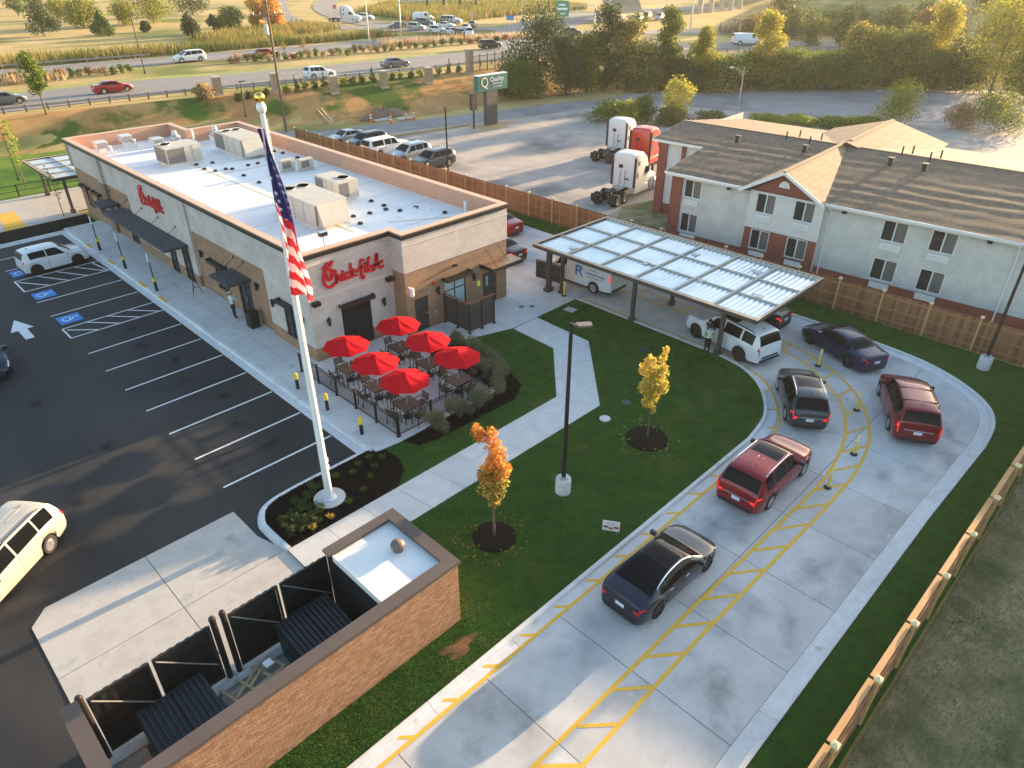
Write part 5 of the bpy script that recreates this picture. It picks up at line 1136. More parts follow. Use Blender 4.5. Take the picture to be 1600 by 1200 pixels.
SPEC = {
 'fastback': dict(L=4.69, W=1.85, wb=2.875, fo=.84, r=.335, sill=.2, top=[(0, .70), (.02, .92), (.10, 1.03), (.35, 1.10), (.62, 1.15), (1.2, 1.34), (1.9, 1.435), (2.3, 1.44), (2.75, 1.35), (3.2, 1.13), (3.45, 1.01), (3.7, .97), (4.2, .88), (4.52, .74), (4.65, .60), (4.69, .48)],
    belt=[(0, .92), (.6, 1.0), (1.6, .97), (3.4, .93), (4.2, .80), (4.69, .55)], rw=(.58, 1.75), ws=(2.58, 3.42), win=[(.98, 1.32), (1.36, 2.24), (2.28, 3.08)], roofg=(1.78, 2.52), tumble=.27),
 'sedan': dict(L=4.75, W=1.83, wb=2.78, fo=.92, r=.33, sill=.2, top=[(0, .70), (.02, .94), (.10, 1.03), (.5, 1.08), (.85, 1.12), (1.35, 1.34), (1.8, 1.42), (2.3, 1.44), (2.75, 1.39), (3.2, 1.2), (3.55, 1.02), (4.2, .90), (4.58, .76), (4.71, .60), (4.75, .48)],
    belt=[(0, .94), (.8, 1.0), (1.6, .97), (3.3, .94), (4.2, .82), (4.75, .55)], rw=(.84, 1.52), ws=(2.72, 3.5), win=[(1.12, 1.38), (1.42, 2.22), (2.26, 3.1)], tumble=.25),
 'suv': dict(L=4.95, W=1.98, wb=2.88, fo=.95, r=.38, sill=.27, top=[(0, .72), (.02, 1.0), (.08, 1.16), (.20, 1.34), (.42, 1.63), (.56, 1.71), (1.2, 1.765), (2.2, 1.76), (2.85, 1.69), (3.3, 1.43), (3.68, 1.18), (4.0, 1.11), (4.6, 1.03), (4.84, .9), (4.92, .75), (4.95, .55)],
    belt=[(0, 1.05), (.8, 1.12), (2.0, 1.07), (3.5, 1.04), (4.5, .93), (4.95, .6)], rw=(.12, .44), ws=(2.86, 3.62), win=[(.62, 1.2), (1.28, 2.18), (2.24, 3.16)], tumble=.20, rails=(.75, 2.75)),
 'crossover': dict(L=4.5, W=1.84, wb=2.7, fo=.88, r=.36, sill=.25, top=[(0, .7), (.02, .97), (.08, 1.1), (.22, 1.28), (.45, 1.55), (.6, 1.62), (1.1, 1.67), (2.0, 1.66), (2.6, 1.58), (3.0, 1.33), (3.35, 1.1), (3.7, 1.03), (4.2, .95), (4.4, .82), (4.47, .68), (4.5, .5)],
    belt=[(0, 1.0), (.8, 1.05), (1.8, 1.0), (3.1, .98), (4.1, .86), (4.5, .55)], rw=(.12, .48), ws=(2.6, 3.3), win=[(.62, 1.08), (1.14, 1.95), (2.0, 2.86)], tumble=.21, rails=(.7, 2.5)),
 'minivan': dict(L=5.1, W=1.98, wb=3.05, fo=.95, r=.345, sill=.23, top=[(0, .7), (.02, 1.0), (.06, 1.12), (.16, 1.36), (.30, 1.60), (.46, 1.69), (1.1, 1.745), (2.4, 1.74), (3.1, 1.64), (3.7, 1.34), (4.15, 1.1), (4.6, .98), (4.92, .82), (5.06, .65), (5.1, .5)],
    belt=[(0, 1.0), (1, 1.08), (2.4, 1.03), (3.8, .98), (4.6, .86), (5.1, .58)], rw=(.09, .33), ws=(3.1, 4.1), win=[(.52, 1.25), (1.32, 2.38), (2.46, 3.5)], tumble=.19, rails=(.7, 2.6)),
 'bigsuv': dict(L=5.35, W=2.05, wb=3.15, fo=1.0, r=.41, sill=.33, top=[(0, .8), (.02, 1.1), (.05, 1.24), (.14, 1.5), (.26, 1.76), (.42, 1.86), (1.2, 1.90), (2.6, 1.89), (3.2, 1.80), (3.6, 1.52), (3.95, 1.27), (4.25, 1.22), (4.95, 1.15), (5.22, 1.0), (5.32, .8), (5.35, .55)],
    belt=[(0, 1.15), (1, 1.2), (2.6, 1.16), (3.8, 1.13), (4.9, 1.05), (5.35, .6)], rw=(.07, .29), ws=(3.2, 3.9), win=[(.46, 1.2), (1.32, 2.42), (2.5, 3.5)], tumble=.17, rails=(.6, 3.0)),
 'boxy': dict(L=4.12, W=1.79, wb=2.55, fo=.84, r=.34, sill=.22, top=[(0, .65), (.02, .95), (.05, 1.08), (.12, 1.32), (.22, 1.5), (.36, 1.57), (1.0, 1.61), (1.9, 1.61), (2.4, 1.55), (2.75, 1.35), (3.1, 1.1), (3.5, 1.0), (3.85, .92), (4.03, .78), (4.1, .62), (4.12, .48)],
    belt=[(0, 1.0), (.9, 1.06), (1.8, 1.0), (2.9, .96), (3.8, .86), (4.12, .55)], rw=(.06, .25), ws=(2.42, 3.06), win=[(.5, 1.5), (1.56, 2.66)], tumble=.17),
 'van': dict(L=5.7, W=2.02, wb=3.43, fo=.95, r=.38, sill=.35, top=[(0, .9), (.02, 1.2), (.05, 1.5), (.10, 1.85), (.2, 2.02), (.4, 2.09), (1.2, 2.11), (3.6, 2.11), (4.1, 2.03), (4.45, 1.68), (4.75, 1.32), (5.1, 1.2), (5.5, 1.06), (5.64, .9), (5.7, .55)],
    belt=[(0, 1.25), (1, 1.28), (3.4, 1.25), (4.6, 1.16), (5.4, 1.0), (5.7, .6)], rw=(.055, .14), ws=(4.08, 4.72), win=[(3.55, 4.4)], tumble=.11),
 'pickup': dict(L=5.8, W=2.0, wb=3.6, fo=.95, r=.4, sill=.35, top=[(0, .85), (.02, 1.1), (.05, 1.22), (.14, 1.5), (.3, 1.78), (.5, 1.86), (1.4, 1.9), (3.0, 1.9), (3.5, 1.82), (3.95, 1.5), (4.3, 1.25), (4.7, 1.2), (5.4, 1.1), (5.68, .95), (5.76, .8), (5.8, .55)],
    belt=[(0, 1.15), (1, 1.2), (2.8, 1.18), (4.1, 1.14), (5.3, 1.04), (5.8, .6)], rw=(.08, .32), ws=(3.5, 4.25), win=[(.5, 1.9), (2.05, 2.85), (2.93, 3.75)], tumble=.16),
}
_WH = {}
def wheel_meshes(r, rimmat, near):
    k = (r, rimmat.name, near)
    if k in _WH: return _WH[k]
    w = .11; n = 24 if near else 12; ri = r*.66
    ty = MB().lathe([(ri, -w), (r*.93, -w), (r, -w*.7), (r, w*.7), (r*.93, w), (ri, w)], (0, 0, 0), n, axis='y', caps=False).mesh('tyre', TYRE, 40)
    rm = MB().lathe([(ri, -w*.5), (ri, w*.9), (ri*.93, w*.95), (ri*.9, w*.55), (ri*.2, w*.45), (0, w*.45)], (0, 0, 0), n, axis='y', caps=False)
    if near:
        for i in range(10 if rimmat is RIMS else 5):
            a = 2*math.pi*i/(10 if rimmat is RIMS else 5); wd = .028 if rimmat is RIMS else .05
            u = Vector((math.cos(a), 0, math.sin(a))); v = Vector((-math.sin(a), 0, math.cos(a)))
            rm.add([u*(ri*.15)-v*wd+Vector((0, w*.78, 0)), u*(ri*.15)+v*wd+Vector((0, w*.78, 0)), u*(ri*.96)+v*wd+Vector((0, w*.92, 0)), u*(ri*.96)-v*wd+Vector((0, w*.92, 0)), u*(ri*.15)-v*wd+Vector((0, w*.5, 0)), u*(ri*.15)+v*wd+Vector((0, w*.5, 0)), u*(ri*.96)+v*wd+Vector((0, w*.5, 0)), u*(ri*.96)-v*wd+Vector((0, w*.5, 0))], [(0, 1, 2, 3), (0, 4, 5, 1), (1, 5, 6, 2), (3, 2, 6, 7), (0, 3, 7, 4)])
    dark = MB().lathe([(ri*.9, w*.5), (ri*.3, w*.47), (0, w*.47)], (0, 0, 0), n, axis='y').mesh('hub_shadow', TRIM)
    _WH[k] = (ty, rm.mesh('rim', rimmat), dark); return _WH[k]
def make_car(label, cat, x, y, head, kind, pmat, group=None, near=True, z=.006, rim=None, braking=False, sunroof=None, rails=False, two_tone=None, name=None, rackbars=False, cladding=None, railmat=None, wp=None):
    sp = SPEC[kind]; L_, W_ = sp['L'], sp['W']; t = thing(name or {'van': 'panel_van', 'minivan': 'minivan', 'pickup': 'pickup_truck'}.get(kind, 'car'), label, cat, (x, y, z), R(head), group)
    top = pchip(sp['top']); belt = pchip(sp['belt']); tm = sp['tumble']; zr = max(p[1] for p in sp['top'])
    bx = kind in ('van', 'boxy', 'bigsuv', 'minivan', 'pickup')
    wf = pchip([(0, .86 if bx else .78), (.07, .92 if bx else .87), (.35, .975), (1.1, 1), (L_-1.3, 1), (L_-.5, .95), (L_-.12, .82), (L_, .62)])
    axr = L_-sp['fo']-sp['wb']; axf = L_-sp['fo']; r = sp['r']; Ra = r+.065
    def zlow(q):
        z0 = sp['sill']+.06*max(0, 1-q/.5)+.02*max(0, 1-(L_-q)/.5)
        for a in (axr, axf):
            if abs(q-a) < Ra: z0 = max(z0, r+math.sqrt(Ra*Ra-(q-a)**2)-.01)
        return z0
    def ring_(q):
        w = W_/2*wf(q); zt = top(q); zb = min(belt(q), zt-.025); zl = min(zlow(q), zb-.05); hh = max(0, min(1, (zt-zb)/(zr-1.0*belt(L_*.5))))
        zmid = sp['sill']
        wr = w*(.90-tm*hh+.03*(1-hh)); ze = zt-.045-.02*hh; ze = max(ze, zb+.008)
        p = [(w*.93, zl), (w*.985, zl+(zb-zl)*.3), (w, zl+(zb-zl)*.6), (w*.992, zl+(zb-zl)*.86), (w*.955, zb)]
        e = (wr, ze)
        for f in (.34, .7): p.append((p[4][0]+(e[0]-p[4][0])*f+.018*hh*math.sin(math.pi*f), zb+(ze-zb)*f))
        p += [e, (wr*.82, ze+(zt-ze)*.62), (wr*.45, ze+(zt-ze)*.92), (0, zt)]
        return p
    def Sf(q, tt, s=1):
        p = ring_(q); i = min(int(tt), 9); f = tt-i; a, b = p[i], p[i+1]
        return Vector((q-L_/2, s*(a[0]+(b[0]-a[0])*f), a[1]+(b[1]-a[1])*f))
    st = [np.linspace(0, L_, 44 if near else 22), np.linspace(0, .5, 14 if near else 7), np.linspace(L_-.4, L_, 8 if near else 5)]
    for a in (axr, axf): st.append(a+Ra*np.cos(np.linspace(0, math.pi, 15 if near else 9)))
    st = np.unique(np.round(np.concatenate(st), 3)); st = st[(st >= 0) & (st <= L_)]
    rows = []
    for q in st:
        p = ring_(float(q)); rows.append([(q-L_/2, b[0], b[1]) for b in p]+[(q-L_/2, -b[0], b[1]) for b in reversed(p[:-1])])
    mb = MB().grid(rows); m = len(rows[0]); k = len(rows)
    mb.f += [tuple(range(m)), tuple((k-1)*m+i for i in reversed(range(m)))]; mb.mi += [0, 0]
    mb.build('body', pmat, t, smooth=32)
    MB().box(-L_/2+.25, L_/2-.25, -W_/2+.28, W_/2-.28, .16, sp['sill']+.38).build('underbody', TRIM, t)
    def patch(qa, qb, ta, tb, off, mat, nm, both=False, s=1, nq=8, nt=4, parent=None):
        def P(q, tt, sg):
            c = Sf(q, tt, sg); du = Sf(min(q+.02, L_), tt, sg)-Sf(max(q-.02, 0), tt, sg); dv = Sf(q, min(tt+.06, 9.99), sg)-Sf(q, tt-.06 if tt > .06 else 0, sg)
            n = du.cross(dv); n = n.normalized() if n.length > 1e-9 else Vector((0, 0, 1))
            ctr = Vector((c.x, 0, .7)); 
            if n.dot(c-ctr) < 0: n = -n
            return c+n*off
        b_ = MB()
        if both:
            b_.grid([[P(qa+(qb-qa)*i/nq, tt, 1) for tt in np.linspace(ta, 9.98, 6)]+[P(qa+(qb-qa)*i/nq, tt, -1) for tt in np.linspace(9.98, ta, 6)] for i in range(nq+1)])
        else: b_.grid([[P((qa if not callable(qa) else qa(j/nt))+((qb if not callable(qb) else qb(j/nt))-(qa if not callable(qa) else qa(j/nt)))*i/nq, ta+(tb-ta)*j/nt, s) for j in range(nt+1)] for i in range(nq+1)])
        return b_.build(nm, mat, parent or t, smooth=True)
    patch(*sp['ws'], 7.25, 10, .008, CARG, 'windscreen', both=True, nq=10)
    if kind != 'van' or True: patch(*sp['rw'], 7.3, 10, .008, CARG, 'rear_window', both=True, nq=10)
    if sp.get('roofg'): patch(*sp['roofg'], 7.35, 10, .007, CARG, 'glass_roof', both=True, nq=8)
    nwin = len(sp['win'])
    for s in (1, -1):
        for i, (a, b) in enumerate(sp['win']):
            slR = .30 if (i == nwin-1) else .0; slL = .22 if i == 0 and kind in ('sedan', 'fastback') else .0
            wdt = b-a
            patch((lambda f, a=a, sl=slL, wd=wdt: a+sl*wd*f), (lambda f, b=b, sl=slR, wd=wdt: b-sl*wd*f*1.3), 4.3, 6.75, .008, CARG, 'side_window', s=s)
        # lights
        patch(.0, .22 if not bx else .12, 3.3 if not bx else 3.1, 4.05 if not bx else (5.6 if kind in ('minivan', 'van', 'bigsuv', 'pickup') else 4.6), .012, TAILON if braking else TAIL, 'tail_light', s=s, nq=5)
        patch(L_-.5, L_-.12, 3.5, 5.2, .012, HEAD, 'head_light', s=s, nq=5)
        if near:
            patch(sp['win'][-1][0]-.05, L_-1.25, .05, .35, .006, TRIM, 'sill_trim', s=s) if cladding else None
            for a in {sp['win'][-1][0]-.04, sp['win'][-1][1]+.06, sp['win'][min(1, nwin-1)][0]-.02}:
                patch(a, a+.012, .25, 4.0, .003, SEAMC, 'door_seam', s=s, nq=1, nt=8)
            for a in [sp['win'][-1][0]+.08]+([sp['win'][-2][0]+.1] if nwin > 1 else []):
                c = Sf(a+.08, 3.25, s); bmbox(c.x-.1, c.x+.1, c.y-.015, c.y+.015, c.z-.016, c.z+.016, 'door_handle', pmat if kind != 'fastback' else CHROME, t, .008)
        mx = sp['win'][-1][1]+.02; c = Sf(mx, 4.35, s)
        bmbox(c.x-.05, c.x+.10, min(c.y+s*.02, c.y+s*.24), max(c.y+s*.02, c.y+s*.24), c.z-.01, c.z+.15, 'wing_mirror', TRIM if kind in ('suv', 'minivan') else pmat, t, .03 if near else 0)
        if kind == 'fastback': patch(sp['win'][0][0]-.05, sp['win'][-1][1]-.15, 6.78, 6.98, .012, CHROME, 'window_trim', s=s, nq=16, nt=1); patch(sp['win'][0][0]-.02, sp['win'][-1][1]+.05, 4.14, 4.28, .012, CHROME, 'window_trim', s=s, nq=16, nt=1)
        if (rails and sp.get('rails')):
            a, b = sp['rails']; pts = [Sf(a+(b-a)*i/10, 7.15, s)+Vector((0, 0, .055 if 0 < i < 10 else .0)) for i in range(11)]
            MB().tube(pts, .022, 6).build('roof_rail', railmat or TRIM, t, smooth=True)
    if rackbars:
        a, b = sp['rails']
        for q in (a+.35, b-.45):
            p0, p1 = Sf(q, 7.15, 1), Sf(q, 7.15, -1); MB().bar(p0+Vector((0, 0, .05)), p1+Vector((0, 0, .05)), .05, .025).build('crossbar', TRIM, t)
    if sunroof: patch(*sunroof, 8.0, 10, .006, CARG, 'sunroof', both=True, nq=6)
    if near and not sp.get('roofg'):
        c = Sf(sp['win'][0][0]+.25, 9.99); MB().add([(c.x-.1, -.02, c.z-.005), (c.x-.1, .02, c.z-.005), (c.x+.08, 0, c.z-.005), (c.x-.09, 0, c.z+.06)], [(0, 1, 3), (1, 2, 3), (2, 0, 3)]).build('aerial_fin', TRIM, t)
        if two_tone is None and kind in ('suv', 'minivan', 'crossover'):
            for yy in (-.36, -.12, .12, .36):
                a = sp['win'][0][0]+.35; b = a+.75
                pts = []
                for i in range(5):
                    q = a+(b-a)*i/4; pz = Sf(q, 9.99).z-.022*abs(yy)/.36-.004; pts.append((q-L_/2, yy, pz+.003))
                MB().tube(pts, .014, 5).build('roof_rib', pmat, t, smooth=True)
    # rear face: plate, bumper, tail lamps on the flat
    zt0 = top(0); w0 = W_/2*wf(0)
    MB().box(-L_/2-.012, -L_/2-.002, -.26 if not near else -.17, .17, .62, .76).build('licence_plate', PLATE, t)
    MB().box(-L_/2-.02, -L_/2+.1, -w0*.86, w0*.86, sp['sill']+.03, sp['sill']+.17).build('rear_bumper_trim', TRIM, t)
    if kind in ('suv', 'minivan', 'crossover', 'bigsuv'): MB().box(-L_/2-.016, -L_/2, -w0*.7, w0*.7, .80 if kind != 'bigsuv' else .55, .83 if kind != 'bigsuv' else .66).build('chrome_strip' if kind != 'bigsuv' else 'bumper_step', CHROME if kind != 'bigsuv' else TRIM, t)
    for s in (1, -1):
        if not bx: bmbox(-L_/2-.015, -L_/2+.05, min(s*w0*.76, s*w0*.97), max(s*w0*.76, s*w0*.97), zt0+.02, zt0+.12, 'tail_lamp', TAILON if braking else TAIL, t, .01)
    MB().box(L_/2-.06, L_/2+.004, -.4, .4, .46, .56).build('grille', TRIM, t); MB().box(L_/2-.1, L_/2+.006, -.44, .44, .28, .40).build('front_bumper_trim', TRIM, t)
    ty, rm, dk = wheel_meshes(r, rim or RIMS, near)
    for q in (axr, axf):
        for s in (1, -1):
            w = link('wheel', None, t, loc=(q-L_/2, s*(W_/2-.135), r)); w.rotation_euler = (0, 0, 0 if s > 0 else math.pi)
            link('tyre', ty, w); link('rim', rm, w)
    return t, Sf
QG = 'cars queueing in the drive-thru lane'
make_car('dark grey fastback car with black glass roof, nearest in the drive lane', 'car', 15.78, 8.36, -1, 'fastback', paint('midnight', (.022, .027, .042), .35), QG, rim=RIMB, braking=False)
make_car('maroon off-road car with dark sunroof and silver roof rails in the lane', 'car', 23.17, 8.39, 0, 'suv', paint('maroon', (.20, .008, .013), .2), QG, sunroof=(1.85, 2.75), rails=True, railmat=CHROME, braking=True)
make_car('dark grey estate car with panorama roof and silver rails on the bend', 'car', 29.62, 9.95, 34, 'crossover', paint('graphite', (.045, .052, .06), .4), QG, sunroof=(1.3, 2.5), rails=True, railmat=CHROME, braking=True)
make_car('dark red minivan with black roof rack on the outer bend', 'minivan', 32.35, 6.1, 28, 'minivan', paint('dark_red', (.17, .010, .012), .2), QG, rails=True, rackbars=True, braking=True)
make_car('deep blue saloon car beside the hotel fence', 'car', 36.2, 10.75, 66, 'sedan', paint('deep_blue', (.004, .015, .05), .1), QG, rim=RIMB)
make_car('white full-size off-road car with black wheels under the canopy edge', 'car', 32.75, 15.5, 77, 'bigsuv', paint('pearl_white', (.62, .64, .66)), QG, rim=RIMB, sunroof=(1.9, 2.9), rails=True)
make_car('black saloon car mostly hidden under the right end of the canopy', 'car', 36.75, 16.6, 88, 'sedan', paint('jet', (.012, .012, .013)), QG, rim=RIMB, braking=True)
make_car('bright red saloon car behind the restaurant corner, farther one', 'car', 36.9, 38.4, 91, 'sedan', paint('bright_red', (.28, .008, .012)), QG, rim=RIMB)
make_car('dark wine red saloon car behind the restaurant corner, nearer one', 'car', 33.0, 34.3, 92, 'sedan', paint('wine', (.055, .008, .010)), QG, rim=RIMB, braking=True)
vt, vS = make_car('white work van with a blue letter on its side under the canopy', 'van', 33.7, 26.75, 91, 'van', paint('fleet_white', (.62, .64, .66)), QG, braking=True)
BLT = M('van_blue', (.015, .10, .36), rough=.4)
mt = Matrix(((-1, 0, 0, 0), (0, 0, 1, 0), (0, 1, 0, 0), (0, 0, 0, 1)))
def van_text(s, size, px, pz, mat, fit=None):
    text(s, size, mat, vt, Matrix.Translation((px, 1.016, pz)) @ mt, depth=.004, fitw=fit)
van_text('R', .98, .0, .93, BLT, .66); van_text('Heating & Cooling', .25, -.88, 1.22, BLT, 1.5); VG = M('van_grey', (.2, .22, .25), rough=.5)
for a_, b_, z_ in ((-1.2, -1.75, 1.52), (-.95, -1.5, 1.04), (-1.6, -2.2, 1.04)): MB().box(b_, a_, 1.012, 1.020, z_, z_+.05).build('side_print', VG, vt)
make_car('white boxy hatchback with black wheels in the accessible bay', 'car', 10.15, 54.35, 3, 'boxy', paint('pearl_white', (.62, .64, .66)), rim=RIMB)
make_car('gold minivan cut off by the left edge beside the loading pad', 'minivan', -.30, 24.55, -141+0, 'minivan', paint('champagne', (.44, .41, .35), .2), rails=True)
make_car('dark navy car cut off by the left edge of the car park', 'car', 3.2, 41.9, -92, 'sedan', paint('navy', (.012, .02, .04), .3))
make_car('silver car just beyond the gold minivan at the left edge', 'car', -3.3, 28.0, -141, 'sedan', paint('silver', (.42, .44, .45), .4))
PG = 'cars parked behind the wooden fence'
for y, k, p, h, lab in ((71.4, 'sedan', paint('silver', (.42, .44, .45)), 180, 'silver saloon car farthest left behind the wooden fence'), (67.6, 'suv', paint('jet', (.012, .012, .013)), 180, 'black off-road car parked second from the left behind the fence'),
                        (63.8, 'pickup', paint('pearl_white', (.62, .64, .66)), 0, 'white pickup with a cap parked in the middle behind the fence'), (60.0, 'suv', paint('two_tone', (.30, .33, .36), .3), 180, 'grey off-road car with roof rack parked behind the fence'),
                        (56.2, 'suv', paint('gunmetal', (.05, .055, .06), .4), 180, 'dark grey off-road car nearest the lamp post behind the fence')):
    make_car(lab, 'pickup' if k == 'pickup' else 'car', 45.4, y, h, k, p, PG, rails=True)
# traffic on the highway and at the junction
HG = 'traffic on the highway'
for px, py, k, p, h, lab in ((8, 163, 'sedan', paint('grey_green', (.12, .13, .13), .4), -3, 'grey car at the left edge of the highway'), (178, 144, 'sedan', paint('bright_red', (.28, .008, .012)), -3, 'red saloon car on the near carriageway'),
    (297, 96, 'minivan', paint('pearl_white', (.62, .64, .66)), 177, 'white minivan on the far carriageway'), (410, 90, 'sedan', paint('bright_red', (.28, .008, .012)), 176, 'red car half hidden by the median planting'),
    (500, 122, 'crossover', paint('pearl_white', (.62, .64, .66)), -5, 'white crossover car on the near carriageway by the stone pillars'), (618, 105, 'fastback', paint('mid_grey', (.16, .165, .17), .5), -5, 'grey fastback car on the near carriageway'),
    (766, 76, 'crossover', paint('jet', (.012, .012, .013)), -12, 'black crossover car farthest along the near carriageway'), (893, 56, 'crossover', paint('violet', (.06, .05, .09), .3), -30, 'dark violet car glimpsed between the tree tops')):
    g = G(px, py, 3.03); make_car(lab, 'car' if k != 'minivan' else 'minivan', g.x, g.y, h, k, p, HG, near=False, z=3.04)
JG = 'traffic waiting at the junction'
for px, py, k, c, h, lab in ((572, 31, 'crossover', (.6, .6, .6), -60, 'white car following the white semi truck at the junction'), (622, 44, 'sedan', (.07, .09, .12), 160, 'dark blue car at the head of the junction queue'), (651, 47, 'crossover', (.35, .36, .36), -62, 'silver crossover in the junction queue'),
    (665, 40, 'suv', (.06, .08, .11), -62, 'dark blue off-road car beside the white van at the junction'), (662, 33, 'van', (.6, .62, .64), -62, 'white tall van in the junction queue'), (684, 52, 'crossover', (.62, .62, .62), -62, 'white off-road car nearest the front of the junction'),
    (697, 44, 'sedan', (.6, .6, .6), -62, 'white saloon in the middle of the junction queue'), (705, 37, 'pickup', (.45, .46, .46), -62, 'pale grey pickup at the back of the junction queue'), (706, 54, 'sedan', (.6, .6, .6), -100, 'white car low in the junction queue'),
    (720, 56, 'sedan', (.05, .06, .08), -100, 'dark car low in the junction queue'), (733, 56, 'crossover', (.62, .62, .62), -130, 'white car turning at the junction'), (738, 43, 'fastback', (.10, .04, .06), -140, 'dark maroon car turning at the junction'), (728, 48, 'sedan', (.3, .32, .35), -140, 'grey car beside the maroon one at the junction'),
    (997, 34, 'crossover', (.6, .62, .63), 200, 'white car under the overpass by the signals'), (1010, 30, 'suv', (.12, .06, .05), 200, 'brown car under the overpass by the signals'), (1030, 31, 'crossover', (.5, .55, .58), 200, 'pale blue car leaving the overpass shade')):
    g = G(px, py, 3.04); make_car(lab, 'van' if k == 'van' else 'car', g.x, g.y, h, k, paint('far_%d' % px, c), JG, near=False, z=3.05)
g = G(1166, 70, 3.04); make_car('white van half hidden by the yellow tree on the right', 'van', g.x, g.y, -45, 'van', paint('fleet_white', (.62, .64, .66)), HG, near=False, z=3.05)

# semi tractor units
def semi(label, x, y, head, pm, z=.01, near=True):
    t = thing('semi_truck', label, 'truck', (x, y, z), R(head), 'semi tractor units')
    # sleeper cab loft, x forward
    prof = [(-1.55, 1.05, 3.55), (-1.45, 1.05, 3.78), (-.6, 1.05, 3.88), (.2, 1.05, 3.75), (.75, 1.05, 3.35), (1.05, 1.03, 2.85), (1.2, 1.0, 2.62), (1.55, .98, 2.05), (1.75, .95, 1.82)]
    rows = []
    for px, w, zt in prof:
        zb = .95; rows.append([(px, w*.97, zb), (px, w, zb+.5), (px, w, zt-.32), (px, w*.93, zt-.1), (px, w*.7, zt), (px, 0, zt+.03), (px, -w*.7, zt), (px, -w*.93, zt-.1), (px, -w, zt-.32), (px, -w, zb+.5), (px, -w*.97, zb)])
    mb = MB().grid(rows); m = len(rows[0]); mb.f += [tuple(range(m)), tuple((len(rows)-1)*m+i for i in reversed(range(m)))]; mb.mi += [0, 0]; mb.build('cab', pm, t, smooth=35)
    hood = [(1.6, .93, 1.80), (2.2, .88, 1.72), (2.8, .82, 1.6), (3.2, .74, 1.45), (3.38, .62, 1.15)]
    rows = [[(px, w, .75), (px, w, zt-.3), (px, w*.8, zt-.05), (px, 0, zt), (px, -w*.8, zt-.05), (px, -w, zt-.3), (px, -w, .75)] for px, w, zt in hood]
    mb = MB().grid(rows); m = 7; mb.f += [tuple(range(m)), tuple(4*m+i for i in reversed(range(m)))]; mb.mi += [0, 0]; mb.build('hood', pm, t, smooth=35)
    for s in (1, -1):
        MB().lathe([(.62, -.18), (.66, 0), (.62, .18)], (2.45, s*.98, .55), 20, axis='y').build('fender', pm, t, smooth=True)
        MB().box(-1.3, 1.2, min(s*.9, s*1.12), max(s*.9, s*1.12), .42, .92).build('side_fairing', pm, t); MB().box(-1.58, -1.5, min(s*1.0, s*1.22), max(s*1.0, s*1.22), 1.0, 3.5).build('cab_extender', TRIM, t)
        MB().add([(.95, s*1.06, 1.85), (1.35, s*1.035, 1.85), (1.22, s*1.03, 2.4), (.45, s*1.06, 2.5), (.45, s*1.06, 1.85)], [(0, 1, 2, 3, 4)]).build('side_window', CARG, t)
        MB().box(-.9, -.6, min(s*1.05, s*1.07), max(s*1.05, s*1.07), 2.75, 3.15).build('sleeper_vent', TRIM, t); MB().box(-1.0, -.75, min(s*1.055, s*1.07), max(s*1.055, s*1.07), 1.7, 2.15).build('decal', TRIM, t)
        MB().box(1.5, 1.62, min(s*1.12, s*1.32), max(s*1.12, s*1.32), 1.85, 2.5).build('wing_mirror', TRIM, t); MB().box(3.1, 3.42, min(s*.5, s*.78), max(s*.5, s*.78), .95, 1.18).build('head_light', HEAD, t)
    MB().add([(1.24, -.85, 2.52), (1.24, .85, 2.52), (1.72, .84, 1.85), (1.72, -.84, 1.85)], [(0, 1, 2, 3)]).build('windscreen', CARG, t)
    for yy, z0, z1, zz in ((.1, 2.55, 2.85, 0), (-.55, 1.6, 1.72, 0)): MB().box(-1.575, -1.552, yy, yy+.4, z0, z1).build('rear_window', TRIM, t)
    for yy in (-.2, .25): MB().tube([(-1.57, yy, 2.4), (-1.6, yy+.05, 1.8), (-1.68, yy-.05, 1.3), (-1.75, yy, 1.1)], .02, 5).build('air_line', TRIM, t)
    for yy in (-.45, .45): MB().box(-4.6, 2.9, yy-.06, yy+.06, .75, 1.0).build('chassis_rail', TRIM, t)
    MB().lathe([(.48, 0), (.48, .07), (.1, .1), (0, .1)], (-3.6, 0, 1.02), 16).box(-3.9, -3.3, -.5, .5, 1.001, 1.03).build('fifth_wheel', TRIM, t)
    MB().box(-1.65, -1.6, -1.0, 1.0, .9, .95).box(-2.6, -1.7, -.38, .38, 1.0, 1.03).build('deck_plate', STEEL, t)
    ty = MB().lathe([(.3, -.14), (.46, -.14), (.5, -.1), (.5, .1), (.46, .14), (.3, .14)], (0, 0, 0), 20, axis='y', caps=False).mesh('tyre', TYRE, 40); rm = MB().lathe([(.31, -.1), (.31, .12), (.27, .12), (.2, .04), (.1, .05), (0, .08)], (0, 0, 0), 16, axis='y').mesh('rim', RIMS, 40)
    for px, dbl in ((2.45, 0), (-3.0, 1), (-4.25, 1)):
        for s in (1, -1):
            for k in range(1+dbl):
                w = link('wheel', None, t, loc=(px, s*(1.02-.32*k), .5)); w.rotation_euler = (0, 0, 0 if s > 0 else math.pi); link('tyre', ty, w); link('rim', rm, w)
    for px in (-3.0, -4.25):
        for s in (1, -1): pass
    for s in (1, -1): MB().box(-4.95, -4.9, min(s*.55, s*1.15), max(s*.55, s*1.15), .35, 1.0).build('mud_flap', TRIM, t); MB().box(-4.89, -4.8, min(s*.5, s*.7), max(s*.5, s*.7), .8, .9).build('tail_light', TAIL, t)
    return t
semi('white semi tractor unit nearest the hotel corner', 52.2, 36.7, 8, paint('truck_white', (.62, .61, .60)))
semi('red semi tractor unit between the two white ones', 61.6, 41.8, 10, paint('truck_red', (.50, .02, .012)))
semi('white semi tractor unit farthest back beyond the red one', 63.4, 46.1, 10, paint('truck_white', (.62, .61, .60)))
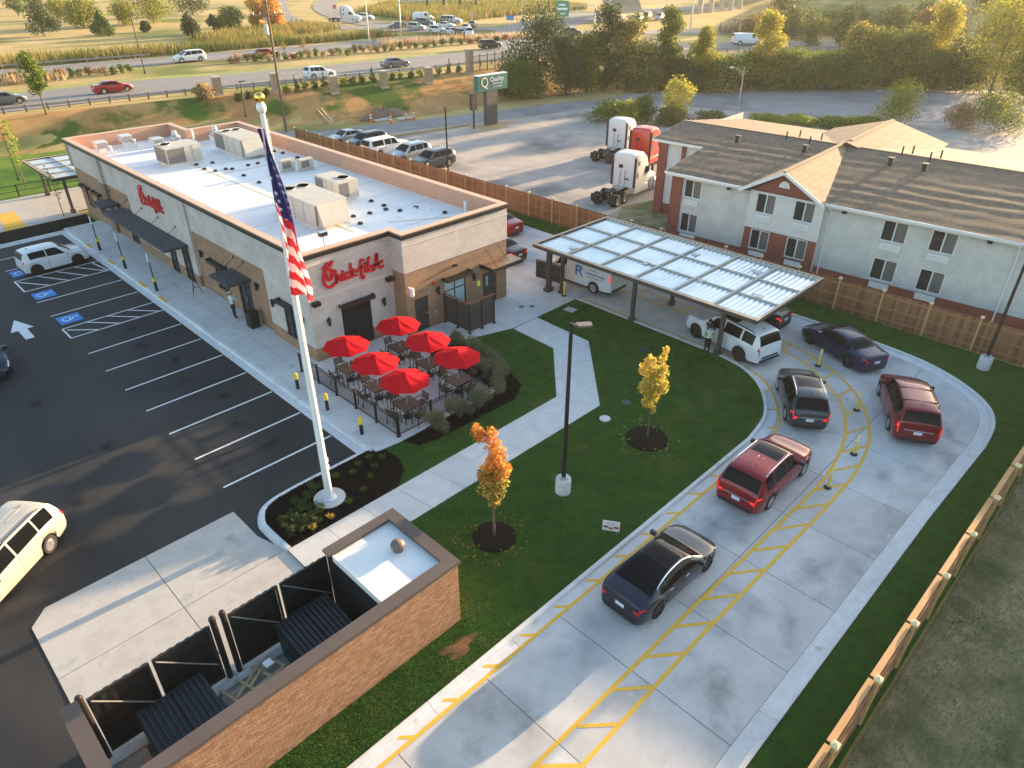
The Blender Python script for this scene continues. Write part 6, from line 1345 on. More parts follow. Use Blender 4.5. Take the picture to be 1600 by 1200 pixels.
g = G(545, 35, 3.04); semi('white semi truck turning at the junction', g.x, g.y, -50, paint('truck_white', (.62, .61, .60)), z=3.05)
# ================================================================ hotel
HW = brickmat('hotel_white', (.50, .49, .46), (.54, .53, .50), (.42, .41, .39), bw=.4, bh=.12, ms=.008, bump=.2)
HR = M('hotel_red', (.20, .055, .038), (.235, .07, .05), rough=.85, scale=3, detail=6)
HPAN = M('hotel_panel', (.55, .535, .505), (.60, .585, .555), rough=.8, scale=2)
TRW = M('trim_white', (.68, .68, .67), rough=.5)
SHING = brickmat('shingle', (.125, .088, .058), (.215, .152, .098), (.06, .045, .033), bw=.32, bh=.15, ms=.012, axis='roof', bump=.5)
CURT = M('window_curtain', (.085, .085, .085), (.15, .145, .14), rough=.35, scale=.5, stretch=(30, 30, .4), spec=.6)
PANE = M('hotel_pane', (.030, .033, .036), rough=.06, spec=.4)
hot = thing('hotel', 'two-storey white and red motel with brown shingle roof', 'hotel', (45, 17, 0), R(3.6))
wins_main = [(-5.4, -3.95), (-8.07, -6.66), (8.22, 9.57), (-14.0, -12.55), (-16.9, -15.5)]
def hwin(y0, y1, z0, z1, x, base=None, unit=True):
    w = MB().box(x-.03, x+.05, y0, y0+.06, z0, z1).box(x-.03, x+.05, y1-.06, y1, z0, z1).box(x-.03, x+.05, y0+.06, y1-.06, z0, z0+.06).box(x-.03, x+.05, y0+.06, y1-.06, z1-.06, z1).box(x-.025, x+.045, (y0+y1)/2-.035, (y0+y1)/2+.035, z0+.06, z1-.06).build('window', TRW, hot)
    ym = (y0+y1)/2
    MB().box(x+.02, x+.04, ym+.036, y1-.061, z0+.061, z1-.061).build('pane', PANE, w); MB().box(x+.02, x+.04, y0+.061, ym-.036, z0+.061, z1-.061).build('pane', CURT, w)
    MB().box(x-.06, x-.031, y0-.03, y1+.03, z0-.05, z0-.001).build('sill', TRW, w)
    if unit:
        u = bmbox(x-.14, x+.02, y0+.14, y1-.14, z0-.52, z0-.14, 'air_unit', TRW, hot, .02)
        for k in range(4): MB().box(x-.148, x-.139, y0+.2, y1-.2, z0-.46+k*.075, z0-.425+k*.075).build('louvre', M('unit_louvre', (.5, .5, .49), rough=.6), u)
ops = []
for a, b in wins_main: ops += [(a, b, 3.5, 4.8), (a, b, 1.0, 2.4)]
def lwall(x, y0, y1, z0, z1, op, mat, nm, dp=.12):
    mb = wall(MB(), 'x', x, -1, y0, y1, z0, z1, op, dp); return mb.build(nm, mat, hot)
lwall(0, -34, 10.4, .88, 5.2, ops, HW, 'facade'); lwall(-.03, -34, 10.43, 0, .88, [], HR, 'plinth')
MB().box(-.03, 0, -34, 10.43, .86, .881).build('plinth_cap', HR, hot)
for a, b in wins_main:
    hwin(a, b, 3.5, 4.8, .06); hwin(a, b, 1.0, 2.4, .06, unit=False); bmbox(-.10, .02, a+.14, b-.14, .48, .86, 'air_unit', TRW, hot, .02)
# end walls, far wing, back
MB().box(.001, 20, 10.38, 10.4, 0, 5.2).build('end_wall', HW, hot); MB().box(5.4, 5.42, 10.4, 14.9, 0, 5.9).build('wing_wall', HPAN, hot); MB().box(5.421, 20, 14.85, 14.9, 0, 5.9).build('wing_end', HW, hot)
MB().box(5.36, 5.399, 10.41, 14.92, 0, .88).build('wing_plinth', HR, hot)
for y0, y1 in ((14.2, 14.95), (12.6, 12.9)): MB().box(5.25, 5.4, y0, y1, 0, 5.7).build('red_pier', HR, hot)
MB().box(-.12, -.031, 9.7, 10.5, 0, 5.1).build('red_pier', HR, hot); MB().box(-.12, .8, 10.41, 10.55, 0, 5.1).build('red_pier', HR, hot)
# gabled bay
gb = -.45
bo = [(2.64, 3.97, 3.68, 5.0), (.05, 1.41, 3.68, 5.0), (2.63, 3.96, 1.18, 2.55), (.06, 1.43, 1.18, 2.55)]
wall(MB(), 'x', gb, -1, -.5, 4.45, 2.6, 5.1, bo[:2], .12).build('bay_upper', HPAN, hot); wall(MB(), 'x', gb, -1, -.5, 4.45, 0, 2.6, bo[2:], .12).build('bay_lower', HR, hot)
for y in (-.5, 4.45): MB().add([(gb, y, 0), (.0, y, 0), (0, y, 5.1), (gb, y, 5.1)], [(0, 1, 2, 3)]).build('bay_return', HPAN, hot)
MB().box(gb-.02, gb-.001, 1.43+.05, 2.63-.05, 0, 2.58).build('red_panel', HR, hot)
for o in bo: hwin(o[0], o[1], o[2], o[3], gb+.06, unit=o[2] > 3)
for o in bo[2:]: bmbox(gb-.10, gb+.02, o[0]+.14, o[1]-.14, .62, 1.02, 'air_unit', TRW, hot, .02)
MB().add([(gb-.01, -.5, 5.1), (gb-.01, 4.45, 5.1), (gb-.01, 2.28, 6.55)], [(0, 1, 2)]).build('gable', HR, hot)
MB().add([(gb-.03, 2.28+.36*math.cos(a), 5.6+.42*math.sin(a)) for a in [math.pi*i/14 for i in range(15)]], [tuple(range(15))]).build('gable_vent', TRW, hot)
for k in range(4): MB().box(gb-.045, gb-.031, 2.28-.3+.05*k, 2.28+.3-.05*k, 5.64+k*.08, 5.66+k*.08).build('vent_slat', M('slat_grey', (.45, .45, .45), rough=.6), hot)
# main roof: low-pitched, gently uneven
EX, RX, FX, ZE, ZR = -.55, 9.7, 20.6, 5.22, 6.6
def roofz(x): return ZE+(ZR-ZE)*(x-EX)/(RX-EX) if x <= RX else ZR-(ZR-ZE)*(x-RX)/(FX-RX)
def wav(x, y): return .012*math.sin(x*4.9+.35*math.sin(y*.7)+.8*math.sin(y*.13))*(.6+.4*math.sin(y*.31+x))+.004*math.sin(y*2.1+x*3)
def roof_grid(x0, x1, y0, y1, nx, ny, nm, mat=SHING):
    rows = [[(x, y, roofz(x)+wav(x, y)) for y in np.linspace(y0, y1, ny)] for x in np.linspace(x0, x1, nx)]
    return MB().grid(rows).build(nm, mat, hot, smooth=True)
rf1 = roof_grid(EX, RX, -34, 10.95, 84, 100, 'roof_slope'); roof_grid(4.9, RX, 10.95, 15.4, 40, 14, 'roof_slope'); roof_grid(RX, FX, -34, 15.4, 40, 60, 'roof_slope')
# fascia and gutter
def fas(a, b): MB().bar(a, b, .03, .2).build('fascia', TRW, hot)
fas((EX+.02, 10.95, ZE-.11), (EX+.02, 5.05, ZE-.11)); fas((EX+.02, -.5, ZE-.11), (EX+.02, -34, ZE-.11)); fas((4.92, 10.95, roofz(4.9)-.12), (4.92, 15.4, roofz(4.9)-.12))
MB().box(EX-.10, EX, 5.05, 10.95, ZE-.12, ZE-.01).build('gutter', TRW, hot); MB().box(EX-.10, EX, -34, -.5, ZE-.12, ZE-.01).build('gutter', TRW, hot)
MB().box(EX, .02, -34, 10.9, ZE-.24, ZE-.21).build('soffit', TRW, hot)
MB().bar((EX, 10.95, ZE-.1), (4.9, 10.95, roofz(4.9)-.1), .03, .2).build('fascia', TRW, hot); MB().bar((4.9, 15.4, roofz(4.9)-.1), (RX, 15.4, ZR-.1), .03, .2).build('fascia', TRW, hot)
for y in (-.85, -11.1, -21.5): MB().tube([(EX-.05, y, ZE-.12), (EX-.02, y, ZE-.3), (-.06, y, ZE-.55), (-.06, y, .2)], .045, 6).build('downpipe', TRW, hot)
# cross gable over the bay, and the wider one behind the ridge
SH2 = brickmat('shingle_sunlit', (.20, .14, .085), (.26, .185, .115), (.13, .093, .06), bw=.5, bh=.2, ms=.012, axis='wall', bump=.35)  # lighter shingle copy for the right-hand gable slopes, sunlight put into its colour
zc_ = 6.74; gx = -.95
for s, nm in ((1, 'gable_slope'), (-1, 'gable_slope')):
    rows = [[(x, 2.28+s*2.78*f, zc_-1.55*f) for f in np.linspace(0, 1, 6)] for x in np.linspace(gx, 10.2, 20)]
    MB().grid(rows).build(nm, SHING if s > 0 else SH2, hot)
    rows = [[(x, 2.0+s*4.5*f, 6.86-1.25*f) for f in np.linspace(0, 1, 6)] for x in np.linspace(9.3, 20.2, 12)]
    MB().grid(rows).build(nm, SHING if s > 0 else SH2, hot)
    MB().bar((gx, 2.28, zc_-.1), (gx, 2.28+s*2.85, zc_-1.59-.1), .04, .2, up=(0, 0, 1)).build('bargeboard', TRW, hot)
    MB().bar((gx+.02, 2.28+s*2.74, zc_-1.55-.12), (EX, 2.28+s*2.74, zc_-1.55-.12), .04, .18).build('gable_return', TRW, hot)
MB().bar((gx, 2.28, zc_+.02), (10.2, 2.28, zc_+.02), .28, .04).build('ridge_cap', M('ridge_tan', (.30, .21, .13), rough=.9), hot)
MB().bar((10.2, 2.0, 6.88), (20.2, 2.0, 6.88), .28, .04).build('ridge_cap', MATS['ridge_tan'], hot)
MB().bar((RX, -34, ZR+.02), (RX, 15.4, ZR+.02), .26, .03).build('ridge_cap', MATS['ridge_tan'], hot)
for x, y, h in ((8.74, 4.44, .55), (10.65, 4.27, .5), (10.63, 5.92, .5), (9.14, 6.37, .55), (9.41, -1.76, .6), (10.68, -2.14, .55), (9.03, -3.65, .6), (10.49, -3.99, .55)):
    MB().cyl((x, y, roofz(x)-.02), (x, y, roofz(x)+h), .055, n=8).build('roof_vent_pipe', BLK, hot)
for x, y in ((7.1, 4.1), (7.3, -1.7), (7.2, -3.85), (6.9, 9.2)):
    MB().box(x-.12, x+.12, y-.14, y+.14, roofz(x)-.02, roofz(x)+.42).box(x-.2, x+.2, y-.2, y+.2, roofz(x)+.42, roofz(x)+.5).build('exhaust_vent', BLK, hot)
for y in (6.17, -1.6, -9.6): MB().box(-.16, -.001, y-.13, y+.13, 4.66, 4.82).build('wall_light', DARK, hot)
# roadside sign
t = thing('pylon_sign', 'green motel sign on a broad dark pylon in the back lot', 'sign', (63.6, 66.7, 0))
PYL = M('pylon', (.055, .05, .05), rough=.6); SGN = M('sign_green', (.02, .13, .115), rough=.4)
MB().box(-.95, .85, -.3, .3, 0, 4.12).build('pylon', PYL, t); bmbox(-2.45, 2.55, -.35, .35, 4.12, 5.92, 'sign_box', SGN, t, .06); MB().box(-2.46, 2.56, -.36, .36, 5.9, 5.98).build('top_edge', TRW, t)
mt2 = Matrix(((1, 0, 0, 0), (0, 0, -1, 0), (0, 1, 0, 0), (0, 0, 0, 1)))
CRM = M('sign_cream', (.72, .60, .34), rough=.4); SW = M('sign_white', (.78, .78, .76), rough=.4)
text('Q', 1.6, CRM, t, Matrix.Translation((-1.95, -.37, 4.62)) @ mt2, fitw=1.15); text('Quality', .72, SW, t, Matrix.Translation((-.42, -.37, 5.16)) @ mt2, fitw=2.3)
text('INN & SUITES', .28, SW, t, Matrix.Translation((.05, -.37, 4.78)) @ mt2, fitw=1.6); text('BY CHOICE', .22, SW, t, Matrix.Translation((.15, -.37, 4.45)) @ mt2, fitw=1.45)
heap('sign_mound', 63.7, 66.5, 3.2, 1.6, .12, M('mound', (.36, .24, .11), (.44, .30, .15), rough=1, scale=3, bump=.6), label='low tan gravel mound round the foot of the pylon sign', cat='mound', z=.01)
# ================================================================ planting
LEAFN = {}
def leafmat(nm, c1, c2, tr=.35, c3=None): return M('leaf_'+nm, c1, c2, rough=.7, scale=.8, detail=3, isl=.6, trans=tr, spec=.2, c3=c3, scale3=.5)
LM = dict(dark=leafmat('dark', (.035, .06, .02), (.075, .115, .035), .3), mid=leafmat('mid', (.055, .10, .016), (.13, .185, .035)), yel=leafmat('yellow_green', (.17, .20, .025), (.36, .33, .045), .5), gold=leafmat('gold', (.50, .36, .06), (.66, .50, .14), .5),
          orange=leafmat('orange', (.56, .17, .035), (.68, .36, .08), .5), rust=leafmat('rust', (.17, .11, .035), (.27, .19, .06), .35), olive=leafmat('olive', (.08, .11, .028), (.17, .19, .05), .35), red=leafmat('red', (.25, .04, .025), (.35, .08, .04), .35), dusk=leafmat('dusk', (.11, .115, .07), (.25, .235, .15), .25), tan=leafmat('tan', (.30, .20, .11), (.42, .30, .18), .4), lime=leafmat('lime', (.18, .24, .03), (.36, .38, .07), .5))
BRK = M('tree_bark', (.10, .075, .055), (.16, .125, .095), rough=.95, scale=8, detail=6, bump=.5, bscale=30)
def leaves(cl, n, size, rng, asp=.6, shell=.0):
    """n leaf quads spread over clumps cl = (x, y, z, rx, ry, rz)"""
    cl = np.array(cl, float); w = (cl[:, 3]*cl[:, 4]*cl[:, 5])**.67; k = rng.choice(len(cl), n, p=w/w.sum())
    d = rng.normal(size=(n, 3)); d /= np.linalg.norm(d, axis=1)[:, None]; rr = rng.random(n)**(1/2.2)
    rr = np.where(rng.random(n) < .25, rr*1.12, rr)
    c = cl[k, :3]+d*rr[:, None]*cl[k, 3:]
    u = rng.normal(size=(n, 3)); u /= np.linalg.norm(u, axis=1)[:, None]; v = np.cross(u, rng.normal(size=(n, 3))); v /= np.linalg.norm(v, axis=1)[:, None]
    s = size*(.6+.8*rng.random(n)); u *= s[:, None]/2; v *= s[:, None]*asp/2
    V = np.stack([c-u, c-v*.9+u*.1, c+u, c+v], 1).reshape(-1, 3)
    return V, np.arange(4*n).reshape(-1, 4)
def crown_clumps(h0, h1_, rad, rng, n=14, shape='round', rv=1.):
    out = []
    for i in range(n):
        f = (i+.5)/n; z = h0+(h1_-h0)*f
        if shape == 'cone': pr = rad*(1-f)*.95+.08*rad
        elif shape == 'column': pr = rad*(.45+.55*math.sin(math.pi*min(1, f*1.05)))*.6
        elif shape == 'full': pr = rad*.72*(math.sqrt(max(.06, 1-((f-.3)/.7)**2)) if f > .3 else 1)
        else: pr = rad*math.sqrt(max(.05, 1-(2*f-1)**2))*.72
        a = rng.random()*6.283+i*2.4; q = pr*math.sqrt(rng.random()) if shape != 'cone' else pr*.55; s = rad*(.34+.24*rng.random())*(1.1 if shape != 'cone' else .75)
        if shape == 'cone': s = max(.12*rad, pr*.6)
        out.append((q*math.cos(a), q*math.sin(a), z, s, s, max(min(s*(.8 if shape != 'cone' else 1.1), rv*.45), (h1_-h0)/n*1.1)))
    return out
def tree(label, cat, x, y, z, h, rad, mat, shape='round', n=1500, size=.3, trunk=.12, base=.18, group=None, seed=0, name='tree', clumps=None, extra=None, lean=(0, 0)):
    rng = np.random.default_rng(seed+int(abs(x*13+y*7))); t = thing(name, label, cat, (x, y, z), group=group)
    tr = max(.02, trunk); hb = h*base; top = Vector((lean[0], lean[1], h*.8))
    mb = MB().tube([(0, 0, -.15), (lean[0]*.15, lean[1]*.15, hb), (lean[0]*.5, lean[1]*.5, h*.5), top], [tr*1.25, tr, tr*.6, tr*.2], 7)
    rv = min(rad, h*.5); cl = clumps or crown_clumps(hb+rv*.25, h-rv*.42, rad, rng, 18 if n > 900 else 10, shape, rv)
    for c in cl[::2]:
        zz = max(hb*.9, c[2]-rad*.5); f = zz/h; mb.tube([(lean[0]*f, lean[1]*f, zz), (c[0]*.5+lean[0]*f*.5, c[1]*.5+lean[1]*f*.5, (zz+c[2])/2+.05), (c[0], c[1], c[2])], [tr*.4, tr*.25, tr*.08], 5)
    mb.build('trunk' if name != 'shrub' else 'stem', BRK, t, smooth=True)
    V, F = leaves(cl, n, size, rng); link('crown' if name != 'shrub' else 'foliage', npmesh('crown', V, F, mat), t)
    if extra:
        V, F = leaves(cl, int(n*extra[1]), size, rng); link('crown', npmesh('crown', V, F, extra[0]), t)
    return t
# --- the two young maples on the lawn
oc = [(-.40, .33, 4.75, .22, .22, .34), (-.30, .2, 4.55, .28, .28, .25), (-.05, .02, 4.62, .22, .22, .3), (-.05, -.05, 4.1, .33, .33, .35), (.12, -.12, 3.75, .32, .32, .35), (.02, .0, 3.35, .36, .36, .36), (.18, -.15, 3.05, .4, .4, .32), (-.1, .12, 2.85, .42, .42, .34), (.15, -.1, 2.5, .40, .40, .32), (-.12, .1, 2.25, .45, .45, .3), (.05, -.02, 1.95, .36, .36, .28), (.02, 0, 1.6, .22, .22, .25)]
t = tree('young orange-leaved maple on the lawn nearest the brick enclosure', 'tree', 13.15, 13.9, .15, 4.9, .6, LM['orange'], n=1900, size=.125, trunk=.05, clumps=oc[:8], name='maple_tree', lean=(-.1, .1))
V, F = leaves(oc[6:], 1300, .12, np.random.default_rng(4)); link('crown', npmesh('crown', V, F, LM['gold']), t); V, F = leaves(oc[7:], 700, .12, np.random.default_rng(5)); link('crown', npmesh('crown', V, F, LM['olive']), t)
yc = [(.2, -.25, 4.35, .16, .16, .28), (.12, -.18, 4.0, .2, .2, .25), (-.15, .2, 3.85, .28, .28, .3), (-.3, .3, 3.5, .3, .3, .3), (.15, -.2, 3.45, .34, .34, .35), (-.05, .05, 3.05, .42, .42, .4), (.22, -.22, 2.7, .36, .36, .35), (-.22, .2, 2.6, .36, .36, .32), (0, 0, 2.2, .36, .36, .32), (-.12, .15, 1.85, .24, .24, .26), (.08, -.05, 1.5, .16, .16, .22)]
t = tree('young golden maple on the lawn between the path and the curved lane', 'tree', 22.2, 13.5, .15, 4.5, .6, LM['gold'], n=2100, size=.125, trunk=.04, clumps=yc, name='maple_tree')
V, F = leaves(yc[4:], 900, .12, np.random.default_rng(9)); link('crown', npmesh('crown', V, F, LM['lime']), t)
# --- fallen leaves
for (x, y), m, lab in (((13.1, 13.9), 'orange', 'scattered orange leaves fallen round the orange maple'), ((22.2, 13.5), 'gold', 'scattered yellow leaves fallen round the golden maple')):
    rng = np.random.default_rng(int(x)); n = 80; r = 1.5*rng.random(n)**.8; a = rng.random(n)*6.283; c = np.column_stack([x+r*np.cos(a), y+r*np.sin(a), .135+.03*rng.random(n)]); u = np.column_stack([np.cos(a*7), np.sin(a*7), rng.normal(size=n)*.3])*.045; v = np.column_stack([-np.sin(a*7), np.cos(a*7), rng.normal(size=n)*.3])*.03
    link('fallen_leaves', npmesh('fallen_leaves', np.stack([c-u, c-v, c+u, c+v], 1).reshape(-1, 3), np.arange(4*n).reshape(-1, 4), LM[m]), label=lab, cat='leaves', kind='stuff')
# --- patio shrubs
for i, (x, y, r, lab) in enumerate(((16.0, 20.6, .62, 'feathery shrub nearest the railing corner'), (17.4, 20.6, .6, 'feathery shrub second from the railing corner'), (18.5, 20.5, .62, 'feathery shrub third from the railing corner'), (19.9, 20.7, .66, 'feathery shrub at the bend of the patio bed'), (20.75, 21.6, .7, 'feathery shrub just past the bend of the bed'),
                                  (21.2, 22.8, .72, 'feathery shrub midway up the lawn side of the patio'), (21.75, 24.3, .7, 'feathery shrub second from the mesh screen'), (21.6, 25.6, .6, 'feathery shrub closest to the mesh screen'))):
    rng = np.random.default_rng(50+i); cl = [(rng.normal()*r*.36, rng.normal()*r*.36, .5+.45*rng.random(), r*.46, r*.46, r*.55) for _ in range(9)]
    t = thing('shrub', 'dusky '+lab, 'shrub', (x, y, .1), group='feathery shrubs round the patio'); mb = MB()
    for c in cl: mb.tube([(0, 0, 0), (c[0]*.6, c[1]*.6, c[2]*.6), (c[0], c[1], c[2]+.15)], [.02, .012, .004], 4)
    mb.build('stem', BRK, t); V, F = leaves(cl, 2600, .10, rng, asp=.28); link('foliage', npmesh('foliage', V, F, LM['dusk']), t)
    V, F = leaves(cl, 700, .09, rng, asp=.3); link('foliage', npmesh('foliage', V, F, LM['olive']), t)
# --- flagpole island: low evergreen bushes and grass tufts
def tuft(x, y, z, r, h, mat, label, n=60, group=None):
    rng = np.random.default_rng(int(x*977+y*131)); a = rng.random(n)*6.283; q = r*.25*rng.random(n); out = r*(.4+.6*rng.random(n)); hh = h*(.5+.5*rng.random(n))
    B = np.column_stack([np.cos(a)*q, np.sin(a)*q, np.zeros(n)]); T = np.column_stack([np.cos(a)*out, np.sin(a)*out, hh]); Md = B*.55+T*.45+np.column_stack([np.zeros(n), np.zeros(n), hh*.22])
    w = np.column_stack([-np.sin(a), np.cos(a), np.zeros(n)])*.012
    V = np.stack([B-w, B+w, Md+w, Md-w], 1).reshape(-1, 3); V2 = np.stack([Md-w, Md+w, T], 1)
    V = np.concatenate([V, np.stack([Md-w, Md+w, T+w*.1, T-w*.1], 1).reshape(-1, 3)]); F = np.arange(8*n).reshape(-1, 4)
    t = thing('grass_tuft', label, 'plant', (x, y, z), group=group); link('blades', npmesh('blades', V, F, mat), t); return t
isl = [(9.35, 20.65), (8.75, 20.45), (8.2, 20.1), (9.0, 20.05), (8.45, 19.65), (8.05, 19.3), (9.15, 19.55), (8.7, 19.2), (9.9, 20.95)]
for i, (x, y) in enumerate(isl):
    rng = np.random.default_rng(80+i); cl = [(rng.normal()*.16, rng.normal()*.16, .14+.16*rng.random(), .16, .16, .13) for _ in range(6)]
    t = thing('low_bush', nth('ib')+' low dark green bush counted from the car park kerb of the flagpole island', 'shrub', (x, y, .1), group='low bushes on the flagpole island')
    V, F = leaves(cl, 420, .07, rng); link('foliage', npmesh('foliage', V, F, LM['dark']), t); MB().cyl((0, 0, 0), (0, 0, .2), .012, n=5).build('stem', BRK, t)
for i, (x, y, m, w) in enumerate(((10.9, 20.9, 'mid', 'right behind the flagpole footing'), (11.5, 20.6, 'mid', 'in the middle of the island'), (12.0, 20.9, 'lime', 'near the car park kerb'), (12.4, 20.3, 'mid', 'near the lawn edge'), (11.9, 19.9, 'mid', 'below the middle of the island'), (11.2, 19.4, 'lime', 'near the garden path'), (12.6, 21.0, 'mid', 'at the far corner of the island'), (13.0, 20.6, 'mid', 'touching the patio lawn'), (10.4, 19.2, 'lime', 'just below the flagpole'), (8.6, 18.95, 'gold', 'yellowing, at the tip of the island'), (9.4, 19.0, 'gold', 'yellowing, beside the tip of the island'), (10.7, 21.15, 'mid', 'against the car park kerb'))):
    tuft(x, y, .1, .22, .26, LM['mid' if m == 'lime' else m], 'small grass tuft '+w, group='grass tufts on the flagpole island')
# --- helper: place by the foot of the plant in the photograph
def at_px(label, px, py, z, ytop, hw, mat, shape='round', n=1500, size=.32, cat='tree', group=None, base=.12, trunk=.14, extra=None, name='tree', zf=True):
    g = G(px, py, z); d = Vector((g.x, g.y, z-CAM_H)).dot(cF); s = FPX/d; h = max(.6, (py-ytop)/(s*.86)); r = hw/s
    return tree(label, cat, g.x, g.y, h1(g.x, g.y) if zf else z, h, r, mat, shape, n, size, trunk, base, group, name=name, extra=extra)
TB = 'trees in the belt behind the back lot'
belt = [(840, 147, 36, 46, 'dark', 'tall dark round tree, leftmost big one of the belt', None), (812, 156, 100, 36, 'mid', 'green bush at the left foot of the belt', None), (884, 147, 66, 27, 'dark', 'dark slim tree right of the tall round one', None), (916, 144, 62, 32, 'mid', 'green tree with yellow top beside the dark round crown', 'yel'),
        (943, 143, 29, 25, 'dark', 'dark round-crowned tree below the highway signals', None), (978, 142, 42, 32, 'olive', 'olive and yellow tree in the middle of the belt', 'gold'), (1010, 141, 74, 32, 'olive', 'olive bushy tree in the left half of the belt', None), (1038, 141, 34, 18, 'mid', 'slim upright green tree in the middle of the belt', 'yel'),
        (1066, 141, 84, 36, 'dark', 'low dark thicket right of the slim green tree', None), (1092, 140, 55, 19, 'yel', 'slim yellow-green tree before the highway', None), (1130, 140, 84, 42, 'mid', 'low green thicket with golden rim', 'gold'), (1187, 139, 37, 23, 'yel', 'bright yellow tree standing before the white van', 'gold'),
        (1168, 139, 80, 34, 'mid', 'low green thicket below the bright yellow tree', None), (1226, 138, 74, 44, 'mid', 'leafy green thicket right of the bright yellow tree', 'yel'), (1272, 137, 80, 38, 'mid', 'plain low thicket before the far road', None), (1326, 136, 49, 26, 'olive', 'tree with pale gold top right of the far road', 'gold'),
        (1312, 137, 76, 44, 'mid', 'green thicket under the pale gold topped tree', None), (1366, 136, 56, 30, 'olive', 'olive tree right of the pale gold one', 'yel'), (1402, 136, 54, 40, 'olive', 'broad olive tree with sunlit top', 'yel'), (1450, 136, 24, 28, 'yel', 'tall golden-topped tree left of the largest crown', 'gold'),
        (1432, 138, 72, 50, 'mid', 'green thicket below the golden-topped tree', None), (1492, 139, 62, 42, 'dark', 'dark thicket left of the largest crown', None), (1545, 150, 12, 62, 'yel', 'largest yellow-green tree at the upper right', 'olive'), (1606, 160, 32, 46, 'mid', 'green tree cut off by the right edge', 'yel')]
for px, py, yt, hw, m, lab, ex in belt: at_px(lab, px, py, .0, yt+(12 if 'thicket' in lab else 4), hw*1.22, LM[m], 'full', 9000 if hw > 30 else 6000, .34, group=TB, base=.02, trunk=.2, extra=(LM[ex], .3) if ex else None)
MG = 'bushes between the lot and the yard'
for px, py, yt, hw, m, lab, ex in ((952, 190, 160, 36, 'mid', 'rounded green bush behind the white truck', 'lime'), (985, 192, 160, 28, 'lime', 'lime bush behind the red truck', None), (1008, 193, 153, 22, 'mid', 'upright green bush left of the yellow sapling', None), (1055, 187, 130, 27, 'lime', 'airy yellow sapling above the hotel roof corner', 'gold'), (1045, 195, 172, 30, 'olive', 'brownish low bush under the yellow sapling', 'rust'),
    (1395, 203, 136, 38, 'yel', 'airy yellow-green bush behind the hotel gable', 'mid'), (1345, 202, 184, 34, 'mid', 'low green hedge bush left of the gable', 'lime'), (1300, 197, 184, 34, 'mid', 'low green hedge bush in the middle of the strip', None), (1250, 193, 182, 34, 'lime', 'low yellowish hedge bush near the street lamp', None), (1195, 190, 180, 32, 'lime', 'low weedy bush right of the street lamp', None), (1110, 190, 176, 30, 'mid', 'low weedy bush above the hotel ridge', 'tan'), (1552, 208, 150, 46, 'mid', 'spreading green bush at the right edge of the yard', 'yel'), (1500, 200, 165, 26, 'tan', 'dry bush left of the spreading green one', None)):
    at_px(lab, px, py, .0, yt, hw, LM[m], "full", 2600, .24, 'shrub', MG, .02, .05, (LM[ex], .5) if ex else None, 'shrub')
FG = 'trees on the field beyond the highway'
for px, py, yt, hw, m, shp, lab, ex in ((70, 57, -16, 27, 'dark', 'cone', 'tall dark conical tree at the upper left', None), (30, 25, -20, 16, 'mid', 'round', 'green tree left of the dark cone', None), (132, 44, 4, 30, 'yel', 'round', 'yellow-green tree right of the dark cone', 'mid'), (162, 56, 20, 17, 'mid', 'cone', 'green pine before the yellow-green tree', None), (197, 40, 7, 24, 'yel', 'round', 'yellow-green tree beside the pole', None),
    (240, 36, -12, 32, 'yel', 'round', 'large yellow-green tree at the top', 'mid'), (228, 50, 36, 9, 'dark', 'round', 'small round bush alone in the field', None), (302, 24, -14, 32, 'dark', 'round', 'dark spreading tree behind the conifers', None), (299, 60, 22, 18, 'dark', 'cone', 'blue-green conifer at the field corner', None), (335, 50, 24, 16, 'dark', 'cone', 'second dark conifer at the field corner', None),
    (362, 50, 18, 24, 'olive', 'round', 'olive bush beside the conifers', 'yel'), (430, 46, 3, 20, 'orange', 'round', 'orange autumn tree near the utility pole', 'gold'), (405, 46, 6, 15, 'gold', 'round', 'golden autumn tree left of the utility pole', 'orange'), (95, 30, 2, 20, 'yel', 'round', 'pale green tree behind the dark cone', None)):
    at_px(lab, px, py, 3., yt, hw, LM[m], shp, 3000, .42, group=FG, base=.04, trunk=.15, extra=(LM[ex], .5) if ex else None, zf=False)
at_px('upright green street tree on the bank at the left', 72, 177, 3., 97, 20, LM['mid'], 'column', 1700, .26, base=.3, trunk=.08, extra=(LM['lime'], .4), zf=False)
at_px('thin yellow sapling at the left edge beyond the car park', 42, 296, 0., 203, 15, LM['lime'], 'column', 420, .2, base=.35, trunk=.04, zf=False)
at_px('thin bare sapling beside the far bed', 100, 338, 0., 268, 11, LM['olive'], 'column', 130, .15, base=.3, trunk=.03, zf=False)
at_px('yellow shrub peeping over the rear parapet', 176, 214, 0., 186, 10, LM['lime'], 'round', 260, .2, 'shrub', base=.1, trunk=.03, zf=False, name='shrub')
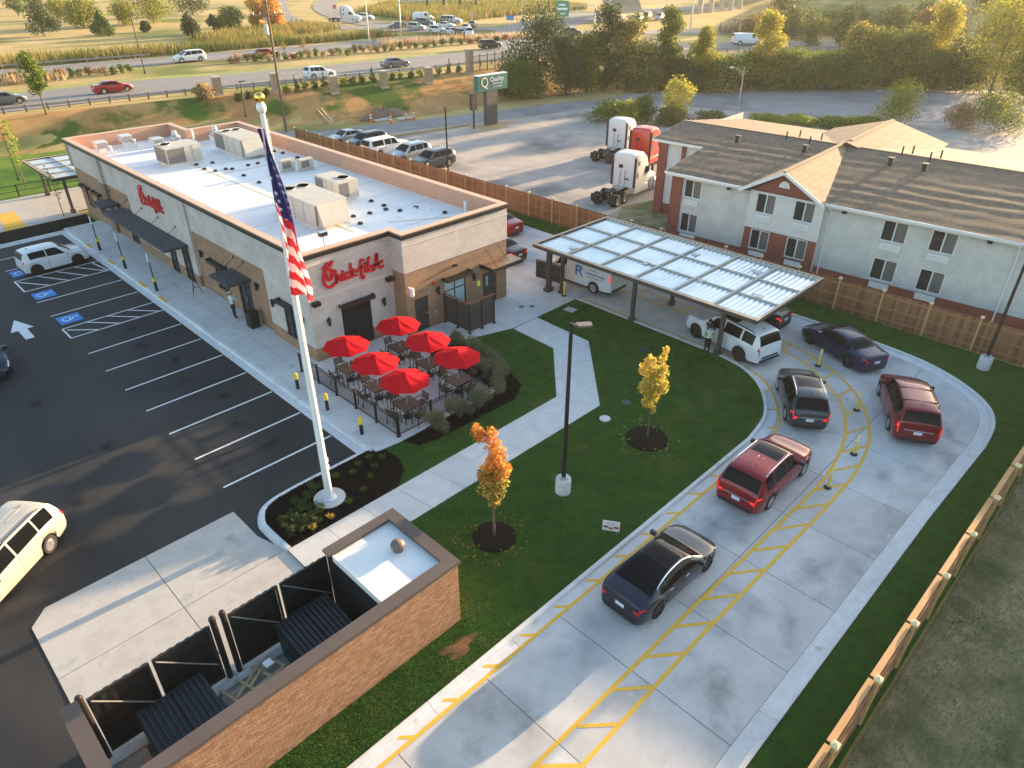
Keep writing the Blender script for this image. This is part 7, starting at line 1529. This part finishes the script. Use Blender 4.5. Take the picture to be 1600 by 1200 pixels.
# --- highway median planting and bank-top shrubs
MSG = 'shrubs in the highway median'
random.seed(21); k = 0
for px in list(range(8, 240, 13))+list(range(362, 640, 12))+list(range(650, 800, 14)):
    if 215 < px < 250: continue
    py = 129-(px)*.081 if px < 640 else 77-(px-640)*.105; m = random.choice(['olive', 'mid', 'dark', 'rust', 'mid', 'red', 'tan']); k += 1
    g = G(px, py+random.uniform(-2, 2), 3.03); rr = random.uniform(.6, 1.05)
    tree('%s %s shrub from the left in the highway median' % (nth('ms'+m), {'olive': 'olive', 'mid': 'green', 'dark': 'dark green', 'rust': 'rust brown', 'red': 'red', 'tan': 'tan'}[m]), 'shrub', g.x, g.y, 3.02, random.uniform(.9, 1.6), rr, LM[m], 'round', 330, .22, .03, .02, MSG, name='shrub', seed=k)
BG = 'shrubs along the bank top'
k = 0
for px in range(372, 735, 15):
    if any(abs(px-q) < 9 for q in (432, 522, 600, 670, 734)): continue
    k += 1; py = 150-(px-372)*.108; g = G(px, py, 3.); con = k in (6, 13, 19, 9)
    tree(nth('bk%d' % con)+(' dark upright evergreen' if con else ' round pale green shrub')+' from the left between the stone pillars', 'shrub', g.x, g.y, h1(g.x, g.y)-.05, 2.3 if con else random.uniform(.9, 1.3), .65 if con else random.uniform(.5, .75), LM['dark' if con else random.choice(('mid', 'lime', 'olive'))], 'cone' if con else 'round', 420, .2, .03, .02, BG, name='shrub', seed=k)
g = G(325, 163, 2.2); tree('large tan ornamental grass clump on the bank', 'plant', g.x, g.y, h1(g.x, g.y), 1.9, 1.5, LM['tan'], 'round', 1500, .3, .05, .02, name='shrub', extra=(LM['gold'], .3))
for px, hgt, lab in ((445, 2.4, 'bare rusty sapling left in the median'), (585, 3.2, 'bare rusty sapling near the white pole'), (607, 3.2, 'second bare sapling near the signal mast'), (632, 3.8, 'rusty sapling before the signal mast'), (475, 2.3, 'small bare sapling in the median')):
    g = G(px, 86-(px-445)*.085, 3.03); tree(lab, 'tree', g.x, g.y, 3.02, hgt, .9, LM['rust'], 'round', 170, .2, .05, .35, 'bare saplings in the median')
# reeds and rough grass
REED = M('reed', (.20, .17, .045), (.36, .28, .09), rough=.9, scale=.25, detail=4, isl=.45, trans=.35, spec=.1, c3=(.11, .15, .03), scale3=.12, lo3=.45, hi3=.6)
def reeds(poly, dens, h, w, label, mat=REED, zf=None): return blades('reeds', poly, dens, h, w, 3.0, mat, label, zf=zf or (lambda x, y: hz(x, y)), lean=.35)
reeds([(10, 139.5), (52, 138), (90, 136.3), (104, 138), (100, 142), (78, 143), (52, 146), (10, 150)], 8, 1.7, .22, 'tall golden reeds along the far side of the highway')
reeds([(70, 146), (84, 150), (100, 165), (92, 172), (80, 168), (66, 158)], 6, 1.6, .25, 'golden reeds curving round the field corner')
reeds([(92, 152), (104, 160), (102, 176), (94, 174), (88, 163)], 7, 1.5, .25, 'green reeds beside the ramp')
reeds([(128, 150), (150, 158), (200, 163), (215, 190), (170, 230), (135, 200)], 3, 1.8, .4, 'rough grass behind the junction queue')
TANG = M('fountain_grass', (.42, .30, .16), (.55, .40, .22), rough=.9, scale=.5, isl=.5, trans=.4)
reeds([(88, 121.5), (105, 119), (122, 112), (124, 115), (106, 123), (88, 125)], 8, 1.3, .2, 'tan fountain grass in the median', TANG)
reeds([(10, 121), (32, 120), (32, 124), (10, 125)], 7, 1.3, .2, 'pale fountain grass at the left of the median', TANG)
reeds([(158, 92), (166, 84), (172, 66), (190, 50), (200, 60), (186, 80), (176, 95)], 3, 2.2, .5, 'brown scrub on the slope by the overpass', M('scrub', (.17, .13, .075), (.26, .2, .12), rough=.95, scale=.2, isl=.5, trans=.25))
# wooded slope at the upper right
WG = 'trees on the far slope'
random.seed(5)
for i in range(34):
    px = 1180+i*13.5+random.uniform(-6, 6); py = random.uniform(6, 46); g = G(px, py, 6.); x, y = g.x, g.y; zz = h1(x, y)
    m = random.choice(('dark', 'olive', 'mid', 'olive', 'rust'))
    tree('%s %s tree from the left on the hazy far slope' % (nth('fs'+m), {'dark': 'dark', 'olive': 'olive', 'mid': 'green', 'rust': 'rusty'}[m]), 'tree', x, y, zz-.3, random.uniform(5, 8), random.uniform(2.6, 4.2), LM[m], 'round', 1000, .6, .15, .04, WG, seed=i)
# tufts along the lot edge, weeds by the kerb
blades('lot_weeds', [(42, 52), (43.2, 52), (43.2, 74), (42, 74)], 30, .25, .05, .0, DRYB, 'dry weeds along the foot of the wooden fence')
# ================================================================ highway furniture and far structures
GALV = M('guardrail_steel', (.36, .35, .33), rough=.5, metal=.5); PWOOD = M('pole_wood', (.13, .085, .06), (.17, .115, .08), rough=.9, scale=3)
def guard(pl, lab, z=3.0, step=2.2):
    l = smooth_line(pl, 4); t = thing('guardrail', lab, 'guardrail', (l[0][0], l[0][1], z)); o = Vector((l[0][0], l[0][1]))
    pts = [(p[0]-o.x, p[1]-o.y) for p in l]
    prof = [(.0, .42), (.05, .47), (.0, .53), (.05, .60), (.0, .66)]
    MB().grid([[(q[0], q[1], zz) for q in offset_line(pts, -.08+d)] for d, zz in prof]+[[(q[0], q[1], zz) for q in offset_line(pts, -.10+d)] for d, zz in reversed(prof)]).build('rail', GALV, t)
    me = MB().box(-.08, .08, -.08, .08, -.4, .74).mesh('post', PWOOD)
    for p in walk_line(pts, step, .3): link('post', me, t, loc=(p.x, p.y, 0))
guard([(-30, 99.2), (18, 98.6), (47, 95.2), (66, 92.2), (90, 90)], 'long guardrail on timber posts along the near edge of the highway')
guard([(-30, 140.3), (20, 139.4), (50, 137)], 'guardrail along the far edge of the highway ending by the white minivan')
guard([(125, 74.5), (140, 63.5), (160, 43), (185, 14)], 'guardrail beyond the tree belt on the right')
STN = brickmat('pillar_stone', (.33, .22, .14), (.42, .30, .20), (.22, .16, .11), bw=.45, bh=.22, ms=.02)
CAPS = M('pillar_cap', (.46, .37, .28), rough=.85)
for i, (px, py) in enumerate(((342, 148), (432, 141), (522, 138), (600, 130), (670, 123), (734, 113))):
    g = G(px, py, 3.); t = thing('stone_pillar', ('first', 'second', 'third', 'fourth', 'fifth', 'sixth')[i]+' stone pillar from the left along the bank top', 'pillar', (g.x, g.y, h1(g.x, g.y)-.1), R(-7), 'stone pillars along the bank top')
    hh = 2.1 if i < 5 else 3.4
    MB().box(-.45, .45, -.45, .45, 0, hh).build('shaft', STN, t); MB().box(-.55, .55, -.55, .55, hh, hh+.16).build('cap', CAPS, t); MB().box(-.5, .5, -.5, .5, 0, .3).build('plinth', CAPS, t)
a = G(738, 112, 3.); b = G(796, 104, 3.); t = thing('iron_fence', 'black iron fence between the last stone pillar and the trees', 'fence', (a.x, a.y, 2.9)); d = Vector((b.x-a.x, b.y-a.y, 0))
for zz in (.2, 2.2): MB().bar(Vector((0, 0, zz)), d+Vector((0, 0, zz)), .05).build('rail', BLK, t)
for i in range(6): p = d*(i/5); MB().box(p.x-.05, p.x+.05, p.y-.05, p.y+.05, 0, 2.5).build('post', BLK, t)
for i in range(40): p = d*((i+.5)/40); MB().box(p.x-.015, p.x+.015, p.y-.015, p.y+.015, .2, 2.3).build('bar', BLK, t)
# utility pole with cross arms, transformer and a street light
t = thing('utility_pole', 'tall wooden utility pole with cross arm and transformer behind the restaurant', 'utility pole', (43.3, 81.2, 0))
MB().cyl((0, 0, -.3), (0, 0, 17.5), .17, .11, n=12).build('pole', PWOOD, t, smooth=40)
MB().box(-1.9, 1.9, -.07, .07, 12.5, 12.65).box(-1.4, 1.4, -.07, .07, 16.3, 16.45).build('crossarm', PWOOD, t)
for x in (-1.7, -.9, .9, 1.7): MB().cyl((x, 0, 12.65), (x, 0, 12.9), .05, n=6).build('insulator', STEEL, t)
MB().cyl((-.45, 0, 10.6), (-.45, 0, 11.6), .24, n=12).build('transformer', STEEL, t)
MB().tube([(0, 0, 8.0), (.8, -.4, 8.5), (1.7, -.8, 8.6)], .04, 6).box(1.6, 2.2, -1.0, -.7, 8.52, 8.64).build('street_light', STEEL, t)
for zz in (12.8, 16.5):
    for dy in (-1.6, 0, 1.6):
        pass
# black slim poles
def slim(px, py, z, h, lab, m=BLK, r=.09, arm=None, nm='lamp_post'):
    g = G(px, py, z); t = thing(nm, lab, 'lamp post', (g.x, g.y, z)); MB().cyl((0, 0, 0), (0, 0, h), r, r*.6, n=10).build('pole', m, t); MB().cyl((0, 0, 0), (0, 0, .3), r*2, n=10).build('base', m, t)
    if arm:
        MB().tube([(0, 0, h-1.1), (arm[0]*.5, arm[1]*.5, h-.1), (arm[0], arm[1], h)], r*.45, 6).tube([(0, 0, h-.6), (arm[0]*.7, arm[1]*.7, h-.06)], r*.3, 5).build('arm', m, t); MB().box(arm[0]-.35, arm[0]+.35, arm[1]-.14, arm[1]+.14, h-.05, h+.08).build('lamp_head', m, t)
    else: MB().box(-.1, .6, -.15, .15, h-.05, h+.06).build('lamp_head', m, t)
    return t
slim(227, 115, 3., 12., 'tall black lamp post in the highway median')
slim(385, 182, 1.2, 4.0, 'short black lamp post on the bank behind the parapet')
GREYP = M('pole_grey', (.33, .33, .30), rough=.6)
slim(1150, 187, 0., 6.3, 'grey street lamp with bracket arm behind the hotel', GREYP, .1, (-1.6, .9))
slim(577, 66, 3., 13, 'pale tall lamp pole at the junction', STEEL, .13)
slim(856, 42, 3., 14, 'dark slim pole behind the tree belt', BLK, .09); slim(816, 45, 3., 14, 'pale pole above the tall dark tree', STEEL, .14)
slim(1038, 52, 3., 14, 'pale pole right of the far cars', STEEL, .14)
# signal masts
SIG = M('signal_black', (.02, .02, .02), rough=.6); SIGY = M('signal_yellow', (.55, .40, .04), rough=.6)
def mast(px, py, h, arm, lab, m=STEEL, nl=4):
    g = G(px, py, 3.); t = thing('signal_mast', lab, 'traffic signal', (g.x, g.y, 3.)); a_ = Vector((arm[0], arm[1], 0))
    MB().cyl((0, 0, 0), (0, 0, h), .2, .15, n=10).build('pole', m, t); MB().cyl((0, 0, h-.5), a_+Vector((0, 0, h+.1)), .13, .08, n=8).build('arm', m, t)
    for i in range(nl):
        p = a_*(.35+.62*i/(nl-1)); s = MB().box(p.x-.2, p.x+.2, p.y-.2, p.y+.2, h-1.2, h-.1).build('signal_head', SIG, t)
mast(627, 57, 7.0, (15.5, -8), 'long signal mast over the junction queue')
mast(953, 42, 7.4, (8.5, 3.0), 'pale signal mast rising above the tree tops', M('mast_pale', (.62, .6, .56), rough=.5))
mast(1078, 49, 9.5, (-24, 18), 'tall signal gantry left of the overpass piers', STEEL)
# guide sign
g = G(895, 42, 3.); t = thing('guide_sign', 'green overhead guide sign on a pale steel truss', 'road sign', (g.x, g.y, 3.)); SGR = M('guide_green', (.01, .22, .12), rough=.5)
ex_ = Vector((1, -1.1, 0)).normalized(); a0 = -ex_*4.2; b0 = ex_*5.2
MB().cyl(b0, b0+Vector((0, 0, 4.8)), .18, n=8).build('post', STEEL, t)
for zz in (3.2, 4.6): MB().bar(a0+Vector((0, 0, zz)), b0+Vector((0, 0, zz)), .14).build('truss_bar', STEEL, t)
for i in range(7): p = a0.lerp(b0, i/6); q = a0.lerp(b0, min(1, (i+.5)/6)); MB().bar(p+Vector((0, 0, 3.2)), q+Vector((0, 0, 4.6)), .08).build('truss_brace', STEEL, t)
nrm = Vector((-ex_.y, ex_.x, 0)); nrm = -nrm if nrm.dot(cF) > 0 else nrm
c0_ = a0+ex_*1.4+nrm*.25+Vector((0, 0, 3.9)); MB().bar(c0_-ex_*1.7, c0_+ex_*1.7, .06, 3.4).build('panel', SGR, t)
mg = Matrix((ex_, Vector((0, 0, 1)), nrm)).transposed().to_4x4()
for wd_, dz, th in ((.8, .9, .4), (1.3, .0, .5), (.45, -1.0, .25)): MB().bar(c0_-ex_*wd_+nrm*.06+Vector((0, 0, dz)), c0_+ex_*wd_+nrm*.06+Vector((0, 0, dz)), .02, th).build('legend', SW, t)
MB().add([tuple(c0_+nrm*.08+ex_*u+Vector((0, 0, v))) for u, v in ((.4, -.7), (.4, -1.3), (.9, -1.0))], [(0, 1, 2)]).build('arrow', SW, t)
for px, py, c, w, lab in ((524, 14, (.5, .08, .05), .5, 'small red road sign on the far verge'), (739, 28, (.62, .3, .28), .45, 'small pink and white road sign by the junction'), (797, 34, (.05, .25, .5), .9, 'small blue road sign at the far verge'), (1043, 22, (.7, .7, .7), .7, 'small white road sign near the overpass'), (638, 36, (.6, .15, .12), .4, 'small red sign beside the signal mast')):
    g = G(px, py+10, 3.); t = thing('road_sign', lab, 'road sign', (g.x, g.y, 3.), R(-45)); MB().cyl((0, 0, 0), (0, 0, 2.6), .05, n=6).build('post', STEEL, t); MB().box(-w, w, -.1, -.06, 1.7, 2.7).build('panel', M('sign_%d' % px, c, rough=.5), t)
g = G(1041, 6, 3.); 
# overpass: piers, deck and abutment
OV = M('overpass_concrete', (.42, .38, .33), (.5, .46, .40), rough=.85, scale=.4, detail=6)
t = thing('overpass', 'pale concrete highway overpass on round piers at the top of the picture', 'bridge', (G(1120, 16, 3.).x, G(1120, 16, 3.).y, 3.)); ox, oy = t.location.x, t.location.y
for px, py in ((1093, 21), (1110, 19), (1126, 17), (1141, 16), (1155, 14)):
    g = G(px, py, 3.); MB().cyl((g.x-ox, g.y-oy, -.3), (g.x-ox, g.y-oy, 9.0), .75, n=14).build('pier', OV, t)
dd = (G(1155, 14, 3.)-G(1093, 21, 3.)).normalized(); dv = Vector((dd.x, dd.y, 0)); nv = Vector((-dv.y, dv.x, 0))
MB().bar(-dv*70+Vector((0, 0, 9.7)), dv*90+Vector((0, 0, 9.7)), 13, 1.4).build('deck', OV, t); 
for s in (-1, 1): MB().bar(-dv*70+nv*s*6.3+Vector((0, 0, 10.9)), dv*90+nv*s*6.3+Vector((0, 0, 10.9)), .3, 1.0).build('parapet', OV, t)
g = G(945, 34, 3.); MB().prism([(g.x-ox-3, g.y-oy-6), (g.x-ox+16, g.y-oy+2), (g.x-ox+22, g.y-oy+16), (g.x-ox+2, g.y-oy+9)], 0, .1).build('abutment_base', OV, t)
MB().add([(g.x-ox-3, g.y-oy-5, 0), (g.x-ox+14, g.y-oy-3, 0), (g.x-ox+30, g.y-oy+14, 8.6), (g.x-ox+14, g.y-oy+16, 8.6)], [(0, 1, 2, 3)]).build('abutment_slope', OV, t)
# road works by the back drive
CONE = M('cone_orange', (.62, .13, .03), rough=.55)
for i, (px, py) in enumerate(((580, 190), (596, 183), (611, 193), (635, 189), (647, 187))):
    g = G(px, py); t = thing('traffic_drum', ('first', 'second', 'third', 'fourth', 'fifth')[i]+' orange and white channeliser from the left by the back drive', 'traffic cone', (g.x, g.y, max(.01, h1(g.x, g.y))), group='orange channelisers by the back drive')
    MB().lathe([(.3, 0), (.3, .06), (.14, .08), (.11, 1.15), (.06, 1.2), (0, 1.2)], (0, 0, 0), 12).build('body', CONE, t, smooth=40)
    for z0 in (.4, .75): MB().lathe([(.137, z0), (.132, z0+.16)], (0, 0, 0), 12).build('band', WHITE, t)
heap('soil_pile', 57.2, 80.6, 3.6, 1.5, .9, M('soil', (.15, .105, .075), (.22, .16, .115), rough=1, scale=2, bump=1, bscale=8), z=h1(57.2, 80.6)-.1, label='heap of brown soil beside the orange channelisers', cat='soil', seed=4)
for px, py, lab in ((597, 188, 'left pale slab lying by the soil heap'), (633, 186, 'right dark slab lying by the channelisers')):
    g = G(px, py); MB().prism([(-1.3, -.5), (1.2, -.6), (1.4, .4), (-1.0, .6)], 0, .15, bottom=True).build('cover_slab', PADC, label=lab, cat='slab', loc=(g.x, g.y, h1(g.x, g.y)+.01))
for (a, b), lab in ((((497, 176), (518, 193)), 'left long timber lying on the bank'), (((503, 175), (521, 191)), 'right long timber lying on the bank')):
    p = G(*a, .8); q = G(*b, .2); p.z = h1(p.x, p.y)+.06; q.z = h1(q.x, q.y)+.06; o_ = p.copy(); MB().bar(p-o_, q-o_, .18, .1).build('timber', WOOD, label=lab, cat='timber', loc=o_)
p = G(612, 214); q = G(735, 196); MB().bar(Vector((0, 0, .1)), Vector((q.x-p.x, q.y-p.y, .1)), .22, .2).build('kerb_log', M('yellow_kerb', (.45, .33, .12), (.38, .28, .12), rough=.9, scale=2), label='long yellow painted kerb edging the back lot drive', cat='kerb', loc=(p.x, p.y, 0))
g = G(1270, 137); MB().box(-2.2, 2.2, -.9, .9, 0, .5).box(-1.0, .2, -.5, .5, .5, .8).build('tarpaulin', M('tarp', (.03, .09, .28), rough=.6), label='blue tarpaulin covered pile at the foot of the tree belt', cat='tarpaulin', loc=(g.x, g.y, 0), rz=R(-45))
t = thing('message_sign', 'dark blue sign panel in the thicket at the edge of the lot', 'sign', (*G(953, 140)[:2], 0), R(-45)); MB().box(-1.4, 1.4, -.1, .1, 1.2, 2.8).build('panel', M('panel_teal', (.03, .10, .13), rough=.5), t)
for x in (-1.1, 1.1): MB().box(x-.08, x+.08, -.08, .08, 0, 1.2).build('post', DARK, t)
t = thing('mail_panel', 'small dark box sign hanging left of the pylon sign', 'sign', (60.6, 66.6, 0)); MB().box(-.45, .45, -.2, .2, 2.2, 3.9).box(-.5, .5, -.25, .25, 3.9, 4.1).build('box', DARK, t); MB().box(-.08, .08, -.08, .08, 0, 2.2).build('post', DARK, t)
# ================================================================ people
def person(label, x, y, z, rz, joints, cols, split, hairc, cap=None, vest=False):
    """one skinned body; joints in metres, x forward, y left"""
    t = thing('person', label, 'person', (x, y, z), rz)
    names = list(joints); P = {n: Vector(joints[n][:3]) for n in names}
    E_ = [('pelvis', 'waist'), ('waist', 'chest'), ('chest', 'neck'), ('neck', 'head0'), ('head0', 'head'), ('head', 'crown')]
    for s in ('l', 'r'): E_ += [('pelvis', s+'hip'), (s+'hip', s+'knee'), (s+'knee', s+'ankle'), (s+'ankle', s+'toe'), ('chest', s+'sho'), (s+'sho', s+'elb'), (s+'elb', s+'wri'), (s+'wri', s+'hand')]
    me = bpy.data.meshes.new('body'); me.from_pydata([P[n] for n in names], [(names.index(a), names.index(b)) for a, b in E_], [])
    o = bpy.data.objects.new('body', me); COL.objects.link(o); o.modifiers.new('s', 'SKIN'); o.modifiers.new('u', 'SUBSURF').levels = 1
    for i, n in enumerate(names): r = joints[n][3]; me.skin_vertices[0].data[i].radius = r if isinstance(r, tuple) else (r, r)
    me.skin_vertices[0].data[names.index('pelvis')].use_root = True
    dg = bpy.context.evaluated_depsgraph_get(); m2 = bpy.data.meshes.new_from_object(o.evaluated_get(dg)); bpy.data.objects.remove(o)
    m2.materials.clear()
    for c in cols: m2.materials.append(c)
    for p in m2.polygons:
        p.use_smooth = True; c = p.center; p.material_index = split(c)
    b = link('body', m2, t)
    # five short fingers on each hand
    for s in ('l', 'r'):
        h = P[s+'hand']; w = P[s+'wri']; d = (h-w).normalized(); sd_ = d.cross(Vector((0, 0, 1))) if abs(d.z) < .9 else Vector((1, 0, 0)); sd_.normalize(); mb = MB()
        for k in range(4): q = h+sd_*(.03*(k-1.5)); mb.tube([q-d*.02, q+d*(.05-.006*abs(k-1.5)), q+d*.085+Vector((.008, 0, -.008))], [.010, .009, .006], 5)
        mb.tube([h-d*.05+sd_*.03, h-d*.01+sd_*.06, h+d*.03+sd_*.062], [.011, .010, .007], 5); mb.build('fingers', cols[2], b, smooth=True)
    hd = P['head']
    MB().lathe([(.103, -.02), (.108, .03), (.098, .085), (.06, .125), (0, .137)], tuple(hd+Vector((-.012, 0, .0))), 14).build('hair', hairc, t, smooth=True)
    f = MB()
    for sy in (-1, 1): f.lathe([(0, -.012), (.011, 0), (0, .012)], tuple(hd+Vector((.098, sy*.034, .0))), 8)
    f.build('eyes', BLK, b); MB().add([tuple(hd+Vector(v)) for v in ((.095, -.014, -.03), (.095, .014, -.03), (.125, 0, -.035), (.097, 0, .012))], [(0, 1, 2), (1, 3, 2), (3, 0, 2)]).build('nose', cols[2], b)
    MB().box(hd.x+.092, hd.x+.1, -.024, .024, hd.z-.068, hd.z-.06).build('mouth', M('lip', (.35, .12, .1), rough=.6), b)
    for sy in (-1, 1): MB().lathe([(0, -.03), (.016, 0), (0, .03)], tuple(hd+Vector((0, sy*.098, -.01))), 8).build('ear', cols[2], b)
    if cap: MB().lathe([(.112, 0), (.115, .05), (.095, .11), (0, .14)], tuple(hd+Vector((0, 0, .03))), 14).box(hd.x+.09, hd.x+.2, -.07, .07, hd.z+.03, hd.z+.045).build('cap', cap, t, smooth=40)
    if vest:
        HV = M('vest_band', (.62, .85, .35), rough=.5)
        for sy in (1, -1): MB().tube([(-.150, sy*.15, 1.40), (-.158, 0, 1.22), (-.15, -sy*.14, 1.05)], .022, 5).build('vest_band', HV, t)
        MB().tube([(-.15, -.16, 1.04), (-.158, 0, 1.03), (-.15, .16, 1.04)], .022, 5).build('vest_band', HV, t)
    return t
def std(lr=(0, 0), armL=None, armR=None):
    j = dict(pelvis=(0, 0, .95, (.13, .10)), waist=(0, 0, 1.08, (.125, .095)), chest=(.0, 0, 1.28, (.15, .11)), neck=(.0, 0, 1.44, .055), head0=(.015, 0, 1.50, .06), head=(.02, 0, 1.58, (.082, .095)), crown=(.015, 0, 1.67, .06))
    for s, sy, st in (('l', 1, lr[0]), ('r', -1, lr[1])):
        j[s+'hip'] = (0, sy*.10, .88, .095); j[s+'knee'] = (.02+st*.5, sy*.11, .48, .062); j[s+'ankle'] = (st, sy*.115, .09, .042); j[s+'toe'] = (st+.17, sy*.13, .035, .036)
        a = (armL if s == 'l' else armR) or ((0, sy*.25, 1.12), (.06, sy*.27, .88), (.09, sy*.27, .80))
        j[s+'sho'] = (0, sy*.185, 1.385, .066); j[s+'elb'] = (*a[0], .044); j[s+'wri'] = (*a[1], .032); j[s+'hand'] = (*a[2], .036)
    return j
SKIN = M('skin', (.42, .25, .17), rough=.55); SHIRT = M('pale_shirt', (.55, .60, .66), rough=.8); NAVYC = M('navy_cloth', (.02, .024, .035), rough=.85); BLKC = M('black_cloth', (.016, .016, .018), rough=.85); GREYC = M('grey_shirt', (.36, .39, .43), rough=.85); HAIRB = M('hair_dark', (.02, .014, .010), rough=.8); CAPG = M('cap_grey', (.45, .47, .5), rough=.8)
def sp1(c): return 2 if c.z > 1.46 or (abs(c.y) > .215 and c.z < 1.15) else (0 if c.z > .96 else (1 if c.z > .08 else 3))
def sp2(c): return 2 if c.z > 1.46 or (c.z < .84 and abs(c.y) > .22) else (0 if c.z > .98 else (1 if c.z > .08 else 3))
person('person in a pale shirt, dark trousers and cap reaching for the entrance door', 14.95, 37.7, WZ, R(10), std((.03, -.06), armR=((.10, -.27, 1.2), (.32, -.30, 1.22), (.40, -.30, 1.24))), [SHIRT, BLKC, SKIN, BLKC], sp1, HAIRB, CAPG)
person('person in dark clothes leaning towards the white car window', 31.55, 16.2, .075, R(-15), std((.12, -.08), armL=((.16, .22, 1.2), (.36, .14, 1.22), (.44, .12, 1.22)), armR=((.14, -.24, 1.16), (.34, -.16, 1.18), (.42, -.12, 1.2))), [NAVYC, BLKC, SKIN, BLKC], sp1, HAIRB)
person('person in a grey shirt with a crossed reflective harness by the canopy post', 30.95, 15.85, .075, R(40), std((-.03, .05), armR=((.08, -.26, 1.15), (.24, -.2, 1.05), (.31, -.17, 1.06))), [GREYC, BLKC, SKIN, BLKC], sp2, HAIRB, None, True)
# far pavement things beyond the car park
t = thing('chain_fence', 'low dark rail fence and posts by the far service lane', 'fence', (8, 74.2, 0))
for i in range(9): MB().box(i*2.5-.05, i*2.5+.05, -.05, .05, 0, 1.1).build('post', BLK, t)
for zz in (.5, 1.0): MB().box(0, 20, -.02, .02, zz, zz+.05).build('rail', BLK, t)
slim(30, 282, 0., 4.2, 'dark lamp post on the verge at the far left', BLK, .06)
# ================================================================ evening haze
hm = bpy.data.materials.new('haze'); hm.use_nodes = True; hn = hm.node_tree; hn.nodes.remove(hn.nodes['Principled BSDF'])
pv = hn.nodes.new('ShaderNodeVolumePrincipled'); pv.inputs['Color'].default_value = (.95, .93, .88, 1); pv.inputs['Density'].default_value = .00018; pv.inputs['Anisotropy'].default_value = .35
hn.links.new(pv.outputs[0], hn.nodes['Material Output'].inputs['Volume'])
MB().box(-720, 3020, -720, 3020, -1.2, 25).build('haze', hm, kind='stuff')
S.cycles.volume_bounces = 0; S.cycles.volume_step_rate = 4
